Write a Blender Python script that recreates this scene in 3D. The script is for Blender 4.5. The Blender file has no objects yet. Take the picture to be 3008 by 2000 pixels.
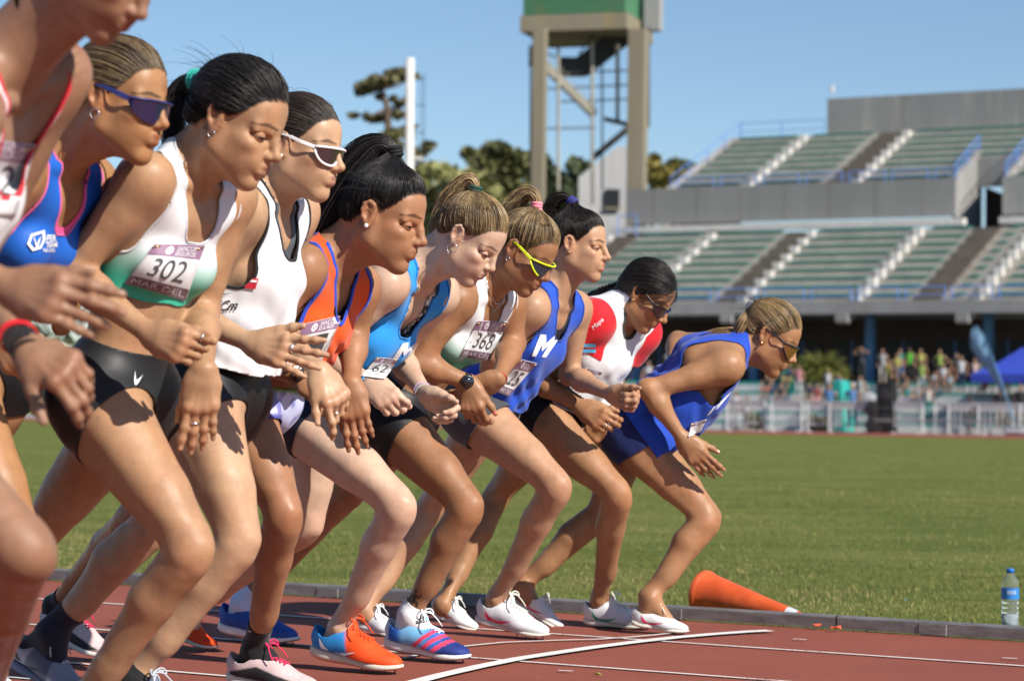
import bpy, bmesh, math, random
import numpy as np
from mathutils import Vector, Matrix
from mathutils.bvhtree import BVHTree

random.seed(7)
rng = np.random.default_rng(7)
scene = bpy.context.scene
COL = scene.collection

# ------------------------------------------------------------------ camera
CAM_H, FOC, PITCH = 0.75, 7000.0, math.atan2(204.0, 7000.0)
cam_data = bpy.data.cameras.new('camera')
cam_data.sensor_width = 36.0
cam_data.lens = FOC / 3008.0 * 36.0
cam_data.clip_start, cam_data.clip_end = 0.1, 5000.0
cam_data.dof.use_dof = True
cam_data.dof.focus_distance = 6.6
cam_data.dof.aperture_fstop = 4.8
cam = bpy.data.objects.new('camera', cam_data)
COL.objects.link(cam)
cam.location = (0, 0, CAM_H)
ROLL = 0.014
cam.rotation_euler = (Matrix.Rotation(math.pi / 2 + PITCH, 3, 'X') @ Matrix.Rotation(ROLL, 3, 'Z')).to_euler()
scene.camera = cam

# ------------------------------------------------------------------ daylight
SUN_DIR = np.array([0.59, -0.54, 0.60]); SUN_DIR /= np.linalg.norm(SUN_DIR)   # towards the sun
sun_el = math.asin(SUN_DIR[2])
sun_az = math.atan2(SUN_DIR[0], SUN_DIR[1])
world = bpy.data.worlds.new('World'); scene.world = world
world.use_nodes = True
wn = world.node_tree.nodes; wl = world.node_tree.links
bgn = wn.get('Background') or wn.new('ShaderNodeBackground')
wo = wn.get('World Output') or wn.new('ShaderNodeOutputWorld')
wl.new(bgn.outputs[0], wo.inputs[0])
sky = wn.new('ShaderNodeTexSky')
sky.sky_type = 'NISHITA'; sky.sun_disc = False
sky.sun_elevation = sun_el; sky.sun_rotation = sun_az
sky.altitude = 0.0; sky.air_density = 1.0; sky.dust_density = 0.0; sky.ozone_density = 4.5
wl.new(sky.outputs[0], bgn.inputs[0])
bgn.inputs[1].default_value = 0.088
sun_data = bpy.data.lights.new('sun', 'SUN')
sun_data.energy = 5.0; sun_data.angle = math.radians(0.53); sun_data.color = (1.0, 0.94, 0.84)
sun = bpy.data.objects.new('sun', sun_data); COL.objects.link(sun)
sun.rotation_euler = Vector(SUN_DIR).to_track_quat('Z', 'Y').to_euler()
sun.location = (0, -10, 20)
scene.cycles.diffuse_bounces = 1; scene.cycles.glossy_bounces = 2
scene.view_settings.view_transform = 'Standard'
scene.view_settings.look = 'None'
scene.view_settings.exposure = 0.40
scene.view_settings.gamma = 1.0
scene.view_settings.use_curve_mapping = False

# ------------------------------------------------------------------ pixel -> place
_fw = np.array([0, math.cos(PITCH), math.sin(PITCH)])
_u0 = np.array([0, -math.sin(PITCH), math.cos(PITCH)]); _r0 = np.array([1.0, 0, 0])
_rt = _r0 * math.cos(ROLL) + _u0 * math.sin(ROLL); _up = _u0 * math.cos(ROLL) - _r0 * math.sin(ROLL)
EYE = np.array([0, 0, CAM_H])
def ray(u, v):
    return _fw + _rt * ((u - 1504.0) / FOC) - _up * ((v - 1000.0) / FOC)
def at_y(u, v, y):
    d = ray(u, v); return EYE + d * (y / d[1])
def G(u, v, z=0.0):
    d = ray(u, v); return EYE + d * ((z - CAM_H) / d[2])
def on_plane(u, v, n, off):
    d = ray(u, v); return EYE + d * ((off - n @ EYE) / (n @ d))
def px(p):
    q = np.asarray(p) - EYE; w = q @ _fw
    return np.array([1504 + FOC * (q @ _rt) / w, 1000 - FOC * (q @ _up) / w])
def unit(v):
    v = np.asarray(v, float); return v / (np.linalg.norm(v) + 1e-12)

# ------------------------------------------------------------------ objects
def tag(o, label=None, cat=None, group=None, kind=None):
    if label: o['label'] = label
    if cat: o['category'] = cat
    if group: o['group'] = group
    if kind: o['kind'] = kind
    return o
def empty(name, loc=(0, 0, 0)):
    o = bpy.data.objects.new(name, None); COL.objects.link(o)
    o.location = Vector([float(c) for c in loc]); o.empty_display_size = 0.1
    return o
def link(name, me, mat=None, parent=None):
    o = bpy.data.objects.new(name, me); COL.objects.link(o)
    if mat is not None:
        for m in (mat if isinstance(mat, (list, tuple)) else [mat]): me.materials.append(m)
    if parent is not None:
        o.parent = parent
        bpy_par = parent; off = Vector((0, 0, 0))
        while bpy_par is not None:
            off += bpy_par.location; bpy_par = bpy_par.parent
        o.location = -off
    return o
def np_mesh(name, V, faces, cols=None, smooth=True, midx=None):
    """fast mesh from arrays; faces is a list of (n,3)/(n,4) int arrays"""
    if isinstance(faces, np.ndarray): faces = [faces]
    faces = [np.asarray(f, np.int32) for f in faces if len(f)]
    me = bpy.data.meshes.new(name)
    V = np.asarray(V, np.float32)
    nl = sum(f.size for f in faces); nf = sum(len(f) for f in faces)
    me.vertices.add(len(V)); me.vertices.foreach_set('co', V.ravel())
    if nf:
        me.loops.add(nl); me.polygons.add(nf)
        me.loops.foreach_set('vertex_index', np.concatenate([f.ravel() for f in faces]))
        tot = np.concatenate([np.full(len(f), f.shape[1], np.int32) for f in faces])
        st = np.concatenate([[0], np.cumsum(tot)[:-1]]).astype(np.int32)
        me.polygons.foreach_set('loop_start', st)
        me.polygons.foreach_set('loop_total', tot)
        if smooth: me.polygons.foreach_set('use_smooth', np.ones(nf, bool))
        if midx is not None: me.polygons.foreach_set('material_index', np.asarray(midx, np.int32))
    if cols is not None:
        ca = me.color_attributes.new('Col', 'FLOAT_COLOR', 'POINT')
        c4 = np.ones((len(V), 4), np.float32); c4[:, :3] = cols
        ca.data.foreach_set('color', c4.ravel())
    me.update(calc_edges=True); me.validate()
    return me
def srgb(h):
    h = h.lstrip('#'); c = [int(h[i:i+2], 16) / 255 for i in (0, 2, 4)]
    return tuple(x / 12.92 if x <= 0.04045 else ((x + 0.055) / 1.055) ** 2.4 for x in c)

# ------------------------------------------------------------------ materials
def new_mat(name):
    m = bpy.data.materials.new(name); m.use_nodes = True
    nt = m.node_tree; b = nt.nodes['Principled BSDF']
    return m, nt, b
def N(nt, typ, **kw):
    n = nt.nodes.new(typ)
    for k, v in kw.items(): setattr(n, k, v)
    return n
def coords(nt, scale=(1, 1, 1), gen='Object'):
    t = N(nt, 'ShaderNodeTexCoord'); mp = N(nt, 'ShaderNodeMapping')
    mp.inputs['Scale'].default_value = scale
    nt.links.new(t.outputs[gen], mp.inputs[0]); return mp.outputs[0]
def noise(nt, vec, scale, detail=4, rough=0.6, dist=0.0):
    n = N(nt, 'ShaderNodeTexNoise'); n.inputs['Scale'].default_value = scale
    n.inputs['Detail'].default_value = detail; n.inputs['Roughness'].default_value = rough
    n.inputs['Distortion'].default_value = dist
    nt.links.new(vec, n.inputs['Vector']); return n.outputs['Fac']
def ramp(nt, fac, stops):
    r = N(nt, 'ShaderNodeValToRGB'); e = r.color_ramp.elements
    while len(e) < len(stops): e.new(0.5)
    for el, (p, c) in zip(e, stops):
        el.position = p; el.color = (*c[:3], 1)
    nt.links.new(fac, r.inputs[0]); return r.outputs[0]
def mix(nt, a, b, fac, mode='MIX'):
    m = N(nt, 'ShaderNodeMix', data_type='RGBA', blend_type=mode)
    for sock, val in ((m.inputs[6], a), (m.inputs[7], b)):
        if isinstance(val, tuple): sock.default_value = (*val[:3], 1)
        else: nt.links.new(val, sock)
    if isinstance(fac, (int, float)): m.inputs[0].default_value = fac
    else: nt.links.new(fac, m.inputs[0])
    return m.outputs[2]
def bump(nt, b, h, strength=0.3, dist=0.01):
    n = N(nt, 'ShaderNodeBump'); n.inputs['Strength'].default_value = strength
    n.inputs['Distance'].default_value = dist
    nt.links.new(h, n.inputs['Height']); nt.links.new(n.outputs[0], b.inputs['Normal'])
_mc = {}
def mat(name, col, rough=0.6, var=0.12, scale=8.0, bmp=0.0, bscale=200.0, metal=0.0, spec=0.5, coat=0.0, stretch=(1, 1, 1)):
    """plain painted / woven / cast surface with uneven colour and fine relief"""
    key = (name, tuple(col), rough, scale)
    if key in _mc: return _mc[key]
    m, nt, b = new_mat(name)
    v = coords(nt, stretch)
    f = noise(nt, v, scale, 5)
    dark = tuple(c * (1 - var) for c in col); lite = tuple(min(1, c * (1 + var)) for c in col)
    nt.links.new(ramp(nt, f, [(0.3, dark), (0.7, lite)]), b.inputs['Base Color'])
    b.inputs['Roughness'].default_value = rough; b.inputs['Metallic'].default_value = metal
    b.inputs['Specular IOR Level'].default_value = spec
    b.inputs['Coat Weight'].default_value = coat
    if bmp: bump(nt, b, noise(nt, v, bscale, 3), bmp, 0.002)
    _mc[key] = m; return m
def cmat(name, rough=0.6, bmp=0.0, bscale=300.0, var=0.1, nscale=30.0, sss=0.0, spec=0.5, sheen=0.0):
    """surface whose own colour is kept per vertex (dyed cloth, skin, hair)"""
    key = ('c', name)
    if key in _mc: return _mc[key]
    m, nt, b = new_mat(name)
    a = N(nt, 'ShaderNodeVertexColor', layer_name='Col')
    v = coords(nt); f = noise(nt, v, nscale, 4)
    g = ramp(nt, f, [(0.25, (1 - var,) * 3), (0.75, (1 + var * 0.4,) * 3)])
    nt.links.new(mix(nt, a.outputs['Color'], g, 1.0, 'MULTIPLY'), b.inputs['Base Color'])
    b.inputs['Roughness'].default_value = rough; b.inputs['Specular IOR Level'].default_value = spec
    if sss:
        b.inputs['Subsurface Weight'].default_value = sss
        b.inputs['Subsurface Radius'].default_value = (1.0, 0.35, 0.18)
        b.inputs['Subsurface Scale'].default_value = 0.006
    if sheen: b.inputs['Sheen Weight'].default_value = sheen
    if bmp: bump(nt, b, noise(nt, v, bscale, 3), bmp, 0.001)
    _mc[key] = m; return m

# ------------------------------------------------------------------ simple solids (lists of verts / faces)
class MB:
    def __init__(s): s.v = []; s.f = []
    def add(s, vs, fs):
        o = len(s.v); s.v += [tuple(float(c) for c in p) for p in vs]; s.f += [tuple(i + o for i in f) for f in fs]
        return s
    def hexa(s, p8):
        return s.add(p8, [(0, 3, 2, 1), (4, 5, 6, 7), (0, 1, 5, 4), (1, 2, 6, 5), (2, 3, 7, 6), (3, 0, 4, 7)])
    def box(s, c, size, ax=None):
        c = np.asarray(c, float); hx, hy, hz = np.asarray(size) / 2
        A = np.eye(3) if ax is None else np.asarray(ax)
        pts = [c + A[0] * x * hx + A[1] * y * hy + A[2] * z * hz for z in (-1, 1) for x, y in ((-1, -1), (1, -1), (1, 1), (-1, 1))]
        return s.hexa(pts)
    def bar(s, a, b, w, d=None, upv=(0, 0, 1)):
        a = np.asarray(a, float); b = np.asarray(b, float); d = w if d is None else d
        t = unit(b - a); r = np.cross(t, upv)
        if np.linalg.norm(r) < 1e-3: r = np.cross(t, (1, 0, 0))
        r = unit(r); u = np.cross(r, t)
        pts = [p + r * x * w / 2 + u * y * d / 2 for p in (a, b) for x, y in ((-1, -1), (1, -1), (1, 1), (-1, 1))]
        return s.hexa(pts)
    def tube(s, pts, rad, n=8, caps=True):
        pts = [np.asarray(p, float) for p in pts]; m = len(pts)
        rad = [rad] * m if np.isscalar(rad) else list(rad)
        o = len(s.v); prev = None
        for i, p in enumerate(pts):
            t = unit(pts[min(i + 1, m - 1)] - pts[max(i - 1, 0)])
            if prev is None:
                r = np.cross(t, (0, 0, 1)) if abs(t[2]) < 0.9 else np.cross(t, (1, 0, 0))
            else: r = prev - t * (prev @ t)
            r = unit(r); prev = r; u = np.cross(t, r)
            for k in range(n):
                a = 2 * math.pi * k / n
                s.v.append(tuple(p + (r * math.cos(a) + u * math.sin(a)) * rad[i]))
        for i in range(m - 1):
            for k in range(n):
                k2 = (k + 1) % n
                s.f.append((o + i * n + k, o + i * n + k2, o + (i + 1) * n + k2, o + (i + 1) * n + k))
        if caps:
            s.f.append(tuple(o + k for k in reversed(range(n)))); s.f.append(tuple(o + (m - 1) * n + k for k in range(n)))
        return s
    def ball(s, c, r, nu=10, nv=7, ax=None):
        c = np.asarray(c, float); r = np.array([r] * 3 if np.isscalar(r) else r, float)
        A = np.eye(3) if ax is None else np.asarray(ax); o = len(s.v)
        for j in range(nv + 1):
            th = math.pi * j / nv
            for i in range(nu):
                ph = 2 * math.pi * i / nu
                q = np.array([math.sin(th) * math.cos(ph), math.sin(th) * math.sin(ph), math.cos(th)]) * r
                s.v.append(tuple(c + q @ A))
        for j in range(nv):
            for i in range(nu):
                i2 = (i + 1) % nu
                s.f.append((o + j * nu + i, o + (j + 1) * nu + i, o + (j + 1) * nu + i2, o + j * nu + i2))
        return s
    def lathe(s, prof, c, ax=None, n=24):
        c = np.asarray(c, float); A = np.eye(3) if ax is None else np.asarray(ax); o = len(s.v); m = len(prof)
        for r, z in prof:
            for k in range(n):
                a = 2 * math.pi * k / n
                s.v.append(tuple(c + A[0] * r * math.cos(a) + A[1] * r * math.sin(a) + A[2] * z))
        for i in range(m - 1):
            for k in range(n):
                k2 = (k + 1) % n
                s.f.append((o + i * n + k, o + i * n + k2, o + (i + 1) * n + k2, o + (i + 1) * n + k))
        return s
    def mesh(s, name, smooth=False, bevel=0.0):
        me = bpy.data.meshes.new(name); me.from_pydata(s.v, [], s.f)
        if bevel:
            bm = bmesh.new(); bm.from_mesh(me)
            bmesh.ops.bevel(bm, geom=bm.edges[:], offset=bevel, segments=1, affect='EDGES', clamp_overlap=True)
            bm.to_mesh(me); bm.free()
        if smooth: me.polygons.foreach_set('use_smooth', np.ones(len(me.polygons), bool))
        me.update(); return me
    def build(s, name, mat_, parent=None, smooth=False, bevel=0.0):
        return link(name, s.mesh(name, smooth, bevel), mat_, parent)
# ------------------------------------------------------------------ smooth solids: blended fields turned into one skin
def cap(a, b, ra, rb=None, kk=0.012, w=1.0, g='', n=None, s=1.0):
    return dict(t='c', a=np.asarray(a, float), b=np.asarray(b, float), ra=ra, rb=ra if rb is None else rb, kk=kk, w=w, g=g,
                n=None if n is None else unit(n), s=s)
def ell(c, r, ax=None, kk=0.012, w=1.0, g=''):
    r = np.array([r] * 3 if np.isscalar(r) else r, float)
    return dict(t='e', c=np.asarray(c, float), r=r, A=np.eye(3) if ax is None else np.asarray(ax, float), kk=kk, w=w, g=g)
def prim_dist(p, x, y, z, dr=0.0):
    if p['t'] == 'c':
        a = p['a']; ab = p['b'] - a; L2 = float(ab @ ab) + 1e-12
        t = ((x - a[0]) * ab[0] + (y - a[1]) * ab[1] + (z - a[2]) * ab[2]) / L2
        t = np.clip(t, 0, 1)
        qx = x - a[0] - t * ab[0]; qy = y - a[1] - t * ab[1]; qz = z - a[2] - t * ab[2]
        q2 = qx * qx + qy * qy + qz * qz
        if p['n'] is not None:
            n = p['n']; qn = qx * n[0] + qy * n[1] + qz * n[2]
            q2 = q2 + qn * qn * (1.0 / p['s'] ** 2 - 1.0)
        return np.sqrt(np.maximum(q2, 1e-12)) - (p['ra'] + t * (p['rb'] - p['ra'])) - dr
    A = p['A']; c = p['c']; r = p['r'] + dr
    q = [(x - c[0]) * A[i][0] + (y - c[1]) * A[i][1] + (z - c[2]) * A[i][2] for i in range(3)]
    k0 = np.sqrt(sum((q[i] / r[i]) ** 2 for i in range(3))) + 1e-9
    k1 = np.sqrt(sum((q[i] / r[i] ** 2) ** 2 for i in range(3))) + 1e-9
    return k0 * (k0 - 1) / k1
def prim_box(p):
    if p['t'] == 'c':
        R = max(p['ra'], p['rb']) * max(1.0, p['s'])
        return np.minimum(p['a'], p['b']) - R, np.maximum(p['a'], p['b']) + R
    R = np.abs(p['A'].T) @ p['r'] if True else 0
    return p['c'] - R, p['c'] + R
def eval_grid(prims, lo, hi, h, dr=0.0, kmul=1.0):
    n = np.maximum(2, np.ceil((hi - lo) / h).astype(int) + 1)
    Fd = np.zeros(n, np.float32)
    ax = [lo[i] + h * np.arange(n[i], dtype=np.float32) for i in range(3)]
    for p in prims:
        b0, b1 = prim_box(p); kk = p['kk'] * kmul; pad = abs(dr) + 6 * kk + h
        i0 = np.clip(np.floor((b0 - pad - lo) / h).astype(int), 0, n); i1 = np.clip(np.ceil((b1 + pad - lo) / h).astype(int) + 1, 0, n)
        if np.any(i1 <= i0): continue
        x = ax[0][i0[0]:i1[0], None, None]; y = ax[1][None, i0[1]:i1[1], None]; z = ax[2][None, None, i0[2]:i1[2]]
        d = prim_dist(p, x, y, z, dr).astype(np.float32)
        Fd[i0[0]:i1[0], i0[1]:i1[1], i0[2]:i1[2]] += p['w'] * np.exp(np.clip(-d / kk, -30, 12))
    return np.log(np.maximum(Fd, 1e-9))
_E = [(0, 1), (2, 3), (4, 5), (6, 7), (0, 2), (1, 3), (4, 6), (5, 7), (0, 4), (1, 5), (2, 6), (3, 7)]
def nets(L, lo, h):
    S = L > 0
    cnt = np.zeros(np.array(L.shape) - 1, np.int8)
    sl = [slice(None, -1), slice(1, None)]
    for c in range(8): cnt += S[sl[c & 1], sl[(c >> 1) & 1], sl[(c >> 2) & 1]]
    idx = np.argwhere((cnt > 0) & (cnt < 8))
    if len(idx) == 0: return np.zeros((0, 3)), np.zeros((0, 4), int)
    vid = np.full(cnt.shape, -1, np.int32); vid[idx[:, 0], idx[:, 1], idx[:, 2]] = np.arange(len(idx))
    off = np.array([[c & 1, (c >> 1) & 1, (c >> 2) & 1] for c in range(8)])
    val = np.stack([L[idx[:, 0] + o[0], idx[:, 1] + o[1], idx[:, 2] + o[2]] for o in off], 1)
    pos = np.zeros((len(idx), 3)); num = np.zeros(len(idx))
    for a, b in _E:
        va, vb = val[:, a], val[:, b]; m = (va > 0) != (vb > 0)
        t = np.where(m, va / np.where(m, va - vb, 1), 0)
        pos += np.where(m[:, None], off[a] + t[:, None] * (off[b] - off[a]), 0); num += m
    V = lo + h * (idx + pos / num[:, None])
    quads = []
    for ax_ in range(3):
        o1, o2 = [(1, 2), (2, 0), (0, 1)][ax_]
        s0 = [slice(None)] * 3; s1 = [slice(None)] * 3
        s0[ax_] = slice(None, -1); s1[ax_] = slice(1, None)
        A, B = S[tuple(s0)], S[tuple(s1)]
        e = np.argwhere(A != B)
        e = e[(e[:, o1] > 0) & (e[:, o2] > 0) & (e[:, o1] < S.shape[o1] - 1) & (e[:, o2] < S.shape[o2] - 1)]
        if len(e) == 0: continue
        d1 = np.zeros(3, int); d1[o1] = 1; d2 = np.zeros(3, int); d2[o2] = 1
        c = [e - d1 - d2, e - d2, e, e - d1]
        q = np.stack([vid[k[:, 0], k[:, 1], k[:, 2]] for k in c], 1)
        fl = A[e[:, 0], e[:, 1], e[:, 2]]
        q[~fl] = q[~fl][:, ::-1]
        quads.append(q)
    Q = np.concatenate(quads); Q = Q[(Q >= 0).all(1)]
    return V, Q
def skin(prims, h, dr=0.0, kmul=1.0, pad=0.02, lo=None, hi=None):
    if lo is None:
        bs = [prim_box(p) for p in prims if p['w'] > 0]
        lo = np.min([b[0] for b in bs], 0) - pad - abs(dr); hi = np.max([b[1] for b in bs], 0) + pad + abs(dr)
    lo = np.asarray(lo, float); hi = np.asarray(hi, float)
    return nets(eval_grid(prims, lo, hi, h, dr, kmul), lo, h)
def used(V, faces, *extra):
    """drop the vertices no face uses"""
    ids = np.unique(np.concatenate([f.ravel() for f in faces])) if faces and sum(len(f) for f in faces) else np.zeros(0, int)
    rm = np.full(len(V), -1, int); rm[ids] = np.arange(len(ids))
    return (V[ids], [rm[f] for f in faces]) + tuple(e[ids] for e in extra)
def clip(V, T, g, *extra):
    """keep g>0, cutting triangles cleanly along g=0; extra = per-vertex arrays carried along"""
    if T.shape[1] == 4: T = np.concatenate([T[:, [0, 1, 2]], T[:, [0, 2, 3]]])
    ins = g[T] > 0; c = ins.sum(1)
    keep = T[c == 3]; cut = T[(c == 1) | (c == 2)]; cin = ins[(c == 1) | (c == 2)]
    nv = len(V); newv = []; ed = {}; tris = []
    def ev(a, b):
        k = (a, b) if a < b else (b, a)
        if k not in ed:
            t = g[a] / (g[a] - g[b]); ed[k] = nv + len(newv); newv.append((a, b, t))
        return ed[k]
    for tri, m in zip(cut.tolist(), cin.tolist()):
        if sum(m) == 1:
            i = m.index(True); a, b, d = tri[i], tri[(i + 1) % 3], tri[(i + 2) % 3]
            tris.append((a, ev(a, b), ev(a, d)))
        else:
            i = m.index(False); a, b, d = tri[i], tri[(i + 1) % 3], tri[(i + 2) % 3]
            e1, e2 = ev(a, b), ev(a, d)
            tris.append((b, d, e2)); tris.append((b, e2, e1))
    if newv:
        A = np.array([n[0] for n in newv]); B = np.array([n[1] for n in newv]); t = np.array([n[2] for n in newv])
        mixv = lambda X: np.concatenate([X, X[A] + (X[B] - X[A]) * (t[:, None] if X.ndim > 1 else t)])
        V = mixv(V); extra = tuple(mixv(e) for e in extra)
    T2 = np.concatenate([keep, np.array(tris, int).reshape(-1, 3)])
    r = used(V, [T2], *extra)
    return (r[0], r[1][0]) + tuple(r[2:])
def normals(V, F):
    n = np.zeros_like(V, dtype=float)
    fn = np.cross(V[F[:, 1]] - V[F[:, 0]], V[F[:, -1]] - V[F[:, 0]])
    for k in range(F.shape[1]): np.add.at(n, F[:, k], fn)
    return n / (np.linalg.norm(n, axis=1, keepdims=True) + 1e-12)
def biggest(V, T, *extra, frac=0.06):
    """drop stray scraps: keep the connected pieces that matter"""
    lab = np.arange(len(V))
    for _ in range(400):
        m = lab[T].min(1); new = lab.copy()
        for k in range(3): np.minimum.at(new, T[:, k], m)
        new = new[new]
        if (new == lab).all(): break
        lab = new
    l = lab[T[:, 0]]; ids, cnt = np.unique(l, return_counts=True); good = ids[cnt > frac * len(T)]
    r = used(V, [T[np.isin(l, good)]], *extra)
    return (r[0], r[1][0]) + tuple(r[2:])
def cut_tree(P_):
    from mathutils.kdtree import KDTree
    if len(P_) == 0: return None
    k = KDTree(len(P_))
    for i, p in enumerate(P_.tolist()): k.insert(p, i)
    k.balance(); return k
def true_dist(V, Q, g):
    """rescale a region function so that it grows by 1 per metre along the surface"""
    T = np.concatenate([Q[:, [0, 1, 2]], Q[:, [0, 2, 3]]])
    e1, e2 = V[T[:, 1]] - V[T[:, 0]], V[T[:, 2]] - V[T[:, 0]]; d1, d2 = g[T[:, 1]] - g[T[:, 0]], g[T[:, 2]] - g[T[:, 0]]
    a, b, c = (e1 * e1).sum(1), (e1 * e2).sum(1), (e2 * e2).sum(1); det = a * c - b * b + 1e-16
    gr = ((c * d1 - b * d2) / det)[:, None] * e1 + ((a * d2 - b * d1) / det)[:, None] * e2
    m = np.minimum(np.linalg.norm(gr, axis=1), 60); acc = np.zeros(len(V)); cnt = np.zeros(len(V))
    for k in range(3): np.add.at(acc, T[:, k], m); np.add.at(cnt, T[:, k], 1)
    return g / np.maximum(acc / np.maximum(cnt, 1), 0.3)
def strands(paths, rads, cols, sides=4):
    """paths (n,m,3), rads (n,m), cols (n,3) -> arrays of thin tapering tubes"""
    n, m, _ = paths.shape
    t = np.gradient(paths, axis=1); t /= np.linalg.norm(t, axis=2, keepdims=True) + 1e-9
    ref = np.where(np.abs(t[:, :, 2:3]) < 0.9, np.array([0, 0, 1.0]), np.array([1.0, 0, 0]))
    r = np.cross(t, ref); r /= np.linalg.norm(r, axis=2, keepdims=True) + 1e-9
    u = np.cross(r, t)
    an = 2 * np.pi * np.arange(sides) / sides
    V = paths[:, :, None, :] + rads[:, :, None, None] * (np.cos(an)[None, None, :, None] * r[:, :, None, :] + np.sin(an)[None, None, :, None] * u[:, :, None, :])
    V = V.reshape(-1, 3)
    base = (np.arange(n)[:, None, None] * m + np.arange(m - 1)[None, :, None]) * sides
    k = np.arange(sides)[None, None, :]; k2 = (k + 1) % sides
    Q = np.stack([base + k, base + k2, base + sides + k2, base + sides + k], -1).reshape(-1, 4)
    return V, Q, np.repeat(cols, m * sides, axis=0)
def sstep(x, a, b):
    t = np.clip((x - a) / (b - a), 0, 1); return t * t * (3 - 2 * t)
def rot_about(v, ax_, ang):
    ax_ = unit(ax_); c, s = math.cos(ang), math.sin(ang)
    return v * c + np.cross(ax_, v) * s + ax_ * (ax_ @ v) * (1 - c)
_ph = np.random.default_rng(3)
_W = _ph.normal(size=(14, 3)); _P = _ph.uniform(0, 6.28, 14)
def wob(V, f):
    """cheap smooth pseudo-noise in about -1..1"""
    return sum(np.sin(V @ (_W[i] * f * (1 + 0.25 * i)) + _P[i]) / (1 + 0.25 * i) for i in range(8)) / 3.0

# ------------------------------------------------------------------ lettering and flat prints laid on a surface
def text_mesh(txt, bold=False):
    cu = bpy.data.curves.new('lettering', 'FONT'); cu.body = txt; cu.size = 1.0
    cu.resolution_u = 3
    if bold: cu.offset = 0.02
    o = bpy.data.objects.new('lettering', cu); COL.objects.link(o)
    dg = bpy.context.evaluated_depsgraph_get()
    me = bpy.data.meshes.new_from_object(o.evaluated_get(dg))
    V = np.array([v.co[:2] for v in me.vertices]); F = [tuple(p.vertices) for p in me.polygons]
    bpy.data.objects.remove(o); bpy.data.curves.remove(cu); bpy.data.meshes.remove(me)
    lo, hi = V.min(0), V.max(0); V = (V - lo) / (hi - lo)
    return V, F
def poly2(pts):
    return np.array(pts, float), [tuple(range(len(pts)))]
def subdiv2(V, F, maxlen):
    bm = bmesh.new()
    vs = [bm.verts.new((v[0], v[1], 0)) for v in V]
    for f in F:
        try: bm.faces.new([vs[i] for i in f])
        except ValueError: pass
    bmesh.ops.triangulate(bm, faces=bm.faces[:])
    for _ in range(4):
        es = [e for e in bm.edges if e.calc_length() > maxlen]
        if not es: break
        bmesh.ops.subdivide_edges(bm, edges=es, cuts=1)
        bmesh.ops.triangulate(bm, faces=bm.faces[:])
    bm.verts.index_update()
    V2 = np.array([v.co[:2] for v in bm.verts]); F2 = [tuple(v.index for v in f.verts) for f in bm.faces]
    bm.free(); return V2, F2
class Printer:
    """lays flat shapes on a mesh by dropping them along given rays"""
    def __init__(s, V, F):
        s.bvh = BVHTree.FromPolygons([tuple(p) for p in V.tolist()], [tuple(f) for f in F.tolist()])
    def quad(s, corners, uv):
        """pixel corners tl,tr,br,bl; uv in 0..1 with v up"""
        tl, tr, br, bl = [np.asarray(c, float) for c in corners]
        out = []
        for a, b in uv:
            p = (bl * (1 - a) + br * a) * (1 - b) + (tl * (1 - a) + tr * a) * b
            out.append((EYE, ray(p[0], p[1])))
        return out
    def drop(s, rays, off, fill=True):
        P = []; T = []; ok = []
        for o, d in rays:
            d = unit(d); hit, nor, i, dist = s.bvh.ray_cast(Vector(o), Vector(d))
            ok.append(hit is not None); T.append(dist if hit is not None else 0.0); P.append((o, d))
        ok = np.array(ok); T = np.array(T)
        if not ok.any(): return None, ok
        if fill and not ok.all():
            D = np.array([p[1] for p in P])
            A = np.c_[np.ones(len(D)), D[:, 0] / D[:, 1], D[:, 2] / D[:, 1]]
            sol = np.linalg.lstsq(A[ok], T[ok], rcond=None)[0]
            T[~ok] = np.clip((A @ sol)[~ok], T[ok].min() - 0.03, T[ok].max() + 0.05)
        return np.array([np.asarray(o) + np.asarray(d) * (t - off) for (o, d), t in zip(P, T)]), ok
    def stamp(s, name, corners, shape, box, mat_, parent, off=0.0045, maxlen=0.12, fill=False):
        """shape (V,F) in unit square placed in box (u0,v0,u1,v1) of the quad"""
        V, F = shape; V = V.copy(); F = list(F)
        V, F = subdiv2(V, F, maxlen)
        u0, v0, u1, v1 = box
        uv = np.c_[u0 + V[:, 0] * (u1 - u0), v0 + V[:, 1] * (v1 - v0)]
        W, ok = s.drop(s.quad(corners, uv), off, fill)
        if W is None: return None
        if not fill: F = [f for f in F if all(ok[i] for i in f)]
        if not F: return None
        F3 = np.array(F); W2, F2 = used(W, [F3])
        # face the viewer
        fn = np.cross(W2[F2[0][:, 1]] - W2[F2[0][:, 0]], W2[F2[0][:, 2]] - W2[F2[0][:, 0]])
        flip = (fn @ (EYE - W2.mean(0))) < 0
        F2[0][flip] = F2[0][flip][:, ::-1]
        return link(name, np_mesh(name, W2, F2), mat_, parent)
def grid2(nu, nv):
    V = np.array([[i / nu, j / nv] for j in range(nv + 1) for i in range(nu + 1)])
    F = [(j * (nu + 1) + i, j * (nu + 1) + i + 1, (j + 1) * (nu + 1) + i + 1, (j + 1) * (nu + 1) + i) for j in range(nv) for i in range(nu)]
    return V, F
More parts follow.
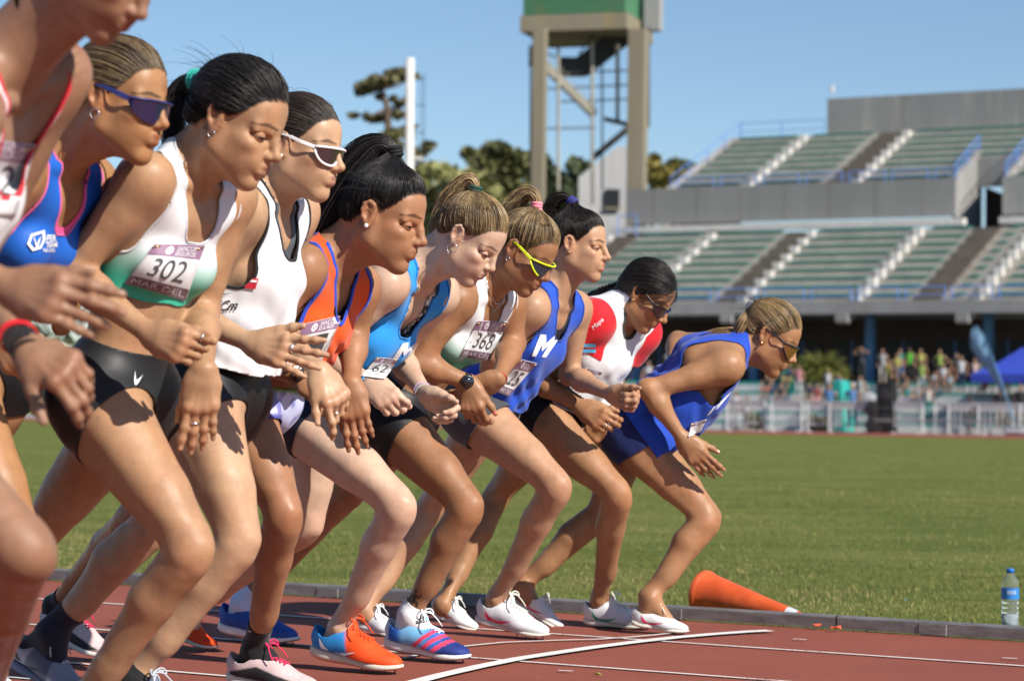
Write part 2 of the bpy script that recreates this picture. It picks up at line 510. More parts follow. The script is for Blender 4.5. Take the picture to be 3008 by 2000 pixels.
# ------------------------------------------------------------------ the ground
def strip(pts, w, z):
    """flat painted line through ground points"""
    pts = [np.asarray(p, float) for p in pts]; vs = []; fs = []
    for i, p in enumerate(pts):
        t = unit(pts[min(i + 1, len(pts) - 1)] - pts[max(i - 1, 0)]); n = np.array([-t[1], t[0], 0])
        for s_ in (-1, 1): q = p + n * w / 2 * s_; vs.append((q[0], q[1], z))
    for i in range(len(pts) - 1): fs.append((2 * i, 2 * i + 2, 2 * i + 3, 2 * i + 1))
    return MB().add(vs, fs)
KA, KB = G(150, 1705), G(3008, 1885)
KD = unit(KB - KA); KD[2] = 0; KD = unit(KD); KN = np.array([-KD[1], KD[0], 0])      # along the kerb, and away from us
kd0 = KN @ KA
def kp(s_, d, z=0.0): return KD * s_ + KN * (kd0 + d) + np.array([0, 0, z])
def rect(s0, s1, d0, d1, z): return MB().add([kp(s0, d0, z), kp(s1, d0, z), kp(s1, d1, z), kp(s0, d1, z)], [(0, 1, 2, 3)])

# worn red running track
m_track, nt, b = new_mat('track_rubber')
v = coords(nt)
base = ramp(nt, noise(nt, v, 0.9, 6, 0.65), [(0.25, (0.22, 0.048, 0.029)), (0.6, (0.30, 0.070, 0.041)), (0.85, (0.37, 0.10, 0.062))])
vl = coords(nt, (0.6, 9.0, 1.0))
base = mix(nt, base, (0.28, 0.10, 0.075), ramp(nt, noise(nt, vl, 1.6, 5, 0.7), [(0.52, (0, 0, 0)), (0.8, (0.55, 0.55, 0.55))]))
spk = N(nt, 'ShaderNodeTexVoronoi'); spk.inputs['Scale'].default_value = 330; nt.links.new(v, spk.inputs['Vector'])
base = mix(nt, base, mix(nt, (0.07, 0.018, 0.014), (0.42, 0.17, 0.12), spk.outputs['Color']), 0.28)
base = mix(nt, base, (0.36, 0.27, 0.21), ramp(nt, noise(nt, v, 55, 3, 0.5), [(0.72, (0, 0, 0)), (0.80, (0.45, 0.45, 0.45))]))
nt.links.new(base, b.inputs['Base Color']); b.inputs['Roughness'].default_value = 0.88; b.inputs['Specular IOR Level'].default_value = 0.3
bump(nt, b, noise(nt, v, 420, 3, 0.6), 0.5, 0.004)
tag(rect(-120, 120, -40, 0.0, 0.0).build('track', m_track), kind='structure')

# grass of the infield
m_grass, nt, b = new_mat('lawn')
v = coords(nt)
big = noise(nt, coords(nt, (0.55, 1.0, 1.0)), 0.9, 8, 0.72)
c1 = ramp(nt, big, [(0.30, (0.074, 0.104, 0.022)), (0.5, (0.130, 0.156, 0.037)), (0.70, (0.205, 0.200, 0.066))])
dry = ramp(nt, noise(nt, coords(nt, (0.5, 1.2, 1.0)), 2.3, 6, 0.68), [(0.56, (0, 0, 0)), (0.74, (0.75, 0.75, 0.75))])
c2 = mix(nt, c1, (0.24, 0.195, 0.085), dry)
fine = noise(nt, coords(nt, (1.0, 0.45, 1.0)), 38, 4, 0.7)
c3 = mix(nt, c2, ramp(nt, fine, [(0.3, (0.55, 0.6, 0.5)), (0.7, (1.4, 1.35, 1.25))]), 0.85, 'MULTIPLY')
nt.links.new(c3, b.inputs['Base Color']); b.inputs['Roughness'].default_value = 0.95; b.inputs['Specular IOR Level'].default_value = 0.1
bump(nt, b, noise(nt, v, 60, 5, 0.75), 0.5, 0.03)
tag(rect(-700, 900, 0.03, 900, -0.004).build('grass_field', m_grass), kind='structure')
def paint_mat(name, col, hole):
    m, nt, b = new_mat(name); v = coords(nt)
    n1 = noise(nt, v, 90, 4, 0.7); n2 = noise(nt, v, 6, 4, 0.6)
    a = N(nt, 'ShaderNodeMath', operation='ADD'); nt.links.new(n1, a.inputs[0]); nt.links.new(n2, a.inputs[1])
    w = ramp(nt, a.outputs[0], [(hole - 0.04, (0, 0, 0)), (hole + 0.08, (1, 1, 1))])
    nt.links.new(mix(nt, (0.26, 0.09, 0.065), col, w), b.inputs['Base Color']); b.inputs['Roughness'].default_value = 0.8
    return m
m_line = paint_mat('worn_white_paint', (0.72, 0.68, 0.64), 0.80)
m_line2 = paint_mat('white_paint', (0.78, 0.75, 0.72), 0.66)
for i, (x, y) in enumerate([(2000, 1889), (2000, 1980), (0, 1931), (0, 1988)]):
    d = KN @ G(x, y) - kd0
    tag(strip([kp(s_, d) for s_ in np.linspace(-40, 40, 41)], 0.022, 0.004).build('lane_line', m_line), kind='structure')
pts = [G(*p) for p in ((1080, 2046), (1200, 2014), (1300, 1988), (1410, 1963), (1524, 1940), (1640, 1922), (1749, 1906), (1865, 1891), (1980, 1878), (2090, 1868), (2200, 1860), (2262, 1857))]
tag(strip(pts, 0.052, 0.008).build('start_line', m_line2), kind='structure')
pts = [G(*p) for p in ((1180, 1938), (1331, 1905), (1480, 1890), (1640, 1884), (1760, 1881), (1861, 1874), (1990, 1862))]
tag(strip(pts, 0.020, 0.006).build('thin_start_line', m_line), kind='structure')
for x, y in ((2330, 1881), (2945, 1937), (1120, 1901), (1150, 1904), (1640, 1974)):
    p = G(x, y); tag(strip([p, p + KD * 0.045 + KN * 0.006], 0.012, 0.007).build('paint_mark', m_line2), kind='structure')

# aluminium kerb rail along the inside of the track, in lengths
m_kerb, nt, b = new_mat('weathered_aluminium'); v = coords(nt)
nt.links.new(ramp(nt, noise(nt, coords(nt, (1, 1, 4)), 9, 5, 0.65), [(0.3, (0.15, 0.14, 0.135)), (0.7, (0.28, 0.27, 0.27))]), b.inputs['Base Color'])
b.inputs['Metallic'].default_value = 0.35; b.inputs['Roughness'].default_value = 0.5; bump(nt, b, noise(nt, v, 40, 4), 0.3, 0.004)
m_dirt = mat('dirt', (0.10, 0.075, 0.05), 0.95, 0.4, 30, 0.8, 60)
kr = empty('kerb_rail', kp(0, 0.02)); tag(kr, 'low grey metal kerb rail between the red track and the grass', 'kerb')
s0 = KD @ G(2505, 1842)
for i in range(-4, 3):
    a, c = s0 + i * 4.0, s0 + i * 4.0 + 3.994
    mb = MB()
    prof = [(-0.004, 0.006), (-0.004, 0.044), (0.002, 0.050), (0.040, 0.050), (0.046, 0.044), (0.046, 0.006), (0.038, 0.006), (0.038, 0.040), (0.004, 0.040), (0.004, 0.006)]
    vs = [kp(s_, d, z) for s_ in (a, c) for d, z in prof]; n = len(prof)
    mb.add(vs, [(j, (j + 1) % n, n + (j + 1) % n, n + j) for j in range(n)])
    mb.build('rail_length', m_kerb, kr)
    for k in range(3):
        sc_ = a + 0.35 + k * 1.5
        MB().box(kp(sc_, 0.018, 0.022), (0.10, 0.052, 0.040), [KD, KN, (0, 0, 1)]).build('bracket', m_kerb, kr, False, 0.002)
# soil and litter caught under the rail
vs, fs = [], []
for i in range(1500):
    p = kp(rng.uniform(-14, 10), rng.normal(-0.012, 0.014), 0); r = rng.uniform(0.002, 0.009); o = len(vs)
    for k in range(3):
        a = rng.uniform(0, 6.28); vs.append(p + np.array([math.cos(a) * r, math.sin(a) * r, rng.uniform(0.001, r)]))
    fs.append((o, o + 1, o + 2))
tag(link('soil_crumbs', np_mesh('soil_crumbs', np.array(vs), np.array(fs), smooth=False), m_dirt), kind='stuff')
# blades of grass where they can be told from the ground
def blades(n, s0, s1, d0, d1, hh, ww, pw=1.0):
    s_ = rng.uniform(s0, s1, n); d = d0 + (d1 - d0) * rng.random(n) ** pw
    P_ = KD[None] * s_[:, None] + KN[None] * (kd0 + d)[:, None]
    clump = 0.5 + 0.5 * wob(P_ * np.array([1, 1, 0]), 2.1)
    h = hh * rng.uniform(0.35, 1.1, n) * (0.55 + 0.7 * np.clip(clump, 0, 1)); w = ww * rng.uniform(0.6, 1.3, n)
    a = rng.uniform(0, 6.28, n); wd = np.c_[np.cos(a), np.sin(a), 0 * a] * w[:, None]; ln = rng.normal(0, 0.45, (n, 2)) * h[:, None]
    tip = P_ + np.c_[ln, h]; mid = P_ + np.c_[ln * 0.35, h * 0.6]
    V = np.stack([P_ - wd, P_ + wd, mid + wd * 0.7, mid - wd * 0.7, tip], 1).reshape(-1, 3)
    b0 = np.arange(n)[:, None] * 5
    dryk = (sstep(wob(P_ * np.array([1, 1, 0]), 1.3) + rng.normal(0, 0.35, n), 0.10, 0.75) * 0.85 + 0.35 * np.exp(-d / 0.5))[:, None].clip(0, 1)
    pt_ = sstep(wob(P_ * np.array([0.7, 1.0, 0]), 3.3) + 0.6 * wob(P_ * np.array([1, 1, 0]), 9.0), -0.8, 0.9)[:, None]
    g = (np.array([[0.080, 0.118, 0.024]]) * (1 - pt_) + np.array([[0.200, 0.212, 0.060]]) * pt_) * rng.uniform(0.7, 1.3, (n, 1)) * np.array([[1, 1, 1]])
    g = g + np.c_[rng.uniform(0, 0.05, n), 0 * h, 0 * h]
    c = g * (1 - dryk) + np.array([[0.34, 0.27, 0.12]]) * rng.uniform(0.7, 1.2, (n, 1)) * dryk
    return V, b0 + np.array([[0, 1, 2, 3]]), b0 + np.array([[3, 2, 4]]), np.repeat(c, 5, axis=0)
sides = KD @ G(2980, 1860)
sl = KD @ G(60, 1690)
V, Q, T_, C = [], [], [], []; o = 0
for args in ((42000, sl - 4, sides + 1.5, 0.06, 3.2, 0.020, 0.0015, 1.3), (46000, sl - 9, sides + 2, 2.4, 14.0, 0.020, 0.0024, 1.2), (30000, sl - 20, sides + 4, 10.0, 34.0, 0.020, 0.005, 1.2)):
    v_, q_, t_, c_ = blades(*args); V.append(v_); Q.append(q_ + o); T_.append(t_ + o); C.append(c_); o += len(v_)
m_blade = cmat('grass_blade', 0.7, var=0.1, spec=0.25)
tag(link('grass_blades', np_mesh('grass_blades', np.concatenate(V), [np.concatenate(Q), np.concatenate(T_)], np.concatenate(C)), m_blade), kind='stuff')
# faint line on the far grass, and the far straight
tag(strip([G(2040, 1312), G(2200, 1314.5), G(2520, 1319)], 0.16, 0.01).build('field_line', paint_mat('faint_paint', (0.42, 0.46, 0.36), 0.9)), kind='structure')

# ------------------------------------------------------------------ the grandstand, set out along its own front
SA = math.radians(28.5)
SS = np.array([math.cos(SA), -math.sin(SA), 0]); SN = np.array([math.sin(SA), math.cos(SA), 0]); ZU = np.array([0, 0, 1.0])
sd0 = SN @ at_y(2500, 921, 110)
def SQ(u, v, d): p = on_plane(u, v, SN, sd0 + d); return p @ SS, p[2]
def SW(q, d, z): return SS * q + SN * (sd0 + d) + ZU * z
AX = [SS, SN, ZU]
def sbox(q0, q1, d0, d1, z0, z1, mb=None):
    mb = mb or MB(); return mb.box(SW((q0 + q1) / 2, (d0 + d1) / 2, (z0 + z1) / 2), (q1 - q0, d1 - d0, z1 - z0), AX)
# far straight of the track and its apron
f0 = SN @ G(2500, 1280) - sd0
tag(MB().add([SW(-160, f0, .006), SW(160, f0, .006), SW(160, -9, .006), SW(-160, -9, .006)], [(0, 1, 2, 3)]).build('far_track', m_track), kind='structure')
m_pave = mat('paving', (0.30, 0.28, 0.26), 0.9, 0.15, 3, 0.3, 60)
tag(MB().add([SW(-160, -9.3, .012), SW(160, -9.3, .012), SW(160, 24, .012), SW(-160, 24, .012)], [(0, 1, 2, 3)]).build('paving', m_pave), kind='structure')

def concrete(name, col, stain, sc=0.5, amt=0.5):
    m, nt, b = new_mat(name); v = coords(nt, (1, 1, 0.25))
    n1 = noise(nt, v, sc, 6, 0.65); n2 = noise(nt, coords(nt, (1.6, 1.6, 0.12)), sc * 2.4, 5, 0.7)
    c = ramp(nt, n1, [(0.3, tuple(x * 0.82 for x in col)), (0.7, tuple(x * 1.12 for x in col))])
    c = mix(nt, c, stain, ramp(nt, n2, [(0.52, (0, 0, 0)), (0.72, (amt, amt, amt))]))
    nt.links.new(c, b.inputs['Base Color']); b.inputs['Roughness'].default_value = 0.9
    bump(nt, b, noise(nt, coords(nt), 14, 4), 0.4, 0.02); return m
m_conc = concrete('concrete', (0.30, 0.295, 0.29), (0.20, 0.19, 0.18))
m_wall = concrete('stained_concrete', (0.27, 0.27, 0.265), (0.46, 0.43, 0.38), 0.45, 0.8)
m_front = concrete('grey_render', (0.255, 0.25, 0.245), (0.22, 0.215, 0.21), 0.3, 0.5)
m_riser = concrete('bench_concrete', (0.50, 0.46, 0.40), (0.30, 0.26, 0.22), 0.9, 0.6)
m_stair = concrete('dark_stair', (0.17, 0.14, 0.115), (0.10, 0.08, 0.065), 1.2, 0.6)
m_white = mat('white_masonry_paint', (0.60, 0.58, 0.55), 0.8, 0.12, 3)
m_teal = mat('teal_seat', (0.008, 0.150, 0.115), 0.45, 0.25, 1.2)
m_rail = mat('blue_rail', (0.10, 0.24, 0.62), 0.5, 0.1, 4)
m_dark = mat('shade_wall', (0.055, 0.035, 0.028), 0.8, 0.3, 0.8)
m_glass = mat('dark_window', (0.006, 0.007, 0.009), 0.5, 0.1, 2)
ROWD, RISE = 1.1, 0.47
qR = SQ(3008, 900, 0)[0] + 6.0
qL = SQ(1560, 900, 0)[0] - 1
zs0, zs1 = SQ(2500, 921, 0)[1], SQ(2500, 884, 0)[1]
gs = empty('grandstand', SW(0, 0, 0)); tag(gs, 'two tier concrete grandstand with rows of teal seats and blue rails', 'grandstand')
sbox(qL, qR, 0.0, 0.35, zs0, zs1).build('edge_beam', m_conc, gs)
sbox(qL, qR, 0.36, 14, zs0 + 0.08, zs0 + 0.30).build('deck', m_conc, gs)
z0 = zs1 - 0.02
NL = 9
whiteL = [SQ(u, 866, 1.0)[0] for u in (1560, 1877, 2185, 2519, 2875)]
darkL = [SQ(u, 858, 1.0)[0] for u in (1610, 2146, 2728)]
dU = 1.0 + ROWD * NL + 0.7
zb1 = SQ(2400, 645, dU)[1]; zb2 = SQ(2400, 539, dU)[1]
NU = 8
zu0 = SQ(2400, 531, dU + 0.6)[1] - 0.55
qU = SQ(1985, 545, dU + 0.6)[0]
qv0, qv1 = SQ(2806, 600, dU)[0], SQ(2944, 600, dU)[0]
whiteU = [SQ(u, 532, dU + 0.6)[0] for u in (2202, 2520)]
darkU = [SQ(u, 530, dU + 0.6)[0] for u in (2470,)]
seat_me = None; seats = []
def tier(n, d1, z1, ql, qr, whites, darks, hole=None):
    for i in range(n):
        d = d1 + ROWD * i; z = z1 + RISE * i
        segs = [(ql, qr)]
        if hole and i < hole[2]: segs = [(ql, hole[0]), (hole[1], qr)]
        for (a, c) in segs: sbox(a, c, d, d + ROWD + 0.02, z - 0.3, z + 0.30).build('bench_row', m_riser, gs)
        for w in whites:
            if hole and i < hole[2] and hole[0] < w < hole[1]: continue
            sbox(w - 0.20, w + 0.20, d - 0.42, d + 0.25, z - 0.1, z + 0.34).build('white_step', m_white, gs)
        for k in darks:
            sbox(k - 0.65, k + 0.65, d - 0.03, d + ROWD - 0.04, z - 0.28, z + 0.306).build('stair', m_stair, gs)
            sbox(k - 0.64, k + 0.64, d - 0.50, d - 0.035, z - 0.28, z + 0.08).build('stair', m_stair, gs)
        q = ql + 0.3
        while q < qr - 0.4:
            c = q + 0.24
            ok = all(abs(c - w) > 0.55 for w in whites) and all(abs(c - k) > 0.92 for k in darks) and not (hole and i < hole[2] and hole[0] - 0.3 < c < hole[1] + 0.3)
            if ok: seats.append((c, d + 0.20, z + 0.30))
            q += 0.50
tier(NL, 1.0, z0, qL, qR, whiteL, darkL)
tier(NU, dU + 0.6, zu0 + 0.25, qU, qR, whiteU, darkU, (qv0 - 0.2, qv1 + 0.2, 3))
# seats: single shells, the nearest 300 as objects
sm_ = MB()
prof = [(-0.24, 0.0), (-0.24, 0.06), (0.12, 0.05), (0.19, 0.15), (0.22, 0.15), (0.16, 0.0)]
for x in (-0.238, 0.238): sm_.v += [tuple(SS * x + SN * d + ZU * z) for d, z in prof]
n = len(prof); sm_.f += [(j, (j + 1) % n, n + (j + 1) % n, n + j) for j in range(n)] + [tuple(range(n))[::-1], tuple(range(n, 2 * n))]
seat_me = sm_.mesh('seat'); seat_me.materials.append(m_teal)
def vis(s_):
    p = px(SW(*s_)); return 1690 < p[0] < 3040 and 240 < p[1] < 900
vs_ = sorted([s_ for s_ in seats if vis(s_)], key=lambda s_: np.linalg.norm(SW(*s_)))
for s_ in vs_[:300]:
    o = bpy.data.objects.new('seat', seat_me); COL.objects.link(o); o.parent = gs
    o.location = Vector(SW(*s_)) - gs.location
rest = MB(); sv = np.array(sm_.v)
for s_ in vs_[300:] + [s_ for s_ in seats if not vis(s_)]: rest.add(sv + SW(*s_), sm_.f)
tag(rest.build('seat_rows', m_teal, gs), kind='stuff')
# balcony front, ledge, end wall, back wall
sbox(qU - 2.6, qv0, dU, dU + 0.3, zb1, zb2).build('balcony_front', m_front, gs)
sbox(qv1, qR, dU + 0.01, dU + 0.31, zb1, zb2 + 0.02).build('balcony_front', m_wall, gs)
for k in range(9):
    qq = qU - 1 + k * 2.5
    if qq < qv0 - 0.4: sbox(qq - 0.012, qq + 0.012, dU - 0.006, dU + 0.02, zb1 + 0.02, zb2 - 0.02).build('wall_joint', m_stair, gs)
sbox(qU - 3.4, qv0 + 0.6, dU - 0.55, dU - 0.004, zb1 - 0.5, zb1 - 0.16).build('white_ledge', m_white, gs)
sbox(qv1, qR, dU - 0.55, dU - 0.004, zb1 - 0.5, zb1 - 0.16).build('white_ledge', m_white, gs)
sbox(qU - 3.4, qR, dU - 0.5, dU + 13, zb1 - 1.2, zb1 - 0.7).build('walkway', m_conc, gs)
dB = dU + 0.6 + ROWD * NU + 0.2; zt = zu0 + 0.25 + RISE * NU
qB = SQ(2430, 320, dB)[0]
sbox(qB, qR, dB, dB + 0.3, zt - 0.6, SQ(2500, 287, dB)[1]).build('back_wall', m_wall, gs)
sbox(qU - 0.35, qB, dB - 0.6, dB + 0.3, zt - 1.0, zt - 0.1).build('top_walkway', m_conc, gs)
e = [SW(qU - 0.72, dU + 0.02, zu0 + 0.1), SW(qU - 0.72, dB, zt + 0.1), SW(qU - 0.72, dB, zb1 - 0.6), SW(qU - 0.72, dU + 0.02, zb1 - 0.6)]
MB().hexa([e[3], e[2], e[2] + SS * 0.7, e[3] + SS * 0.7, e[0], e[1], e[1] + SS * 0.7, e[0] + SS * 0.7]).build('end_wall', m_riser, gs)
# wall under the lower tier at its back and at the end, dark undercroft
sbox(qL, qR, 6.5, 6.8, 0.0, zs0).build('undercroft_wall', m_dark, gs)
for k in range(14):
    qq = qL + 1.5 + k * 2.6
    sbox(qq, qq + 1.9, 6.42, 6.497, 2.9, 4.4).build('window', m_glass, gs)
    sbox(qq + 0.92, qq + 0.98, 6.40, 6.419, 2.9, 4.4).build('window_bar', m_rail, gs)
for u in (1650, 1870, 2214, 2555, 2902):
    q, _ = SQ(u, 1000, 2.0); sbox(q - 0.2, q + 0.2, 1.9, 2.3, 0, zs0 + 0.07).build('column', mat('blue_column', (0.05, 0.14, 0.26), 0.6, 0.15, 2), gs)
for u in (1790, 2133, 2472, 2826):
    q, _ = SQ(u, 930, -0.1); zz = SQ(u, 950, -0.1)[1]
    mb = MB(); P_ = [(0.9, zs0 - 0.004), (-0.15, zs0 - 0.004), (-0.15, zz + 0.1), (0.05, zz), (0.9, zs0 - 0.12)]
    for x in (q - 0.3, q + 0.3): mb.v += [tuple(SW(x, d, z)) for d, z in P_]
    mb.f += [(j, (j + 1) % 5, 5 + (j + 1) % 5, 5 + j) for j in range(5)] + [(4, 3, 2, 1, 0), (5, 6, 7, 8, 9)]
    mb.build('beam_end', m_conc, gs)
# stair opening through the upper tier
for q, s_ in ((qv0, -1), (qv1, 1)):
    a = SW(q, dU + 0.31, zb1 - 0.6); b_ = SW(q, dU + 4.4, zb1 - 0.6); c = SW(q, dU + 4.4, zb2 + 1.9); d = SW(q, dU + 0.31, zb2 + 0.1)
    o = SS * 0.25 * s_
    MB().hexa([a, b_, b_ + o, a + o, d, c, c + o, d + o]).build('opening_wall', m_conc, gs)
sbox(qv0, qv1, dU + 3.6, dU + 3.9, zb2 - 0.1, zb2 + 1.4).build('opening_lintel', m_conc, gs)
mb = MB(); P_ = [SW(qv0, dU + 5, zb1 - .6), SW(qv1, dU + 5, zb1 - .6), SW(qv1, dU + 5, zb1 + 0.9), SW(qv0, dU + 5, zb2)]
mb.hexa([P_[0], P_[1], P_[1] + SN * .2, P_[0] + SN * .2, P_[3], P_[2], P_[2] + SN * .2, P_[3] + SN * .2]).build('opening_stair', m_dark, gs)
# blue rails
def railing(pts, h, posts, name='rail', r=0.035):
    mb = MB(); top = [np.asarray(p) + ZU * h for p in pts]
    mb.tube(top, r, 6); mb.tube([np.asarray(p) + ZU * h * 0.45 for p in pts], r * 0.8, 6)
    for p in posts: mb.tube([p, p + ZU * h], r, 6)
    return mb.build(name, m_rail, gs)
for u0 in np.arange(1760, 3050, 138):
    q, _ = SQ(u0 + 70, 880, 0.55); q2 = SQ(u0 + 70 + 118, 880, 0.55)[0]
    railing([SW(q, .55, zs1 - .05), SW(q2, .55, zs1 - .05)], 0.70, [SW(q, .55, zs1 - .05), SW(q2, .55, zs1 - .05)])
for u0 in np.arange(1990, 2790, 126):
    q, _ = SQ(u0, 530, dU + .15); q2 = min(SQ(u0 + 106, 530, dU + .15)[0], qv0 - 0.05)
    railing([SW(q, dU + .15, zb2), SW(q2, dU + .15, zb2)], 0.55, [SW(q, dU + .15, zb2), SW(q2, dU + .15, zb2)])
for q in (qv0 - 0.1, qv1 + 0.1):
    pp = [SW(q, dU + .2, zb2), SW(q, dU + 2.2, zb2 + .95), SW(q, dU + 4.2, zb2 + 1.9)]
    railing(pp, 0.7, pp)
pp = [SW(qU - .16, dU + .3 + (dB - dU) * t, zu0 + .1 + (zt - zu0) * t) for t in (0, .25, .5, .75, 1)]
railing(pp, 0.9, pp, r=0.025)
pp = [SW(qU - .16 + (qB - qU) * t, dB, zt + 0.0) for t in (0, .5, 1)]
railing(pp, 0.9, pp, r=0.025)
pp = [SW(SQ(1815, 650, dU - 1)[0], dU - 1, zb1 - 1), SW(SQ(1870, 650, dU - 1)[0], dU - 1, zb1 - 1)]
railing(pp, 1.4, pp)
p = SW(qB + 0.25, dB + .1, SQ(2440, 290, dB)[1]); MB().tube([p, p + ZU * 0.35], 0.03, 6).tube([p + ZU * .35, p + ZU * 0.75], 0.10, 8).build('lamp', m_white, gs)

# low terrace of white and teal benches in front
te = empty('terrace', SW(0, -6, 0)); tag(te, 'low terrace of white and teal bench steps along the far straight', 'terrace')
qT0, qT1 = SQ(1600, 1150, -6)[0], qR
m_wht = mat('white_bench', (0.56, 0.56, 0.55), 0.7, 0.12, 2)
m_tea = mat('teal_bench', (0.02, 0.27, 0.235), 0.5, 0.15, 2)
for i in range(5):
    d = -7.2 + 0.85 * i
    sbox(qT0, qT1, d, 2.0, 0.44 * i + (0.001 if i else -0.02), 0.44 * i + 0.30).build('step', m_wht, te)
    sbox(qT0, qT1, d + 0.02, d + 0.40, 0.44 * i + 0.303, 0.44 * i + 0.44).build('bench', m_tea, te)
sbox(qT0, qT1, -2.9, 6.4, 2.0, 2.18).build('platform', m_conc, te)

# ------------------------------------------------------------------ water tower
YT = 135.0
tw = empty('water_tower', at_y(1720, 1200, YT)); tag(tw, 'tall concrete water tower with green tank and zigzag outside stair', 'water tower')
m_tc = concrete('tower_concrete', (0.235, 0.205, 0.145), (0.30, 0.225, 0.07), 0.35, 0.85)
m_tank, nt, b = new_mat('green_corrugated_tank')
wv = N(nt, 'ShaderNodeTexWave', bands_direction='Z'); wv.inputs['Scale'].default_value = 1.2; nt.links.new(coords(nt), wv.inputs[0])
cc = mix(nt, (0.06, 0.20, 0.10), (0.32, 0.14, 0.05), ramp(nt, noise(nt, coords(nt, (1, 1, .5)), 0.7, 5), [(0.55, (0, 0, 0)), (0.7, (0.7, 0.7, 0.7))]))
nt.links.new(mix(nt, cc, (0.1, 0.27, 0.14), wv.outputs['Fac']), b.inputs['Base Color']); b.inputs['Roughness'].default_value = 0.6; bump(nt, b, wv.outputs['Fac'], 0.6, 0.08)
ta = math.radians(17); TX = np.array([math.cos(ta), -math.sin(ta), 0]); TY = np.array([math.sin(ta), math.cos(ta), 0]); TA = [TX, TY, ZU]
c0 = at_y(1835, 85, YT - 3); zt_ = c0[2]; side = 5.9
ctr = c0 - TX * side / 2 + TY * side / 2
MB().box(ctr + ZU * 0.45, (side + .3, side + .3, 0.9), TA).build('slab', m_tc, tw)
MB().box(ctr + ZU * 2.65, (side, side, 3.5), TA).build('tank', m_tank, tw)
for k in range(14): MB().box(ctr + ZU * (1.05 + k * 0.25), (side + .06, side + .06, 0.10), TA).build('corrugation', m_tank, tw)
def tcol(u, w):
    p = at_y(u, 90, YT - 2.6); return MB().box((p[0], p[1], zt_ / 2), (w, w, zt_ - 0.01), TA).build('column', m_tc, tw)
tcol(1876, 0.95); tcol(1588, 0.66)
p_ = at_y(1590, 90, YT - 2.6); MB().box((p_[0] - 0.05, p_[1] + .9, zt_ * .5), (.7, .7, zt_ - .02), TA).build('column', m_stair, tw)
MB().box(at_y(1640 + 280, 25, YT) , (0.9, 0.9, 2.6), TA).build('service_box', m_conc, tw)
m_steel = mat('dark_steel', (0.022, 0.022, 0.025), 0.6, 0.2, 2); m_pale = mat('weathered_steel', (0.33, 0.31, 0.25), 0.7, 0.2, 1)
P2 = lambda u, v, dy=0.0: at_y(u, v, YT + dy)
def flight(a, b_, w, m, n=10, dy=0):
    a, b_ = P2(*a, dy), P2(*b_, dy)
    for o in (0, 1.1): MB().bar(a + np.array([0, o, 0]), b_ + np.array([0, o, 0]), 0.07, w).build('stringer', m, tw)
    for k in range(n):
        p = a + (b_ - a) * (k + .5) / n; MB().box(p + np.array([0, .55, 0]), (0.3, 1.0, 0.06)).build('tread', m, tw)
flight((1706, 196), (1842, 92), 1.15, m_steel, 12)
MB().box(P2(1678, 194) + np.array([0, .5, 0]), (1.60, 1.3, 0.95)).build('landing', m_steel, tw)
flight((1572, 160), (1748, 335), 0.42, m_pale, 14, -1.2)
MB().box(P2(1576, 168, -1.0), (0.9, 1.3, 0.9)).build('landing', m_pale, tw)
MB().bar(P2(1775, 350, -1), P2(1850, 368, -1), 1.0, 0.14).build('landing', m_steel, tw)
flight((1744, 460), (1850, 372), 0.3, m_steel, 8, 0.8)
for u, v0_, v1_, r in ((1640, 140, 560, 0.10), (1740, 130, 600, 0.11), (1769, 180, 560, 0.06), (1814, 130, 365, 0.13), (1558, 130, 560, 0.05), (1906, 80, 375, 0.06)):
    MB().tube([P2(u, v0_, -1.2), P2(u, v1_, -1.2)], r, 6).build('post', m_pale if r > .09 else m_steel, tw)
for (u0, v0_, u1, v1_) in ((1560, 140, 1820, 132), (1606, 262, 1845, 250), (1640, 300, 1845, 292), (1600, 378, 1750, 376), (1640, 215, 1850, 208), (1600, 155, 1640, 170), (1700, 160, 1745, 100)):
    MB().tube([P2(u0, v0_, -1.1), P2(u1, v1_, -1.1)], 0.05, 6).build('brace', m_steel, tw)
for k in range(12):
    t = k / 11; MB().tube([P2(1572 + 176 * t, 160 + 175 * t, -1.2), P2(1572 + 176 * t, 160 + 175 * t, -1.2) + ZU * 0.8], 0.025, 5).build('baluster', m_pale, tw)
# plant room beside the stand
pr_ = empty('plant_room', at_y(1780, 1200, 142)); tag(pr_, 'small grey concrete stair block with sloping top beside the tower foot', 'building')
Q_ = [(1700, 640), (1845, 640), (1845, 432), (1815, 430), (1700, 520)]
mb = MB(); A_ = [at_y(u, v, 142) for u, v in Q_]; B_ = [p + np.array([1.2, 4.0, 0]) for p in A_]
for p in (A_, B_):
    p[0] = np.array([p[0][0], p[0][1], 0]); p[1] = np.array([p[1][0], p[1][1], 0])
mb.v = [tuple(p) for p in A_ + B_]; mb.f = [(0, 1, 2, 3, 4), (9, 8, 7, 6, 5)] + [(j, 5 + j, 5 + (j + 1) % 5, (j + 1) % 5) for j in range(5)]
mb.build('wall', concrete('pale_render', (0.42, 0.42, 0.43), (0.33, 0.32, 0.31)), pr_)
fr_ = MB().box(at_y(1799, 582, 141.85), (0.85, 0.12, 1.05)).build('window', m_glass, pr_)
MB().box(at_y(1799, 612, 141.8), (0.95, 0.2, 0.12)).build('sill', m_tc, fr_)

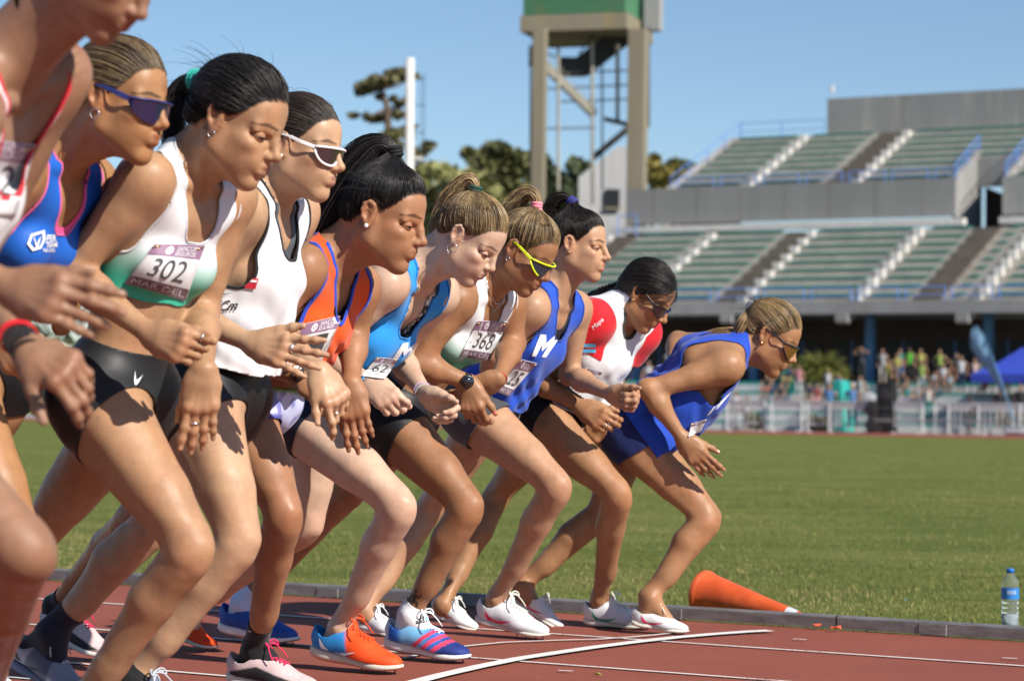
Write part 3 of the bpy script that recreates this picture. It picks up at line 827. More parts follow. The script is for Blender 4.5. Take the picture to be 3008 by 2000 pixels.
# white floodlight pole
pl = empty('floodlight_pole', at_y(1205, 1200, 120)); tag(pl, 'white round pole standing in front of the pine tree', 'pole')
b0 = at_y(1206, 480, 120); t0 = at_y(1205, 172, 120)
MB().tube([(b0[0], 120, 0), t0], [0.27, 0.22], 14).build('shaft', m_white, pl, True)
MB().tube([at_y(1246, 215, 120), at_y(1246, 480, 120)], 0.02, 5).tube([at_y(1238, 225, 120), at_y(1238, 480, 120)], 0.015, 5).build('ladder', m_steel, pl)
for v in (232, 310, 390): MB().tube([at_y(1214, v, 120), at_y(1248, v, 120)], 0.025, 5).build('ladder_bracket', m_steel, pl)
MB().box(at_y(1224, 466, 120), (0.6, .25, .14)).build('bracket', m_white, pl)

# ------------------------------------------------------------------ trees
m_leaf = cmat('foliage', 0.65, var=0.15, nscale=3, spec=0.3)
m_bark = mat('bark', (0.12, 0.085, 0.06), 0.95, 0.3, 4, 0.8, 30)
def foliage(clumps, n, ls, c_dark, c_lite, flat=1.0, seed=0):
    """leaf sprays spread through clumps; each clump is (centre, radius3)"""
    r = np.random.default_rng(seed)
    clumps = [(np.asarray(c) + r.normal(0, 0.42, 3) * np.asarray(rad), np.asarray(rad) * r.uniform(0.40, 0.72)) for c, rad in clumps for _ in range(4)]
    vol = np.array([np.prod(c[1]) ** (2 / 3) for c in clumps]); vol /= vol.sum()
    V, F, C = [], [], []
    for (c, rad), fr in zip(clumps, vol):
        k = int(n * fr)
        d = r.normal(size=(k, 3)); d /= np.linalg.norm(d, axis=1, keepdims=True)
        rr = (0.55 + 0.5 * r.random(k)) * (1 + 0.22 * wob(d, 3.1))
        P_ = np.asarray(c) + d * rr[:, None] * np.asarray(rad)
        a = r.normal(size=(k, 3)); a /= np.linalg.norm(a, axis=1, keepdims=True); a[:, 2] *= flat
        b_ = np.cross(a, r.normal(size=(k, 3))); b_ /= np.linalg.norm(b_, axis=1, keepdims=True) + 1e-6
        s_ = ls * r.uniform(0.6, 1.4, (k, 1))
        o = sum(len(x) for x in V)
        V.append(np.stack([P_ - a * s_ - b_ * s_ * .45, P_ + a * s_ * .2 - b_ * s_ * .7, P_ + a * s_, P_ - a * s_ * .1 + b_ * s_ * .7], 1).reshape(-1, 3))
        F.append(o + np.arange(k)[:, None] * 4 + np.array([[0, 1, 2, 3]]))
        t = r.random((k, 1)); C.append(np.repeat(np.array(c_dark) * (1 - t) + np.array(c_lite) * t, 4, axis=0))
    return np.concatenate(V), np.concatenate(F), np.concatenate(C)
def tree(name, label, base, trunk, clumps, n, ls, cd, cl, seed, grp=None, flat=1.0, r0=0.35):
    root = empty(name, base); tag(root, label, 'tree', grp)
    mb = MB(); top = np.asarray(trunk[-1])
    m = len(trunk); mb.tube([base] + list(trunk), [r0 * (1 - 0.7 * i / m) for i in range(m + 1)], 8)
    for c, rad in clumps:
        j = min(range(m), key=lambda i: abs(trunk[i][2] - (c[2] - rad[2] * 1.5)))
        a = np.asarray(trunk[j]); mid = (a + np.asarray(c)) / 2 - ZU * 0.1 * np.linalg.norm(np.asarray(c) - a)
        mb.tube([a, mid, np.asarray(c) - ZU * rad[2] * .2], [r0 * .32, r0 * .2, r0 * .08], 6)
    mb.build('trunk', m_bark, root, True)
    V, F, C = foliage(clumps, n, ls, cd, cl, flat, seed)
    link('crown', np_mesh('crown', V, F, C, smooth=False), m_leaf, root)
Yp = 165.0; PPX = FOC / Yp
def tc(u, v, ru, rv, dy=0, Y=Yp): return (at_y(u, v, Y + dy), (ru * Y / FOC, ru * Y / FOC * 0.9, rv * Y / FOC))
gp = lambda u, Y: np.array([at_y(u, 1000, Y)[0], Y, 0.0])
tree('pine_tree', 'open crowned pine tree with flat tufts behind the white pole', gp(1148, Yp), [at_y(1146, 560, Yp), at_y(1142, 420, Yp), at_y(1138, 320, Yp), at_y(1120, 262, Yp)],
     [tc(1095, 245, 55, 24), tc(1060, 268, 28, 14), tc(1165, 225, 50, 18), tc(1215, 222, 20, 10), tc(1140, 290, 25, 14, 1), tc(1170, 300, 22, 14), tc(1110, 350, 40, 16, 1), tc(1055, 340, 24, 8), tc(1170, 345, 28, 16), tc(1150, 395, 40, 24), tc(1195, 385, 26, 18), tc(1255, 425, 28, 20), tc(1230, 450, 26, 18), tc(1160, 425, 36, 18)],
     4600, 0.19, (0.075, 0.078, 0.030), (0.22, 0.19, 0.085), 3, r0=0.45)
tree('olive_tree', 'pale olive green bushy tree low behind the sky blue runner', gp(1300, 150), [at_y(1300, 640, 150), at_y(1305, 560, 150)],
     [tc(1290, 505, 60, 40, 0, 150), tc(1360, 520, 60, 45, 1, 150), tc(1250, 560, 70, 50, 0, 150), tc(1330, 580, 80, 50, -1, 150), tc(1420, 590, 60, 50, 0, 150), tc(1290, 640, 90, 50, 0, 150), tc(1400, 660, 90, 60, 0, 150), tc(1320, 740, 110, 70, 0, 150), tc(1330, 850, 120, 80, 0, 150), tc(1310, 970, 120, 80, 0, 150)], 9000, 0.34, (0.17, 0.185, 0.06), (0.34, 0.325, 0.13), 5)
tree('round_tree', 'dark green round tree left of the tower legs', gp(1440, 185), [at_y(1440, 640, 185), at_y(1440, 540, 185)],
     [tc(1405, 470, 50, 36, 0, 185), tc(1460, 455, 60, 36, 0, 185), tc(1510, 480, 50, 40, 0, 185), tc(1440, 520, 70, 50, 0, 185), tc(1520, 540, 60, 50, 0, 185), tc(1470, 590, 90, 50, 0, 185), tc(1460, 690, 100, 80, 0, 185), tc(1460, 820, 100, 90, 0, 185), tc(1450, 960, 90, 90, 0, 185)], 8000, 0.4, (0.05, 0.06, 0.022), (0.17, 0.16, 0.06), 6)
tree('dark_tree', 'dark green tree seen between the legs of the tower', gp(1650, 200), [at_y(1650, 640, 200), at_y(1650, 560, 200)],
     [tc(1580, 480, 60, 45, 0, 200), tc(1640, 500, 60, 40, 0, 200), tc(1700, 495, 50, 35, 0, 200), tc(1600, 560, 80, 50, 0, 200), tc(1690, 560, 70, 50, 0, 200), tc(1650, 620, 100, 50, 0, 200), tc(1650, 730, 110, 90, 0, 200), tc(1650, 880, 110, 90, 0, 200)], 8000, 0.42, (0.035, 0.05, 0.025), (0.12, 0.14, 0.065), 7)
tree('yellow_tree', 'small yellow green tree right of the tower column', gp(1915, 190), [at_y(1915, 640, 190), at_y(1918, 520, 190)],
     [tc(1915, 470, 24, 22, 0, 190), tc(1925, 510, 34, 28, 0, 190), tc(1980, 505, 34, 22, 0, 190), tc(1965, 545, 60, 36, 0, 190)], 2200, 0.36, (0.16, 0.13, 0.03), (0.34, 0.28, 0.07), 8)
tree('far_tree', 'faint green tree top above the railing of the stand', gp(1985, 230), [at_y(1985, 640, 230), at_y(1985, 520, 230)], [tc(1975, 488, 30, 20, 0, 230), tc(2010, 500, 40, 24, 0, 230), tc(1990, 540, 60, 40, 0, 230)], 1800, 0.4, (0.07, 0.09, 0.05), (0.14, 0.16, 0.08), 9)
tree('hedge_tree', 'broad olive tree behind the line of runners', gp(1050, 175), [at_y(1050, 640, 175), at_y(1050, 560, 175)],
     [tc(960, 560, 80, 50, 0, 175), tc(1050, 540, 80, 50, 0, 175), tc(1150, 560, 80, 50, 0, 175), tc(1220, 520, 50, 40, 0, 175), tc(880, 600, 90, 60, 0, 175), tc(1050, 630, 160, 60, 0, 175), tc(1050, 740, 160, 80, 0, 175), tc(1050, 880, 150, 90, 0, 175)], 8000, 0.4, (0.09, 0.10, 0.03), (0.22, 0.21, 0.08), 10)
# far-off wood that closes the horizon
cl_ = []
for k in range(46):
    x = -75 + k * 3.4; cl_.append((np.array([x, 235 + 8 * math.sin(k * 2.1), 3.5]), (4.2, 4, 5.0 + 1.6 * math.sin(k * 1.7))))
V, F, C = foliage(cl_, 30000, 0.38, (0.025, 0.035, 0.012), (0.09, 0.10, 0.035), 1.0, 12)
tag(link('far_wood', np_mesh('far_wood', V, F, C, smooth=False), m_leaf), kind='stuff')
# ------------------------------------------------------------------ the runners
M_SKIN = cmat('skin', rough=0.50, bmp=0.28, bscale=600.0, var=0.18, nscale=30.0, sss=0.08, spec=0.36)
def _skin_detail():
    nt = M_SKIN.node_tree; b = nt.nodes['Principled BSDF']; v = coords(nt)
    src = b.inputs['Base Color'].links[0].from_socket
    fr = ramp(nt, noise(nt, v, 170, 2, 0.4), [(0.67, (0, 0, 0)), (0.74, (0.45, 0.45, 0.45))])
    c = mix(nt, src, (0.55, 0.42, 0.36), fr, 'MULTIPLY')
    rd = ramp(nt, noise(nt, v, 11, 5, 0.65), [(0.45, (0, 0, 0)), (0.75, (0.5, 0.5, 0.5))])
    nt.links.new(mix(nt, c, (1.0, 0.80, 0.74), rd, 'MULTIPLY'), b.inputs['Base Color'])
    nt.links.new(ramp(nt, noise(nt, v, 36, 4, 0.6), [(0.3, (0.36,) * 3), (0.7, (0.60,) * 3)]), b.inputs['Roughness'])
_skin_detail()
M_HAIR = cmat('hair', rough=0.46, var=0.35, nscale=45.0, spec=0.38)
M_CLOTH = cmat('cloth', rough=0.78, bmp=0.25, bscale=700.0, var=0.06, spec=0.25, sheen=0.15)
M_TIGHT = cmat('stretch_cloth', rough=0.5, bmp=0.15, bscale=900.0, var=0.06, spec=0.35)
M_PAPER = cmat('bib_paper', rough=0.7, var=0.05, spec=0.3)
M_SHOE = cmat('shoe_mesh', rough=0.65, bmp=0.4, bscale=800.0, var=0.1, spec=0.35)
M_SOLE = cmat('sole_foam', rough=0.55, bmp=0.1, var=0.1)
M_NAIL = cmat('nail', rough=0.25, var=0.03)
M_EYE = cmat('eye', rough=0.12, var=0.02)
M_METAL = mat('silver', (0.75, 0.75, 0.76), 0.22, 0.05, 8, metal=1.0)
M_GOLD = mat('gold', (0.75, 0.52, 0.2), 0.28, 0.05, 8, metal=1.0)
M_PEARL = mat('pearl', (0.85, 0.83, 0.8), 0.15, 0.03, 8, coat=0.5)
def flat(name, hexcol, rough=0.6): return mat(name, srgb(hexcol), rough, 0.06, 40.0)
M_INK_W = flat('white_print', '#eeeef2', 0.6)
M_INK_K = flat('black_print', '#1a1a1e', 0.6)
M_INK_G = flat('grey_print', '#4a484c', 0.6)
M_INK_R = flat('red_print', '#c8283c', 0.6)
M_MAUVE = flat('mauve_print', '#8f6d88', 0.6)
SWOOSH = poly2([(0.0, 0.95), (0.03, 0.55), (0.12, 0.22), (0.25, 0.05), (0.4, 0.02), (0.6, 0.14), (1.0, 0.52), (0.62, 0.36), (0.42, 0.31), (0.27, 0.36), (0.15, 0.55)])
def lens_glass(name, col, rough=0.06):
    key = ('lens', name)
    if key in _mc: return _mc[key]
    m, nt, b = new_mat(name)
    b.inputs['Base Color'].default_value = (*col, 1); b.inputs['Roughness'].default_value = rough
    b.inputs['Specular IOR Level'].default_value = 0.9; b.inputs['Coat Weight'].default_value = 0.6
    b.inputs['Coat Roughness'].default_value = 0.03
    _mc[key] = m; return m

FING = {  # name: (across, palm length, (three phalanges), radius)
    'i': (0.027, 0.083, (0.043, 0.026, 0.021), 0.0086), 'm': (0.0095, 0.087, (0.047, 0.029, 0.022), 0.0087),
    'r': (-0.0095, 0.083, (0.043, 0.027, 0.022), 0.0083), 'p': (-0.0265, 0.075, (0.034, 0.021, 0.019), 0.0073)}
def hand_prims(W, D, dors, side, curl, thumb, spread, sc):
    """W wrist, D direction wrist->knuckles, dors back-of-hand normal, side +1 right / -1 left.
    curl: 4 triples (knuckle, middle, tip bend, radians); thumb (out, flex, curl)"""
    D = unit(D); dors = unit(dors - D * (dors @ D)); S = np.cross(dors, D) * side
    pr = []; nails = []; knuck = []
    P = lambda a, s_, u: W + (D * a + S * s_ + dors * u) * sc
    g = 'hand'
    pr += [cap(P(0.0, 0, 0), P(0.03, 0, 0), 0.0175 * sc, 0.0165 * sc, 0.006, g=g, n=S, s=1.45),
           cap(P(0.03, 0.0, 0), P(0.078, 0.0, 0.001), 0.0138 * sc, 0.0118 * sc, 0.006, g=g, n=S, s=2.5),
           cap(P(0.018, 0.018, -0.007), P(0.055, 0.026, -0.006), 0.0140 * sc, 0.0105 * sc, 0.006, g=g),
           cap(P(0.02, -0.018, -0.006), P(0.065, -0.025, -0.004), 0.0125 * sc, 0.0095 * sc, 0.006, g=g)]
    for fi, key in enumerate('imrp'):
        ac, pl, ph, r = FING[key]
        base = P(pl, ac, 0.001); knuck.append(base)
        sp = spread * (1.5 - fi) * 0.11
        d0 = unit(D * math.cos(sp) + S * math.sin(sp)); axis = np.cross(dors, d0)   # bending towards the palm
        pr.append(ell(base + dors * 0.003 * sc, 0.0098 * sc, kk=0.004, g=g))
        # tendon ridge on the back of the hand
        pr.append(cap(P(0.03, ac * 0.45, 0.0105), base + dors * 0.006 * sc, 0.0032 * sc, 0.004 * sc, 0.003, g=g))
        p = base; ang = 0.0
        for j in range(3):
            ang += curl[fi][j]
            d = unit(rot_about(d0, axis, ang))
            q = p + d * ph[j] * sc
            rr = r * sc * (1.0 - 0.075 * j)
            pr.append(cap(p, q, rr, rr * (0.925 if j < 2 else 0.82), 0.0024, g=g))
            if j < 2: pr.append(ell(q, rr * 0.93, kk=0.002, g=g))
            p = q
        nrm = unit(rot_about(dors, axis, ang))
        nails.append((p - d * 0.006 * sc + nrm * rr * 0.70, d, nrm, rr * 0.72))
    to, tf, tc = thumb
    b0 = P(0.022, 0.022, -0.006)
    td = unit(D * math.cos(to) + S * math.sin(to) * math.cos(tf) - dors * math.sin(tf) * math.sin(to))
    b1 = b0 + td * 0.040 * sc
    td2 = unit(td + D * tc * 0.6 - dors * tc * 0.25); b2 = b1 + td2 * 0.033 * sc
    td3 = unit(td2 + D * tc * 0.4 - S * tc * 0.2); b3 = b2 + td3 * 0.025 * sc
    pr += [cap(b0, b1, 0.0135 * sc, 0.0105 * sc, 0.006, g=g), cap(b1, b2, 0.0098 * sc, 0.0090 * sc, 0.0025, g=g),
           ell(b2, 0.0095 * sc, kk=0.002, g=g), cap(b2, b3, 0.0092 * sc, 0.0068 * sc, 0.0025, g=g)]
    tn = unit(np.cross(td3, np.cross(dors + S * 0.6, td3)))
    nails.append((b3 - td3 * 0.006 * sc + tn * 0.0058 * sc, td3, tn, 0.0062 * sc))
    return pr, nails, knuck
CURL = {'fist': [(1.15, 1.5, 0.9)] * 4, 'loose': [(0.55, 0.75, 0.4), (0.65, 0.85, 0.45), (0.75, 0.9, 0.5), (0.8, 0.95, 0.5)],
        'flat': [(0.05, 0.12, 0.08), (0.08, 0.15, 0.1), (0.12, 0.18, 0.1), (0.12, 0.2, 0.12)],
        'hang': [(0.15, 0.22, 0.15), (0.2, 0.28, 0.18), (0.25, 0.3, 0.2), (0.25, 0.3, 0.2)],
        'half': [(0.5, 1.1, 0.6), (0.75, 1.25, 0.7), (0.85, 1.3, 0.7), (0.9, 1.3, 0.7)],
        'point': [(0.35, 0.55, 0.3), (1.0, 1.2, 0.7), (1.1, 1.3, 0.7), (1.1, 1.3, 0.7)]}

def head_prims(T, sc, v):
    """T maps face coordinates (front, left, up) to the world; v = small differences between faces"""
    A = T.A
    def E(c, r, kk=0.008, w=1.0, g='head'): return ell(T(c), np.array(r) * sc, A, kk * sc, w, g)
    def C(a, b, ra, rb=None, kk=0.006, g='head', n=None, s=1.0):
        return cap(T(a), T(b), ra * sc, (ra if rb is None else rb) * sc, kk * sc, 1.0, g, None if n is None else n @ A, s)
    nl = v.get('nose', 0.0); ch = v.get('chin', 0.0); nb = v.get('bump', 0.0); fo = v.get('fore', 0.0)
    mo = v.get('mouth', 0.0)
    pr = [E((-0.006, 0, 0.046), (0.094, 0.069, 0.079), 0.005), E((-0.046, 0, 0.008), (0.050, 0.058, 0.055), 0.006),
          E((0.044, 0, 0.052), (0.044 + fo, 0.055, 0.049), 0.006),
          E((0.040, 0, -0.018), (0.044, 0.055, 0.072), 0.010), E((0.036, 0, -0.058), (0.044, 0.034, 0.028), 0.012)]
    for s in (1, -1):
        pr += [C((0.004, 0.047 * s, -0.046), (0.073, 0.012 * s, -0.088), 0.0140, 0.0105, 0.009),
               C((0.002, 0.053 * s, -0.005), (0.006, 0.047 * s, -0.046), 0.013, 0.014, 0.009),
               E((0.046, 0.032 * s, -0.034), (0.028, 0.017, 0.030), 0.009),
               E((0.062, 0.043 * s, -0.010), (0.020, 0.014, 0.013), 0.008),
               C((0.083, 0.008 * s, 0.030), (0.066, 0.043 * s, 0.031), 0.0085, 0.008, 0.006),
               E((0.0880, 0.031 * s, 0.0095), (0.0125, 0.0170, 0.0100), 0.0045, -1.0), E((0.0765, 0.0455 * s, 0.0090), (0.0130, 0.0090, 0.0060), 0.004, -0.9),       # eye hollows
               E((0.1000 + nl, 0.0105 * s, -0.0215), (0.0105, 0.0060, 0.0066), 0.0022),         # nostril wings
               C((0.072, 0.018 * s, -0.012), (0.082, 0.024 * s, -0.036), 0.010, 0.008, 0.008),
               C((0.0840, 0.018 * s, 0.0205), (0.0720, 0.046 * s, 0.0180), 0.0050, 0.0050, 0.0035),
               C((0.0830, 0.019 * s, -0.0035), (0.0730, 0.044 * s, -0.0010), 0.0045, 0.0042, 0.0035)]
        # ear
        c = np.array([-0.004, 0.0705 * s, 0.008]); pts = []
        for a in np.linspace(-0.75, 1.5, 8) * math.pi * 0.62 + 0.75:
            pts.append(c + np.array([math.cos(a) * 0.0135 - math.sin(a) * 0.004, 0.008 * s * (0.5 - 0.6 * math.cos(a)), math.sin(a) * 0.0245]))
        pts = [c + np.array([0.010, 0.002 * s, 0.012]), c + np.array([0.004, 0.0060 * s, 0.0235]), c + np.array([-0.007, 0.0085 * s, 0.0270]),
               c + np.array([-0.0165, 0.0105 * s, 0.019]), c + np.array([-0.0175, 0.0100 * s, 0.006]), c + np.array([-0.012, 0.008 * s, -0.010]), c + np.array([-0.001, 0.004 * s, -0.024])]
        for a, b in zip(pts[:-1], pts[1:]): pr.append(C(a, b, 0.0036, 0.0036, 0.0016))
        pr += [E(c + np.array([-0.006, 0.0035 * s, 0.006]), (0.0150, 0.0035, 0.0230), 0.0022),
               E(c + np.array([0.002, 0.003 * s, -0.021]), (0.0075, 0.0045, 0.0085), 0.002),
               C(c + np.array([0.008, 0.002 * s, 0.004]), c + np.array([0.007, 0.002 * s, -0.010]), 0.0045, 0.0045, 0.0025),
               E(c + np.array([-0.005, 0.0085 * s, 0.000]), (0.0065, 0.0045, 0.0090), 0.002, -1.0),
               E(c + np.array([-0.006, 0.0095 * s, 0.017]), (0.0050, 0.0030, 0.0050), 0.002, -0.8),
               C(c + np.array([-0.012, 0.0085 * s, 0.018]), c + np.array([-0.009, 0.006 * s, -0.006]), 0.0034, 0.003, 0.0018)]
    pr += [E((0.0790, 0, -0.086 - ch), (0.0135, 0.015, 0.0125), 0.008),
           C((0.081, 0, 0.030), (0.0955 + nb, 0, 0.009), 0.0082, 0.0072, 0.005),
           C((0.0955 + nb, 0, 0.009), (0.1125 + nl, 0, -0.0140), 0.0070, 0.0082, 0.0035),
           E((0.1128 + nl, 0, -0.0160), (0.0086, 0.0086, 0.0074), 0.003),
           C((0.107 + nl, 0, -0.0215), (0.094, 0, -0.0290), 0.0042, 0.0065, 0.003),
           E((0.0680, 0, -0.047), (0.0235, 0.034, 0.032), 0.008),
           C((0.0985, 0.007, -0.0415), (0.0860, 0.0235, -0.0485), 0.0050, 0.0030, 0.0022, 'lip'), C((0.0985, -0.007, -0.0415), (0.0860, -0.0235, -0.0485), 0.0050, 0.0030, 0.0022, 'lip'),
           C((0.0990, 0.007, -0.0425), (0.0990, -0.007, -0.0425), 0.0052, 0.0052, 0.0022, 'lip'),
           C((0.0960, 0.008, -0.0540 - mo), (0.0860, 0.0215, -0.0495 - mo * 0.4), 0.0056, 0.0032, 0.0024, 'lip'), C((0.0960, -0.008, -0.0540 - mo), (0.0860, -0.0215, -0.0495 - mo * 0.4), 0.0056, 0.0032, 0.0024, 'lip'),
           C((0.0962, 0.008, -0.0548 - mo), (0.0962, -0.008, -0.0548 - mo), 0.0062, 0.0062, 0.0024, 'lip'),
           E((0.0860, 0, -0.066 - mo), (0.0080, 0.020, 0.006), 0.005, -0.30)]
    return pr

class Frame:
    def __init__(s, O, f, l, u, sc): s.O = np.asarray(O, float); s.A = np.array([f, l, u]); s.sc = sc
    def __call__(s, c): return s.O + (np.asarray(c, float) * s.sc) @ s.A
    def inv(s, P): return ((np.asarray(P) - s.O) @ s.A.T) / s.sc

# scalp surface in face coordinates: direction from scalp centre -> radius
SC0 = np.array([-0.004, 0, 0.036])
def scalp(d, off=0.0):
    d = d / np.linalg.norm(d, axis=-1, keepdims=True)
    R = np.zeros(d.shape[:-1])
    for c, r in ((( -0.006, 0, 0.046), (0.0955, 0.0715, 0.0810)), ((-0.046, 0, 0.008), (0.053, 0.061, 0.058)), ((0.046, 0, 0.052), (0.0455, 0.058, 0.0515))):
        c = np.array(c); r = np.array(r) + off + 0.0025
        o = (SC0 - c) / r; q = d / r
        A = (q * q).sum(-1); B = 2 * (q * o).sum(-1); Cc = (o * o).sum() - 1
        disc = B * B - 4 * A * Cc
        t = np.where(disc > 0, (-B + np.sqrt(np.maximum(disc, 0))) / (2 * A), 0)
        R = np.maximum(R, t)
    return SC0 + d * R[..., None]
HL_F = np.array([-0.13, -0.075, -0.050, -0.024, -0.012, 0.006, 0.018, 0.034, 0.050, 0.066, 0.080, 0.12])
HL_U = np.array([-0.040, -0.040, -0.034, -0.002, 0.042, 0.042, 0.022, 0.034, 0.052, 0.078, 0.088, 0.110])
def hairline(f): return np.interp(f, HL_F, HL_U)

class Runner:
    def __init__(R, spec):
        R.s = spec; R.parts = []
        yaw = math.radians(spec.get('yaw', 28)); R.fwd = np.array([math.cos(yaw), -math.sin(yaw), 0]); R.left = np.array([math.sin(yaw), math.cos(yaw), 0])
        hu, hv = spec['hip']; R.P = at_y(hu, hv, spec['Z'])
        R.b0 = R.P @ R.left
        R.up = np.array([0, 0, 1.0])
        J = {}
        def jp(key, b, default=None):
            e = spec.get(key, default)
            if e is None: return None
            if len(e) == 3: b = e[2]
            return on_plane(e[0], e[1], R.left, R.b0 + b)
        J['N'] = jp('N', 0.0)
        J['sR'] = jp('sR', -0.155); J['sL'] = jp('sL', 0.155)
        J['eR'] = jp('eR', -0.20); J['eL'] = jp('eL', 0.20)
        J['wR'] = jp('wR', -0.16); J['wL'] = jp('wL', 0.14)
        R.U = unit(J['N'] - R.P); R.T = np.linalg.norm(J['N'] - R.P)
        lat = unit(J['sL'] - J['sR']); lat = unit(lat - R.U * (lat @ R.U)); R.L = lat; R.F = np.cross(R.L, R.U)
        hl = unit(R.left - R.U * (R.left @ R.U) * 0.3); R.HL = hl
        J['hR'] = R.P - hl * 0.078 - R.U * 0.02; J['hL'] = R.P + hl * 0.078 - R.U * 0.02
        J['kR'] = jp('kR', -0.095); J['kL'] = jp('kL', 0.09)
        R.foot = {}
        for sd, sg in (('R', -1), ('L', 1)):
            hx, tx = spec['foot' + sd]
            if spec.get('grd' + sd, True) and tx[1] > 1300:
                toe = G(tx[0], tx[1], 0.0)
            else: toe = on_plane(tx[0], tx[1], R.left, R.b0 + sg * 0.06)
            off = toe @ R.left + spec.get('toeout', 0.0) * -sg
            heel = on_plane(hx[0], hx[1], R.left, off); heel[2] = max(heel[2], 0.0)
            R.foot[sd] = (heel, toe)
            an = spec['a' + sd]
            J['a' + sd] = on_plane(an[0], an[1], R.left, off)
        R.J = J
        R.head()
        if spec.get('report'): R.report()
    def pt(R, a, b, c):
        curv = R.s.get('curve', 0.02)
        return R.P + R.U * a * R.T + R.L * b + R.F * (c - curv * 4 * a * (1 - a))
    def report(R):
        J = R.J; d = lambda a, b: round(float(np.linalg.norm(J[a] - J[b])), 3)
        print('RUN', R.s['id'], 'torso', round(R.T, 3), 'upR', d('sR', 'eR'), 'foR', d('eR', 'wR'), 'upL', d('sL', 'eL'), 'foL', d('eL', 'wL'), 'thR', d('hR', 'kR'), 'shR', d('kR', 'aR'), 'thL', d('hL', 'kL'), 'shL', d('kL', 'aL'), 'shw', d('sR', 'sL'),
              'head', round(R.H.sc, 2), 'pitch', round(math.degrees(R.pitch)), 'shoe', [round(float(np.linalg.norm(R.foot[s_][1] - R.foot[s_][0])), 2) for s_ in 'RL'], 'heelz', [round(float(R.foot[s_][0][2]), 2) for s_ in 'RL'], 'Y', [round(float(J[k][1]), 2) for k in ('hR', 'aR', 'aL', 'N')], 'aZ', round(float(J['aR'][2]), 2))
    def head(R):
        sp = R.s; hy = math.radians(sp.get('hyaw', 20)); roll = math.radians(sp.get('hroll', 0))
        f0 = np.array([math.cos(hy), -math.sin(hy), 0]); l0 = np.array([math.sin(hy), math.cos(hy), 0]); u0 = np.array([0, 0, 1.0])
        e, n = np.array(sp['ear'], float), np.array(sp['nose'], float)
        Ew = on_plane(e[0], e[1], R.left, R.b0 + sp.get('earb', -0.07))
        want = math.atan2(n[1] - e[1], n[0] - e[0]); wl_ = np.linalg.norm(n - e)
        best = None
        loc = np.array([0.121 + sp.get('face', {}).get('nose', 0), 0.073, -0.015])
        for k in range(-10, 75):
            p = math.radians(k); f = f0 * math.cos(p) - u0 * math.sin(p); u = u0 * math.cos(p) + f0 * math.sin(p)
            l = l0 * math.cos(roll) + u * math.sin(roll); u2 = u * math.cos(roll) - l0 * math.sin(roll)
            q = px(Ew + np.array([loc[0], loc[1], loc[2]]) @ np.array([f, l, u2]))
            er = abs(math.atan2(q[1] - e[1], q[0] - e[0]) - want)
            if best is None or er < best[0]: best = (er, p, f, l, u2, np.linalg.norm(q - e))
        _, R.pitch, f, l, u, ln = best
        sc = float(np.clip(wl_ / ln, 0.93, 1.13)) * sp.get('hsc', 1.0)
        R.H = Frame(Ew + l * 0.073 * sc, f, l, u, sc)
    def build_prims(R):
        J, s = R.J, R.s; wl_, wa = s.get('legw', 1.0), s.get('armw', 1.0)
        pt = R.pt; tw = s.get('torsow', 1.0); pr = []
        t = 'torso'
        bust = s.get('bust', 1.0)
        pr += [cap(pt(-0.03, -0.065, -0.01), pt(-0.03, 0.065, -0.01), 0.084 * tw, kk=0.018, g=t),
               cap(pt(0.04, 0, -0.004), pt(0.36, 0, 0.0), 0.086 * tw, 0.072 * tw, 0.018, g=t, n=R.L, s=1.30),
               cap(pt(0.36, 0, 0.0), pt(0.78, 0, -0.008), 0.074 * tw, 0.086 * tw, 0.018, g=t, n=R.L, s=1.36),
               cap(pt(0.84, -0.085, -0.01), pt(0.84, 0.085, -0.01), 0.055 * tw, kk=0.018, g=t)]
        for sg, sh in ((-1, 'sR'), (1, 'sL')):
            S = J[sh]
            pr += [ell(pt(0.60, 0.062 * sg, 0.066), np.array([0.046, 0.054, 0.05]) * bust, kk=0.016, g=t),
                   ell(pt(-0.05, 0.060 * sg, -0.052), 0.074 * tw, kk=0.018, g=t),
                   ell(pt(0.70, 0.075 * sg, -0.066), (0.05, 0.05, 0.045), kk=0.018, g=t),
                   cap(pt(1.06, 0.02 * sg, -0.02), S * 0.78 + pt(0.95, 0, -0.02) * 0.22, 0.030, 0.030, 0.016, g='trap'),
                   cap(pt(0.80, 0.05 * sg, 0.045), S, 0.034, 0.036, 0.016, g='shoulder'),
                   cap(pt(0.50, 0.095 * sg, -0.02), S + (J['e' + sh[1]] - S) * 0.12, 0.034, 0.034, 0.018, g='shoulder'),
                   cap(pt(0.82, 0.06 * sg, -0.045), S, 0.036, 0.038, 0.016, g='shoulder'),
                   cap(pt(0.955, 0.018 * sg, 0.047), S + R.F * 0.022 + R.U * 0.022, 0.0095, 0.009, 0.0035, g='trap')]
        # neck
        H = R.H; nb = pt(0.97, 0, -0.008)
        hb = H((-0.012, 0, -0.035)); R.nb, R.hb = nb, hb
        pr += [cap(nb, hb, 0.046, 0.043, 0.012, g='neck'), cap(pt(0.92, 0, -0.02), H((-0.042, 0, -0.01)), 0.043, 0.041, 0.014, g='neck'),
               cap(pt(0.95, 0, 0.016), H((0.026, 0, -0.058)), 0.022, 0.026, 0.012, g='neck')]
        for sg in (1, -1):
            pr += [cap(H((-0.016, 0.050 * sg, -0.028)), pt(0.945, 0.016 * sg, 0.050), 0.0150, 0.0095, 0.004, g='neck')]
        # arms
        R.hands = {}
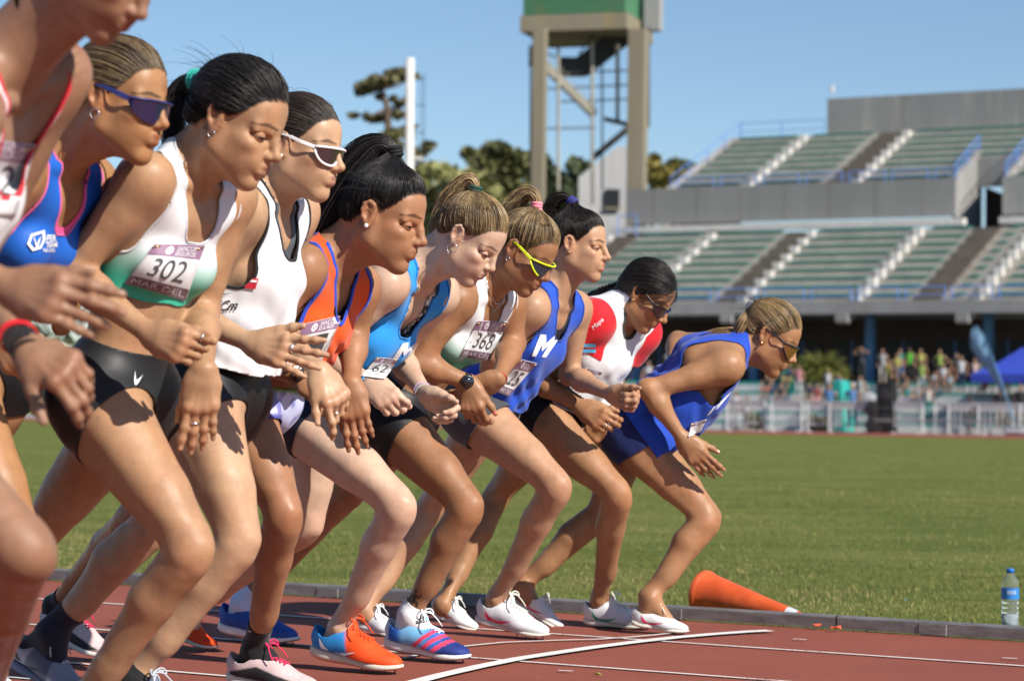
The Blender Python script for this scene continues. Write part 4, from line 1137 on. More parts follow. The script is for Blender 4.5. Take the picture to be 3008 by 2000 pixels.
        for sd, sg in (('R', -1), ('L', 1)):
            S, E_, W = J['s' + sd], J['e' + sd], J['w' + sd]
            d1 = unit(E_ - S); d2 = unit(W - E_); l1 = np.linalg.norm(E_ - S); l2 = np.linalg.norm(W - E_)
            g = 'arm' + sd
            bk = unit(d1 - d2 + 1e-3 * R.F)          # elbow point direction
            pr += [cap(S, S + d1 * l1 * 0.42, 0.042 * wa, 0.034 * wa, 0.010, g='delt'), ell(S, 0.042 * wa, kk=0.012, g='delt'),
                   cap(S + d1 * l1 * 0.1, E_, 0.037 * wa, 0.029 * wa, 0.010, g=g),
                   cap(S + d1 * l1 * 0.40 - bk * 0.008, S + d1 * l1 * 0.75 - bk * 0.006, 0.032 * wa, 0.027 * wa, 0.010, g=g),
                   ell(E_ + bk * 0.006, 0.027 * wa, kk=0.008, g=g),
                   cap(E_, E_ + d2 * l2 * 0.32, 0.031 * wa, 0.0335 * wa, 0.010, g=g), cap(E_ + d2 * l2 * 0.30, W, 0.0335 * wa, 0.0200 * wa, 0.009, g=g)]
            hs = s.get('hand' + sd)
            if hs:
                kx = hs['k']; hb_ = hs.get('b', None)
                K = on_plane(kx[0], kx[1], R.left, (W @ R.left) + hs.get('db', 0.0))
                D = unit(K - W); tc = unit(EYE - W)
                dors = tc - D * (tc @ D); dors = unit(dors) * (1 if hs.get('back', True) else -1)
                dors = rot_about(dors, D, math.radians(hs.get('roll', 0)))
                cu = hs['curl']; cu = CURL[cu] if isinstance(cu, str) else cu
                hp, nails, kn = hand_prims(W, D, dors, 1 if sd == 'R' else -1, cu, hs.get('thumb', (0.5, 0.3, 0.3)), hs.get('spread', 0.6), hs.get('sc', 1.0))
                R.hands[sd] = dict(W=W, D=D, prims=hp, nails=nails, kn=kn, dors=dors, hs=hs)
                pr += hp
        # legs
        R.legf = {}
        for sd, sg in (('R', -1), ('L', 1)):
            Hj, K, A = J['h' + sd], J['k' + sd], J['a' + sd]
            g = 'thigh' + sd; g2 = 'shank' + sd
            d1 = unit(K - Hj); d2 = unit(A - K); l1 = np.linalg.norm(K - Hj); l2 = np.linalg.norm(A - K)
            kf = unit((d1 - d2) + R.fwd * 0.15); kf1 = unit(kf - d1 * (kf @ d1)); kf2 = unit(kf - d2 * (kf @ d2)); R.legf[sd] = (kf1, kf2, d1, d2, l1, l2)
            w = wl_; tw_ = w * s.get('thigh', 1.0)
            lat = R.left * sg
            pr += [cap(Hj, K - d1 * 0.03, 0.086 * tw_, 0.042 * w, 0.011, g=g),
                   cap(Hj + d1 * l1 * 0.15 + kf1 * 0.020, Hj + d1 * l1 * 0.66 + kf1 * 0.013, 0.069 * tw_, 0.049 * w, 0.011, g=g),
                   cap(Hj + d1 * l1 * 0.66 + kf1 * 0.013, K - d1 * 0.035 + kf1 * 0.010, 0.046 * w, 0.034 * w, 0.009, g=g),
                   cap(Hj + d1 * l1 * 0.10 - kf1 * 0.030, Hj + d1 * l1 * 0.60 - kf1 * 0.018, 0.070 * tw_, 0.046 * w, 0.011, g=g),
                   cap(Hj + d1 * l1 * 0.60 - kf1 * 0.018 + lat * 0.012, K - kf1 * 0.022 + lat * 0.020, 0.034 * w, 0.016 * w, 0.006, g=g),
                   cap(Hj + d1 * l1 * 0.60 - kf1 * 0.018 - lat * 0.012, K - kf1 * 0.024 - lat * 0.020, 0.034 * w, 0.016 * w, 0.006, g=g),
                   cap(Hj + d1 * l1 * 0.66 + kf1 * 0.008 - lat * 0.020, K - d1 * 0.045 + kf1 * 0.010 - lat * 0.022, 0.032 * w, 0.022 * w, 0.008, g=g),
                   cap(Hj + d1 * l1 * 0.60 + kf1 * 0.010 + lat * 0.016, K - d1 * 0.06 + kf1 * 0.012 + lat * 0.018, 0.034 * w, 0.022 * w, 0.008, g=g),
                   cap(Hj + d1 * l1 * 0.22 + lat * 0.034 + kf1 * 0.014, K - d1 * 0.075 + lat * 0.022 + kf1 * 0.012, 0.050 * tw_, 0.024 * w, 0.0045, g=g),
                   cap(Hj + d1 * l1 * 0.25 + lat * 0.026 - kf1 * 0.036, K - d1 * 0.05 + lat * 0.022 - kf1 * 0.026, 0.046 * tw_, 0.016 * w, 0.0045, g=g),
                   cap(K + d2 * l2 * 0.10 + kf2 * 0.010 + lat * 0.018, K + d2 * l2 * 0.62 + kf2 * 0.010 + lat * 0.006, 0.022 * w, 0.012 * w, 0.004, g=g2),
                   ell(K - kf1 * 0.002, 0.0370 * w, kk=0.009, g=g),
                   ell(K + (kf1 + kf2) * 0.014 - d1 * 0.010, np.array([0.0235, 0.0235, 0.0235]) * w, kk=0.005, g=g2),
                   cap(K + kf2 * 0.020 + d2 * 0.025, K + kf2 * 0.016 + d2 * 0.060, 0.020 * w, 0.018 * w, 0.008, g=g2),
                   cap(K + d2 * 0.02 + lat * 0.016, K + d2 * 0.07 + lat * 0.010, 0.026 * w, 0.024 * w, 0.010, g=g2), cap(K + d2 * 0.02 - lat * 0.016, K + d2 * 0.07 - lat * 0.010, 0.026 * w, 0.024 * w, 0.010, g=g2),
                   cap(K + d2 * 0.03 - kf2 * 0.006, K + d2 * l2 * 0.32 - kf2 * 0.010, 0.040 * w, 0.0405 * w, 0.010, g=g2),
                   cap(K + d2 * l2 * 0.32 - kf2 * 0.010, K + d2 * l2 * 0.72, 0.0405 * w, 0.0305 * w, 0.010, g=g2), cap(K + d2 * l2 * 0.70, A, 0.030 * w, 0.0225 * w, 0.008, g=g2),
                   cap(K + d2 * l2 * 0.08 + kf2 * 0.018, K + d2 * l2 * 0.75 + kf2 * 0.010, 0.020 * w, 0.019 * w, 0.010, g=g2),
                   cap(K + d2 * l2 * 0.16 - kf2 * 0.020 - lat * 0.010, K + d2 * l2 * 0.36 - kf2 * 0.020 - lat * 0.010, 0.030 * w, 0.033 * w, 0.008, g=g2), cap(K + d2 * l2 * 0.36 - kf2 * 0.020 - lat * 0.010, K + d2 * l2 * 0.60 - kf2 * 0.014, 0.033 * w, 0.024 * w, 0.008, g=g2),
                   cap(K + d2 * l2 * 0.14 - kf2 * 0.020 + lat * 0.012, K + d2 * l2 * 0.33 - kf2 * 0.018 + lat * 0.012, 0.028 * w, 0.030 * w, 0.008, g=g2),
                   cap(A - d2 * 0.12 - kf2 * 0.016, A + d2 * 0.01 - kf2 * 0.026, 0.0125 * w, 0.0120 * w, 0.007, g=g2),
                   ell(A - R.left * 0.022 + d2 * 0.0, 0.0150 * w, kk=0.005, g=g2), ell(A + R.left * 0.022 + d2 * -0.008, 0.0150 * w, kk=0.005, g=g2)]
            heel, toe = R.foot[sd]; fd = unit(toe - heel)
            pr += [cap(A + d2 * 0.01, heel + fd * 0.05 + np.array([0, 0, 0.04]), 0.030, 0.026, 0.010, g='foot'),
                   cap(A + d2 * 0.015 + fd * 0.01, heel * 0.35 + toe * 0.65 + np.array([0, 0, 0.035]), 0.030, 0.022, 0.010, g='foot')]
        R.hp = head_prims(R.H, R.H.sc, s.get('face', {}))
        R.prims = pr + R.hp
        return R.prims
    # ---------------------------------------------------------------- skin
    def body(R, root):
        s, J = R.s, R.J; R.build_prims()
        hres = 0.0046 * s['Z'] / 5.5
        fine = max(0.0022, 0.0026 * s['Z'] / 6.0)
        nax = unit(R.hb - R.nb); nplane = R.nb * 0.45 + R.hb * 0.55
        Hc = R.H((0.01, 0, 0.02))
        near = lambda P_: np.linalg.norm(P_ - Hc, axis=1) < 0.19 * R.H.sc
        coarse = [p for p in R.prims if not (p['g'] == 'hand' and p['kk'] < 0.005) and not (p['g'] in ('head', 'lip') and p['kk'] < 0.004)]
        V, Q = skin(coarse, hres)
        c = V[Q].mean(1)
        drop = ((c - nplane) @ nax > 0.0) & near(c)
        for sd, hd in R.hands.items():
            m = np.where(((c - hd['W']) @ hd['D'] > 0.002) & (np.linalg.norm(c - hd['W'], axis=1) < 0.23))[0]
            if len(m):
                cm = c[m]; x, y, z = cm[:, 0], cm[:, 1], cm[:, 2]
                dh = np.min([prim_dist(p, x, y, z) for p in R.prims if p['g'] in ('hand', 'arm' + sd) and (p['g'] != 'hand' or any(p is q for q in hd['prims']))], 0)
                do = np.min([prim_dist(p, x, y, z) for p in R.prims if p['g'] not in ('hand', 'arm' + sd, 'head', 'lip')], 0)
                drop[m[dh < do]] = True
        # parts far outside the picture are not needed twice; keep everything
        Vs, Qs = [V], [Q[~drop]]
        H = R.H
        hv, hq = skin(R.prims, fine, lo=Hc - 0.165 * H.sc, hi=Hc + 0.165 * H.sc)
        c = hv[hq].mean(1); k = ((c - nplane) @ nax > -hres * 0.8) & near(c)
        nmain = len(V); Vs.append(hv); Qs.append(hq[k] + nmain); nh = len(hv); base = nmain + nh
        for sd, hd in R.hands.items():
            loc = [p for p in R.prims if p['g'] in ('hand', 'arm' + sd)]
            bs = [prim_box(p) for p in hd['prims']]
            lo = np.minimum(np.min([b[0] for b in bs], 0) - 0.012, hd['W'] - 0.055); hi = np.maximum(np.max([b[1] for b in bs], 0) + 0.012, hd['W'] + 0.055)
            v, q = skin([p for p in hd['prims']] + [p for p in R.prims if p['g'] == 'arm' + sd], fine, lo=lo, hi=hi)
            c = v[q].mean(1); k = (c - hd['W']) @ hd['D'] > -hres * 0.8
            Vs.append(v); Qs.append(q[k] + base); base += len(v)
        V = np.concatenate(Vs); Q = np.concatenate(Qs)
        V, (Q,) = used(V, [Q])
        R.V, R.Q = V, Q
        # own colours of the skin: lips, cheeks, ears, knuckles, knees, elbows
        base_c = np.array(s['skin']); C = np.tile(base_c, (len(V), 1))
        red = base_c * np.array([1.03, 0.76, 0.70])
        def towards(wt, col):
            nonlocal C
            C = C * (1 - wt[:, None]) + np.asarray(col) * wt[:, None]
        def blob(p, r, amt, col=None):
            d = np.linalg.norm(V - p, axis=1); towards(amt * np.exp(-(d / r) ** 2), red if col is None else col)
        for sd in 'RL':
            blob(J['k' + sd], 0.06, 0.35); blob(J['e' + sd], 0.04, 0.3); blob(J['a' + sd], 0.05, 0.25)
        for hd in R.hands.values():
            for k in hd['kn']: blob(k + hd['dors'] * 0.008, 0.011, 0.6)
            blob(hd['W'] + hd['D'] * 0.15, 0.06, 0.35)
        for sg in (1, -1):
            blob(H((0.062, 0.045 * sg, -0.022)), 0.026, s.get('flush', 0.35)); blob(H((-0.008, 0.08 * sg, 0.008)), 0.03, 0.45)
            blob(H((0.086, 0.031 * sg, 0.012)), 0.014, 0.3)
        blob(H((0.115, 0, -0.015)), 0.014, 0.4)
        hl = H.inv(V); inh = near(V)
        lips = np.full(len(V), 9.0)
        ids = np.where(inh)[0]
        for p in R.hp:
            if p['g'] == 'lip':
                lips[ids] = np.minimum(lips[ids], prim_dist(p, V[ids, 0], V[ids, 1], V[ids, 2]))
        lipw = np.where(inh, sstep(-lips, -0.0042, -0.0022), 0)
        towards(lipw * 0.7, s.get('lip', base_c * np.array([0.80, 0.46, 0.46]) + np.array([0.05, 0.01, 0.015])))
        # brow hair
        bw = np.zeros(len(V))
        for sg in (1, -1):
            pts = [np.array([0.0905, 0.0125 * sg, 0.0345]), np.array([0.083, 0.031 * sg, 0.0370]), np.array([0.0625, 0.052 * sg, 0.0300])]
            for a, b, wa_, wb in ((pts[0], pts[1], 0.0030, 0.0038), (pts[1], pts[2], 0.0040, 0.0022)):
                ab = b - a; t = np.clip(((hl - a) @ ab) / (ab @ ab), 0, 1)
                q = hl - a - t[:, None] * ab; d = np.sqrt((q[:, 2]) ** 2 + 0.12 * (q[:, 0] ** 2 + q[:, 1] ** 2))
                bw = np.maximum(bw, sstep(-(d / (wa_ + (wb - wa_) * t)), -1.35, -0.75))
        hc = np.array(s['hair'])
        if not s.get('nobrow'): towards(np.where(inh, bw, 0) * 0.88, hc * 0.6 + base_c * 0.10)
        # short hair at the hairline
        # scalp under the hair
        und = np.where(inh & (np.abs(hl[:, 1]) < 0.074) & (hl[:, 2] > 0.02), sstep(hl[:, 2] - hairline(hl[:, 0]) + 0.004 * wob(hl, 160), -0.001, 0.009), 0.0)
        towards(und * 0.85, hc * 0.9 + base_c * 0.04)
        # dark lash line
        s_gl = True
        lash = np.zeros(len(V))
        for sg in (1, -1):
            a = np.array([0.0890, 0.019 * sg, 0.0085]); b = np.array([0.0800, 0.044 * sg, 0.0075])
            ab = b - a; t = np.clip(((hl - a) @ ab) / (ab @ ab), 0, 1); q = hl - a - t[:, None] * ab
            lash = np.maximum(lash, sstep(-np.abs(q[:, 2] + 0.002 * np.sin(t * math.pi)), -0.0026, -0.0012) * (np.abs(q[:, 0]) < 0.012) * (t > 0.02) * (t < 0.98))
        pass
        towards(0.22 * sstep(wob(V, 16.0), -0.4, 1.2), base_c * np.array([1.0, 0.80, 0.72]))
        C *= (1 + 0.06 * wob(V, 9.0) + 0.05 * wob(V, 34.0) + 0.04 * wob(V, 110.0))[:, None]
        R.body_ob = link('body', np_mesh('body', V, Q, np.clip(C, 0.004, 1)), M_SKIN, root)
        # nails
        for hd in R.hands.values():
            nc = hd['hs'].get('nail', s.get('nail'))
            if nc is None: nc = tuple(base_c * np.array([1.05, 0.92, 0.92]) + 0.06)
            for p, d, nrm, r in hd['nails']:
                side = np.cross(d, nrm); vs = [p + d * (j - 1) * r * 1.15 + side * (i - 1) * r * (0.85 - 0.15 * (j == 2)) + nrm * (0.0017 - 0.0022 * (i - 1) ** 2) for j in range(3) for i in range(3)]
                fs = [(j * 3 + i, j * 3 + i + 1, j * 3 + i + 4, j * 3 + i + 3) for j in range(2) for i in range(2)]
                link('fingernail', np_mesh('fingernail', np.array(vs), np.array(fs), np.tile(np.array(nc), (9, 1))), M_NAIL, R.body_ob)
    # ---------------------------------------------------------------- hair
    def hair(R, root):
        s, H = R.s, R.H; hs = s['style']; hc = np.array(s['hair']); hi = np.array(s.get('hair2', hc * 1.8))
        rg = np.random.default_rng(hash(s['id']) % 1000 if False else sum(map(ord, s['id'])))
        tie = np.array(hs['tie'], float)                     # face coordinates of the knot
        td = tie - SC0; trad = np.linalg.norm(td)
        n = int(hs.get('n', 900) * 2.4); m = 12
        # under cap
        a = np.linspace(0, 2 * math.pi, 65); b = np.linspace(0, math.pi, 40)
        D = np.stack([np.outer(np.sin(b), np.cos(a)), np.outer(np.sin(b), np.sin(a)), np.outer(np.cos(b), np.ones_like(a))], -1)
        S = scalp(D, 0.0002).reshape(-1, 3); nn = len(a)
        Q = np.array([(j * nn + i, (j + 1) * nn + i, (j + 1) * nn + i + 1, j * nn + i + 1) for j in range(len(b) - 1) for i in range(nn - 1)])
        g = S[:, 2] - hairline(S[:, 0]) - 0.011 + 0.004 * wob(S, 260)
        cv, ct, cg = clip(S, Q, g, g)
        capc = np.tile(hc * 0.75, (len(cv), 1)) + 0.0
        ob = link('hair', np_mesh('hair', H(cv), ct, capc), M_HAIR, root); R.hair_ob = ob
        # strands start along the hairline and over the scalp, and run back to the knot
        ro = []
        while len(ro) < n:
            d = rg.normal(size=3); d /= np.linalg.norm(d); q = scalp(d[None], 0.003)[0]
            e = q[2] - hairline(q[0]) + rg.normal(0, 0.0022)
            if e < 0: continue
            if e > 0.02 and rg.random() > hs.get('fill', 0.38): continue
            ro.append(d)
        while len(ro) < n + 420:
            d = rg.normal(size=(4000, 3)); d /= np.linalg.norm(d, axis=1, keepdims=True); q = scalp(d, 0.003)
            e = q[:, 2] - hairline(q[:, 0]); k = d[(e > -0.003) & (e < 0.005) & (q[:, 0] > -0.03)]
            ro += list(k[:max(0, n + 420 - len(ro))])
        n = len(ro); ro = np.array(ro); tdn = td / trad
        part = hs.get('part')
        t = np.linspace(0, 1, m)
        om = np.arccos(np.clip(ro @ tdn, -0.999, 0.999))
        P_ = np.zeros((n, m, 3))
        lift = rg.uniform(0.0020, 0.0075, n) * hs.get('lift', 1.0)
        sag = rg.normal(0, hs.get('mess', 0.02), n)
        for j, tt in enumerate(t):
            d = (np.sin((1 - tt) * om)[:, None] * ro + np.sin(tt * om)[:, None] * tdn) / np.sin(om)[:, None]
            bow = math.sin(tt * math.pi)
            d = d + bow * np.c_[np.zeros(n), sag, sag * 0.6] 
            if hs.get('droop'):     # hair that falls over the temple before it is tied
                d = d + bow * hs['droop'] * np.c_[np.full(n, 0.15), np.sign(ro[:, 1]) * 0.18, np.full(n, -0.35)] * sstep(ro[:, 0], 0.0, 0.7)[:, None]
            p = scalp(d, 0.0)
            r = np.linalg.norm(p - SC0, axis=1); dd = (p - SC0) / r[:, None]
            vol = hs.get('vol', 0.004) * bow
            out = r + lift * min(1, tt * 4 + 0.1) - 0.0012 * (1 - min(1, tt * 6)) + vol
            end = sstep(np.array([tt]), 0.72, 1.0)[0]
            out = out * (1 - end) + (trad + rg.normal(0, 0.004, n)) * end
            P_[:, j] = SC0 + dd * out[:, None]
        rad = np.interp(t, [0, 0.15, 0.8, 1], [0.0002, 0.0007, 0.0008, 0.0008])[None, :] * rg.uniform(0.7, 1.4, n)[:, None] * hs.get('thick', 1.0)
        streak = np.clip(rg.normal(hs.get('streak', 0.15) - 0.1, 0.28, n) + 0.35 * wob(ro * 3.0, 3.0), 0, 1) * np.clip(hs.get('streak', 0.15) * 2.2, 0, 1)
        streak *= 1
        cc = hc * rg.uniform(0.6, 1.25, n)[:, None]
        cc = cc * (1 - streak[:, None]) + hi * streak[:, None]
        V, Q, C = strands(H(P_), rad * H.sc, cc, 3)
        ob2 = link('hair_strands', np_mesh('hair_strands', V, Q, C), M_HAIR, ob)
        # tail / bun / braid
        tp = [H(tie)]
        for e in hs.get('tail', []):
            tp.append(on_plane(e[0], e[1], R.left, R.H.O @ R.left + (e[2] if len(e) > 2 else 0.0)))
        if len(tp) > 1:
            tp = np.array(tp); seg = np.r_[0, np.cumsum(np.linalg.norm(np.diff(tp, axis=0), axis=1))]; seg /= seg[-1]
            mt = 26; tt = np.linspace(0, 1, mt)
            # smooth path
            path = np.stack([np.interp(tt, seg, tp[:, i]) for i in range(3)], 1)
            for _ in range(6): path[1:-1] = (path[:-2] + 2 * path[1:-1] + path[2:]) / 4
            tg = np.gradient(path, axis=0); tg /= np.linalg.norm(tg, axis=1, keepdims=True)
            r_ = np.cross(tg, np.array([0, 1.0, 0.02])); r_ /= np.linalg.norm(r_, axis=1, keepdims=True); u_ = np.cross(r_, tg)
            wid = np.interp(tt, *hs.get('wid', ([0, 0.06, 0.35, 0.8, 1], [0.011, 0.012, 0.022, 0.016, 0.006])))
            if hs.get('braid'):
                k = 3; ns = 90
                vs = []
                for b_ in range(k):
                    phs = tt * hs['braid'] * 2 * math.pi + b_ * 2 * math.pi / k
                    cx = np.cos(phs) * wid * 0.55; cy = np.sin(2 * phs) * wid * 0.38
                    ctr = path + r_ * cx[:, None] + u_ * cy[:, None]
                    for i in range(ns // k):
                        a0 = rg.uniform(0, 6.28); rr = math.sqrt(rg.random()) * 0.5
                        vs.append(ctr + r_ * (math.cos(a0) * rr * wid)[:, None] + u_ * (math.sin(a0) * rr * wid)[:, None])
                TP = np.array(vs); nt_ = len(TP)
                tr = np.full((nt_, mt), 0.0022)
            else:
                nt_ = int(hs.get('nt', 320) * 1.5); a0 = rg.uniform(0, 6.28, nt_); rr = np.sqrt(rg.random(nt_)); stray = np.where(rg.random(nt_) < 0.14, rg.uniform(0.2, 1.0, nt_), 0.0)
                wv = rg.normal(0, hs.get('wave', 0.004), (nt_, 1)) * np.sin(tt * rg.uniform(3, 8, (nt_, 1)) + rg.uniform(0, 6, (nt_, 1))) * tt
                end = rg.uniform(hs.get('ragged', 0.8), 1.0, nt_)
                tt2 = tt[None, :] * end[:, None]
                pp = np.stack([np.stack([np.interp(tt2[i], tt, path[:, c]) for c in range(3)], 1) for i in range(nt_)])
                w2 = np.interp(tt2, tt, wid) * (1 + stray[:, None] * tt2)
                R2 = np.stack([np.interp(tt2, tt, r_[:, c]) for c in range(3)], -1); U2 = np.stack([np.interp(tt2, tt, u_[:, c]) for c in range(3)], -1)
                TP = pp + R2 * (np.cos(a0)[:, None] * rr[:, None] * w2 + wv)[..., None] + U2 * (np.sin(a0)[:, None] * rr[:, None] * w2 + wv)[..., None]
                tr = np.interp(tt, [0, 0.7, 1], [0.0012, 0.0010, 0.0003])[None, :] * rg.uniform(0.6, 1.4, nt_)[:, None] * hs.get('thick', 1.0)
            st2 = (rg.random(nt_) < hs.get('tstreak', hs.get('streak', 0.15) * 1.5)).astype(float)[:, None] * rg.uniform(0.4, 1, nt_)[:, None]
            cc = hc * rg.uniform(0.6, 1.3, nt_)[:, None] * (1 - st2) + hi * st2
            V, Q, C = strands(TP, tr, cc, 3)
            link('braid' if hs.get('braid') else 'ponytail', np_mesh('ponytail', V, Q, C), M_HAIR, ob)
            if hs.get('band'):
                d = unit(tp[1] - tp[0]); x = unit(np.cross(d, (0.1, 0.9, 0.2))); y = np.cross(d, x)
                br = hs.get('bandr', 0.015); bw_ = hs.get('bandw', 0.011); mb = MB()
                for k in range(3):
                    c0 = tp[0] + d * (0.006 + bw_ * (k - 1) * 0.8)
                    mb.tube([c0 + (x * math.cos(a) + y * math.sin(a)) * br for a in np.linspace(0, 2 * math.pi, 17)], bw_ * 0.5, 6, False)
                mb.build('hair_tie', flat('hair_tie_' + hs['band'][1:], hs['band'], 0.8), ob, True)
        # loose flyaway hairs
        nf = hs.get('fly', 26) * 3
        d = rg.normal(size=(nf, 3)); d[:, 2] = np.abs(d[:, 2]); d /= np.linalg.norm(d, axis=1, keepdims=True)
        q0 = scalp(d, 0.006); ok = q0[:, 2] > hairline(q0[:, 0]); q0 = q0[ok]; d = d[ok]
        tt = np.linspace(0, 1, 7)
        dirv = d * 0.35 + np.array([-0.8, 0, 0.15]) + rg.normal(0, 0.35, d.shape)
        FP = q0[:, None, :] + dirv[:, None, :] * (tt[None, :, None] * rg.uniform(0.02, 0.075, len(q0))[:, None, None]) + np.array([0, 0, -0.03])[None, None] * (tt ** 2)[None, :, None]
        V, Q, C = strands(H(FP), np.tile(np.interp(tt, [0, 1], [0.0005, 0.0002]), (len(q0), 1)), np.tile(hc, (len(q0), 1)), 3)
        link('flyaway_hair', np_mesh('flyaway_hair', V, Q, C), M_HAIR, ob)
    # ---------------------------------------------------------------- garments
    def tcoord(R, V):
        q = V - R.P; a = (q @ R.U) / R.T; return a, q @ R.L, q @ R.F + R.s.get('curve', 0.02) * 4 * np.clip(a, 0, 1) * (1 - np.clip(a, 0, 1))
    def top(R, root, name='singlet'):
        s = R.s; g_ = s['top']
        pr = [p for p in R.prims if p['g'] in ('torso', 'trap', 'shoulder', 'neck') or (g_.get('sleeve') and p['g'] in ('delt', 'armR', 'armL'))]
        if g_['hem'] < 0.12: pr = pr + [cap(R.J['h' + k], R.J['h' + k] + (R.J['k' + k] - R.J['h' + k]) * 0.22, 0.088, 0.080, 0.02) for k in 'RL']
        loose = g_.get('loose', 0.004)
        if loose > 0.006: # cloth bridges the hollows and hangs clear of the belly
            pr = pr + [cap(R.pt(0.02, 0, 0.035 + loose), R.pt(0.58, 0, 0.060), 0.07, 0.07, 0.03, g='torso', n=R.L, s=1.5)]
            for q in g_.get('drape', []): pr.append(cap(R.pt(*q[0]), R.pt(*q[1]), q[2], q[3], 0.03, n=R.L, s=q[4]))
        hres = 0.0052 * s['Z'] / 5.5
        V, Q = skin(pr, hres, dr=min(loose, 0.0042))
        a, b, c = R.tcoord(V)
        nrm = normals(V, Q)
        V = V + nrm * (max(0, loose - 0.0042) * sstep(-a, -0.95, -0.6))[:, None]
        wr = g_.get('wrinkle', 0.0)
        if wr:
            wv = np.sin((a * 3.1 + b * 6.0 + 0.5 * wob(V, 7)) * 9.0) * 0.55 + np.sin((a * 1.2 - b * 9 + c * 5 + 0.6 * wob(V, 9)) * 8.0) * 0.6 + wob(V, 26) * 0.5
            V = V + nrm * (wv * wr * sstep(-a, -0.85, -0.35))[:, None]
            a, b, c = R.tcoord(V)
        fr = sstep(c, -0.03, 0.035)
        bs, hw = g_.get('strap', (0.078, 0.021))
        bsB = g_.get('strapB', bs); bs_ = bsB + (bs - bsB) * fr
        af = g_.get('neckF', 0.74); ab_ = g_.get('neckB', 0.88)
        aneck = ab_ + (af - ab_) * fr
        aarm = g_.get('arm', 0.66) + (g_.get('armB', g_.get('arm', 0.66)) - g_.get('arm', 0.66)) * (1 - fr)
        B = np.abs(b)
        inner = bs_ - hw; outer = bs_ + hw
        u = np.clip(B / inner, 0, 1); lim_neck = aneck + (1.22 - aneck) * u ** g_.get('npow', 3.0)
        g_neck = np.where(B < inner, (lim_neck - a) * R.T, (B - inner) + (1.22 - a) * 0.1)
        g_neck = np.minimum(g_neck, 0.3)
        w = np.clip((B - outer) / (0.150 - outer), 0, 1); lim_arm = aarm + (1.25 - aarm) * (1 - w) ** g_.get('apow', 2.6)
        g_arm = np.where(B > outer, (lim_arm - a) * R.T, (outer - B) + 0.01)
        g_arm = np.minimum(g_arm, 0.3)
        if g_.get('sleeve'):
            g_arm = np.full(len(V), 1.0)
            for sd in 'RL':
                S, E_ = R.J['s' + sd], R.J['e' + sd]; d = unit(E_ - S); l = np.linalg.norm(E_ - S)
                tcut = ((V - S) @ d) - l * g_['sleeve']; isarm = (np.linalg.norm(V - S - d * np.clip((V - S) @ d, 0, l)[:, None], axis=1) < 0.075) & ((V - S) @ d > 0.05)
                g_arm = np.where(isarm, np.minimum(g_arm, -tcut), g_arm)
                for e_ in (R.J['w' + sd],):
                    g_arm = np.where(np.linalg.norm(V - e_, axis=1) < 0.2, np.where(isarm, g_arm, np.where(B > 0.17, -1, g_arm)), g_arm)
        g_hem = (a - g_['hem'] - g_.get('hemtilt', 0.0) * c) * R.T + 0.002 * np.sin(b * 60)
        g_top = (1.13 - a) * R.T
        hd = 0.065 - 0  # stay off the jaw
        g = np.minimum(np.minimum(g_neck, g_arm), np.minimum(g_hem, g_top))
        cols = np.tile(np.array(g_['col'], float), (len(V), 1))
        if 'col2' in g_:
            k = sstep(a + 0.2 * c, g_['fade'][0], g_['fade'][1])[:, None]; cols = np.array(g_['col2']) * (1 - k) + cols * k
        if g_.get('paint'): cols = g_['paint'](R, V, a, b, c, cols)
        nx = unit(R.hb - R.nb); tq = np.clip((V - R.nb) @ nx, -0.03, 0.3)
        dn = np.linalg.norm(V - R.nb - tq[:, None] * nx, axis=1) - g_.get('neckgap', 0.072) + 0.6 * np.clip(1.0 - a, 0, 1)
        if not g_.get('sleeve'): g_neck = np.minimum(g_neck, dn); g = np.minimum(g, g_neck)
        ge = np.minimum(g_neck, g_arm) if not g_.get('sleeve') else g_neck
        Vc, Tc, gc, gec, c2, ac, bc, cc_ = biggest(*clip(V, Q, g, g, ge, cols, a, b, c))
        M = M_CLOTH if g_.get('cloth', True) else M_TIGHT
        V2, T2 = Vc, Tc; tw_ = g_.get('trimw', 0.0); V3 = None
        if tw_:
            kd_ = cut_tree(Vc[np.abs(gec) < 1e-6])
            if kd_ is not None:
                dd = np.array([kd_.find(p)[2] for p in Vc.tolist()]); nv_ = normals(Vc, Tc)
                V3, T3 = clip(Vc + nv_ * 0.0016, Tc, tw_ - dd)[:2]
                V2, T2, c2, ac, bc, cc_ = clip(Vc, Tc, dd - tw_ * 0.6, c2, ac, bc, cc_)
        ob = link(name, np_mesh(name, V2, T2, c2), M, root)
        sm = ob.modifiers.new('thickness', 'SOLIDIFY'); sm.thickness = 0.0022; sm.offset = -1
        R.topV, R.topT = Vc, Tc; R.top_ob = ob; R.printer = Printer(Vc, Tc)
        if V3 is not None and len(T3):
            o2 = link('trim', np_mesh('trim', V3, T3, np.tile(np.array(g_['trim']), (len(V3), 1))), M_CLOTH, ob)
            sm = o2.modifiers.new('thickness', 'SOLIDIFY'); sm.thickness = 0.0040; sm.offset = -1
        if g_.get('panel'):
            V4, T4 = clip(V2 + normals(V2, T2) * 0.0014, T2, g_['panel'][0](ac, bc, cc_))[:2]
            o3 = link('panel', np_mesh('panel', V4, T4, np.tile(np.array(g_['panel'][1]), (len(V4), 1))), M_CLOTH, ob)
            sm = o3.modifiers.new('thickness', 'SOLIDIFY'); sm.thickness = 0.0010; sm.offset = -1
            R.printer = Printer(np.concatenate([Vc, V4]), np.concatenate([Tc, T4 + len(Vc)]))
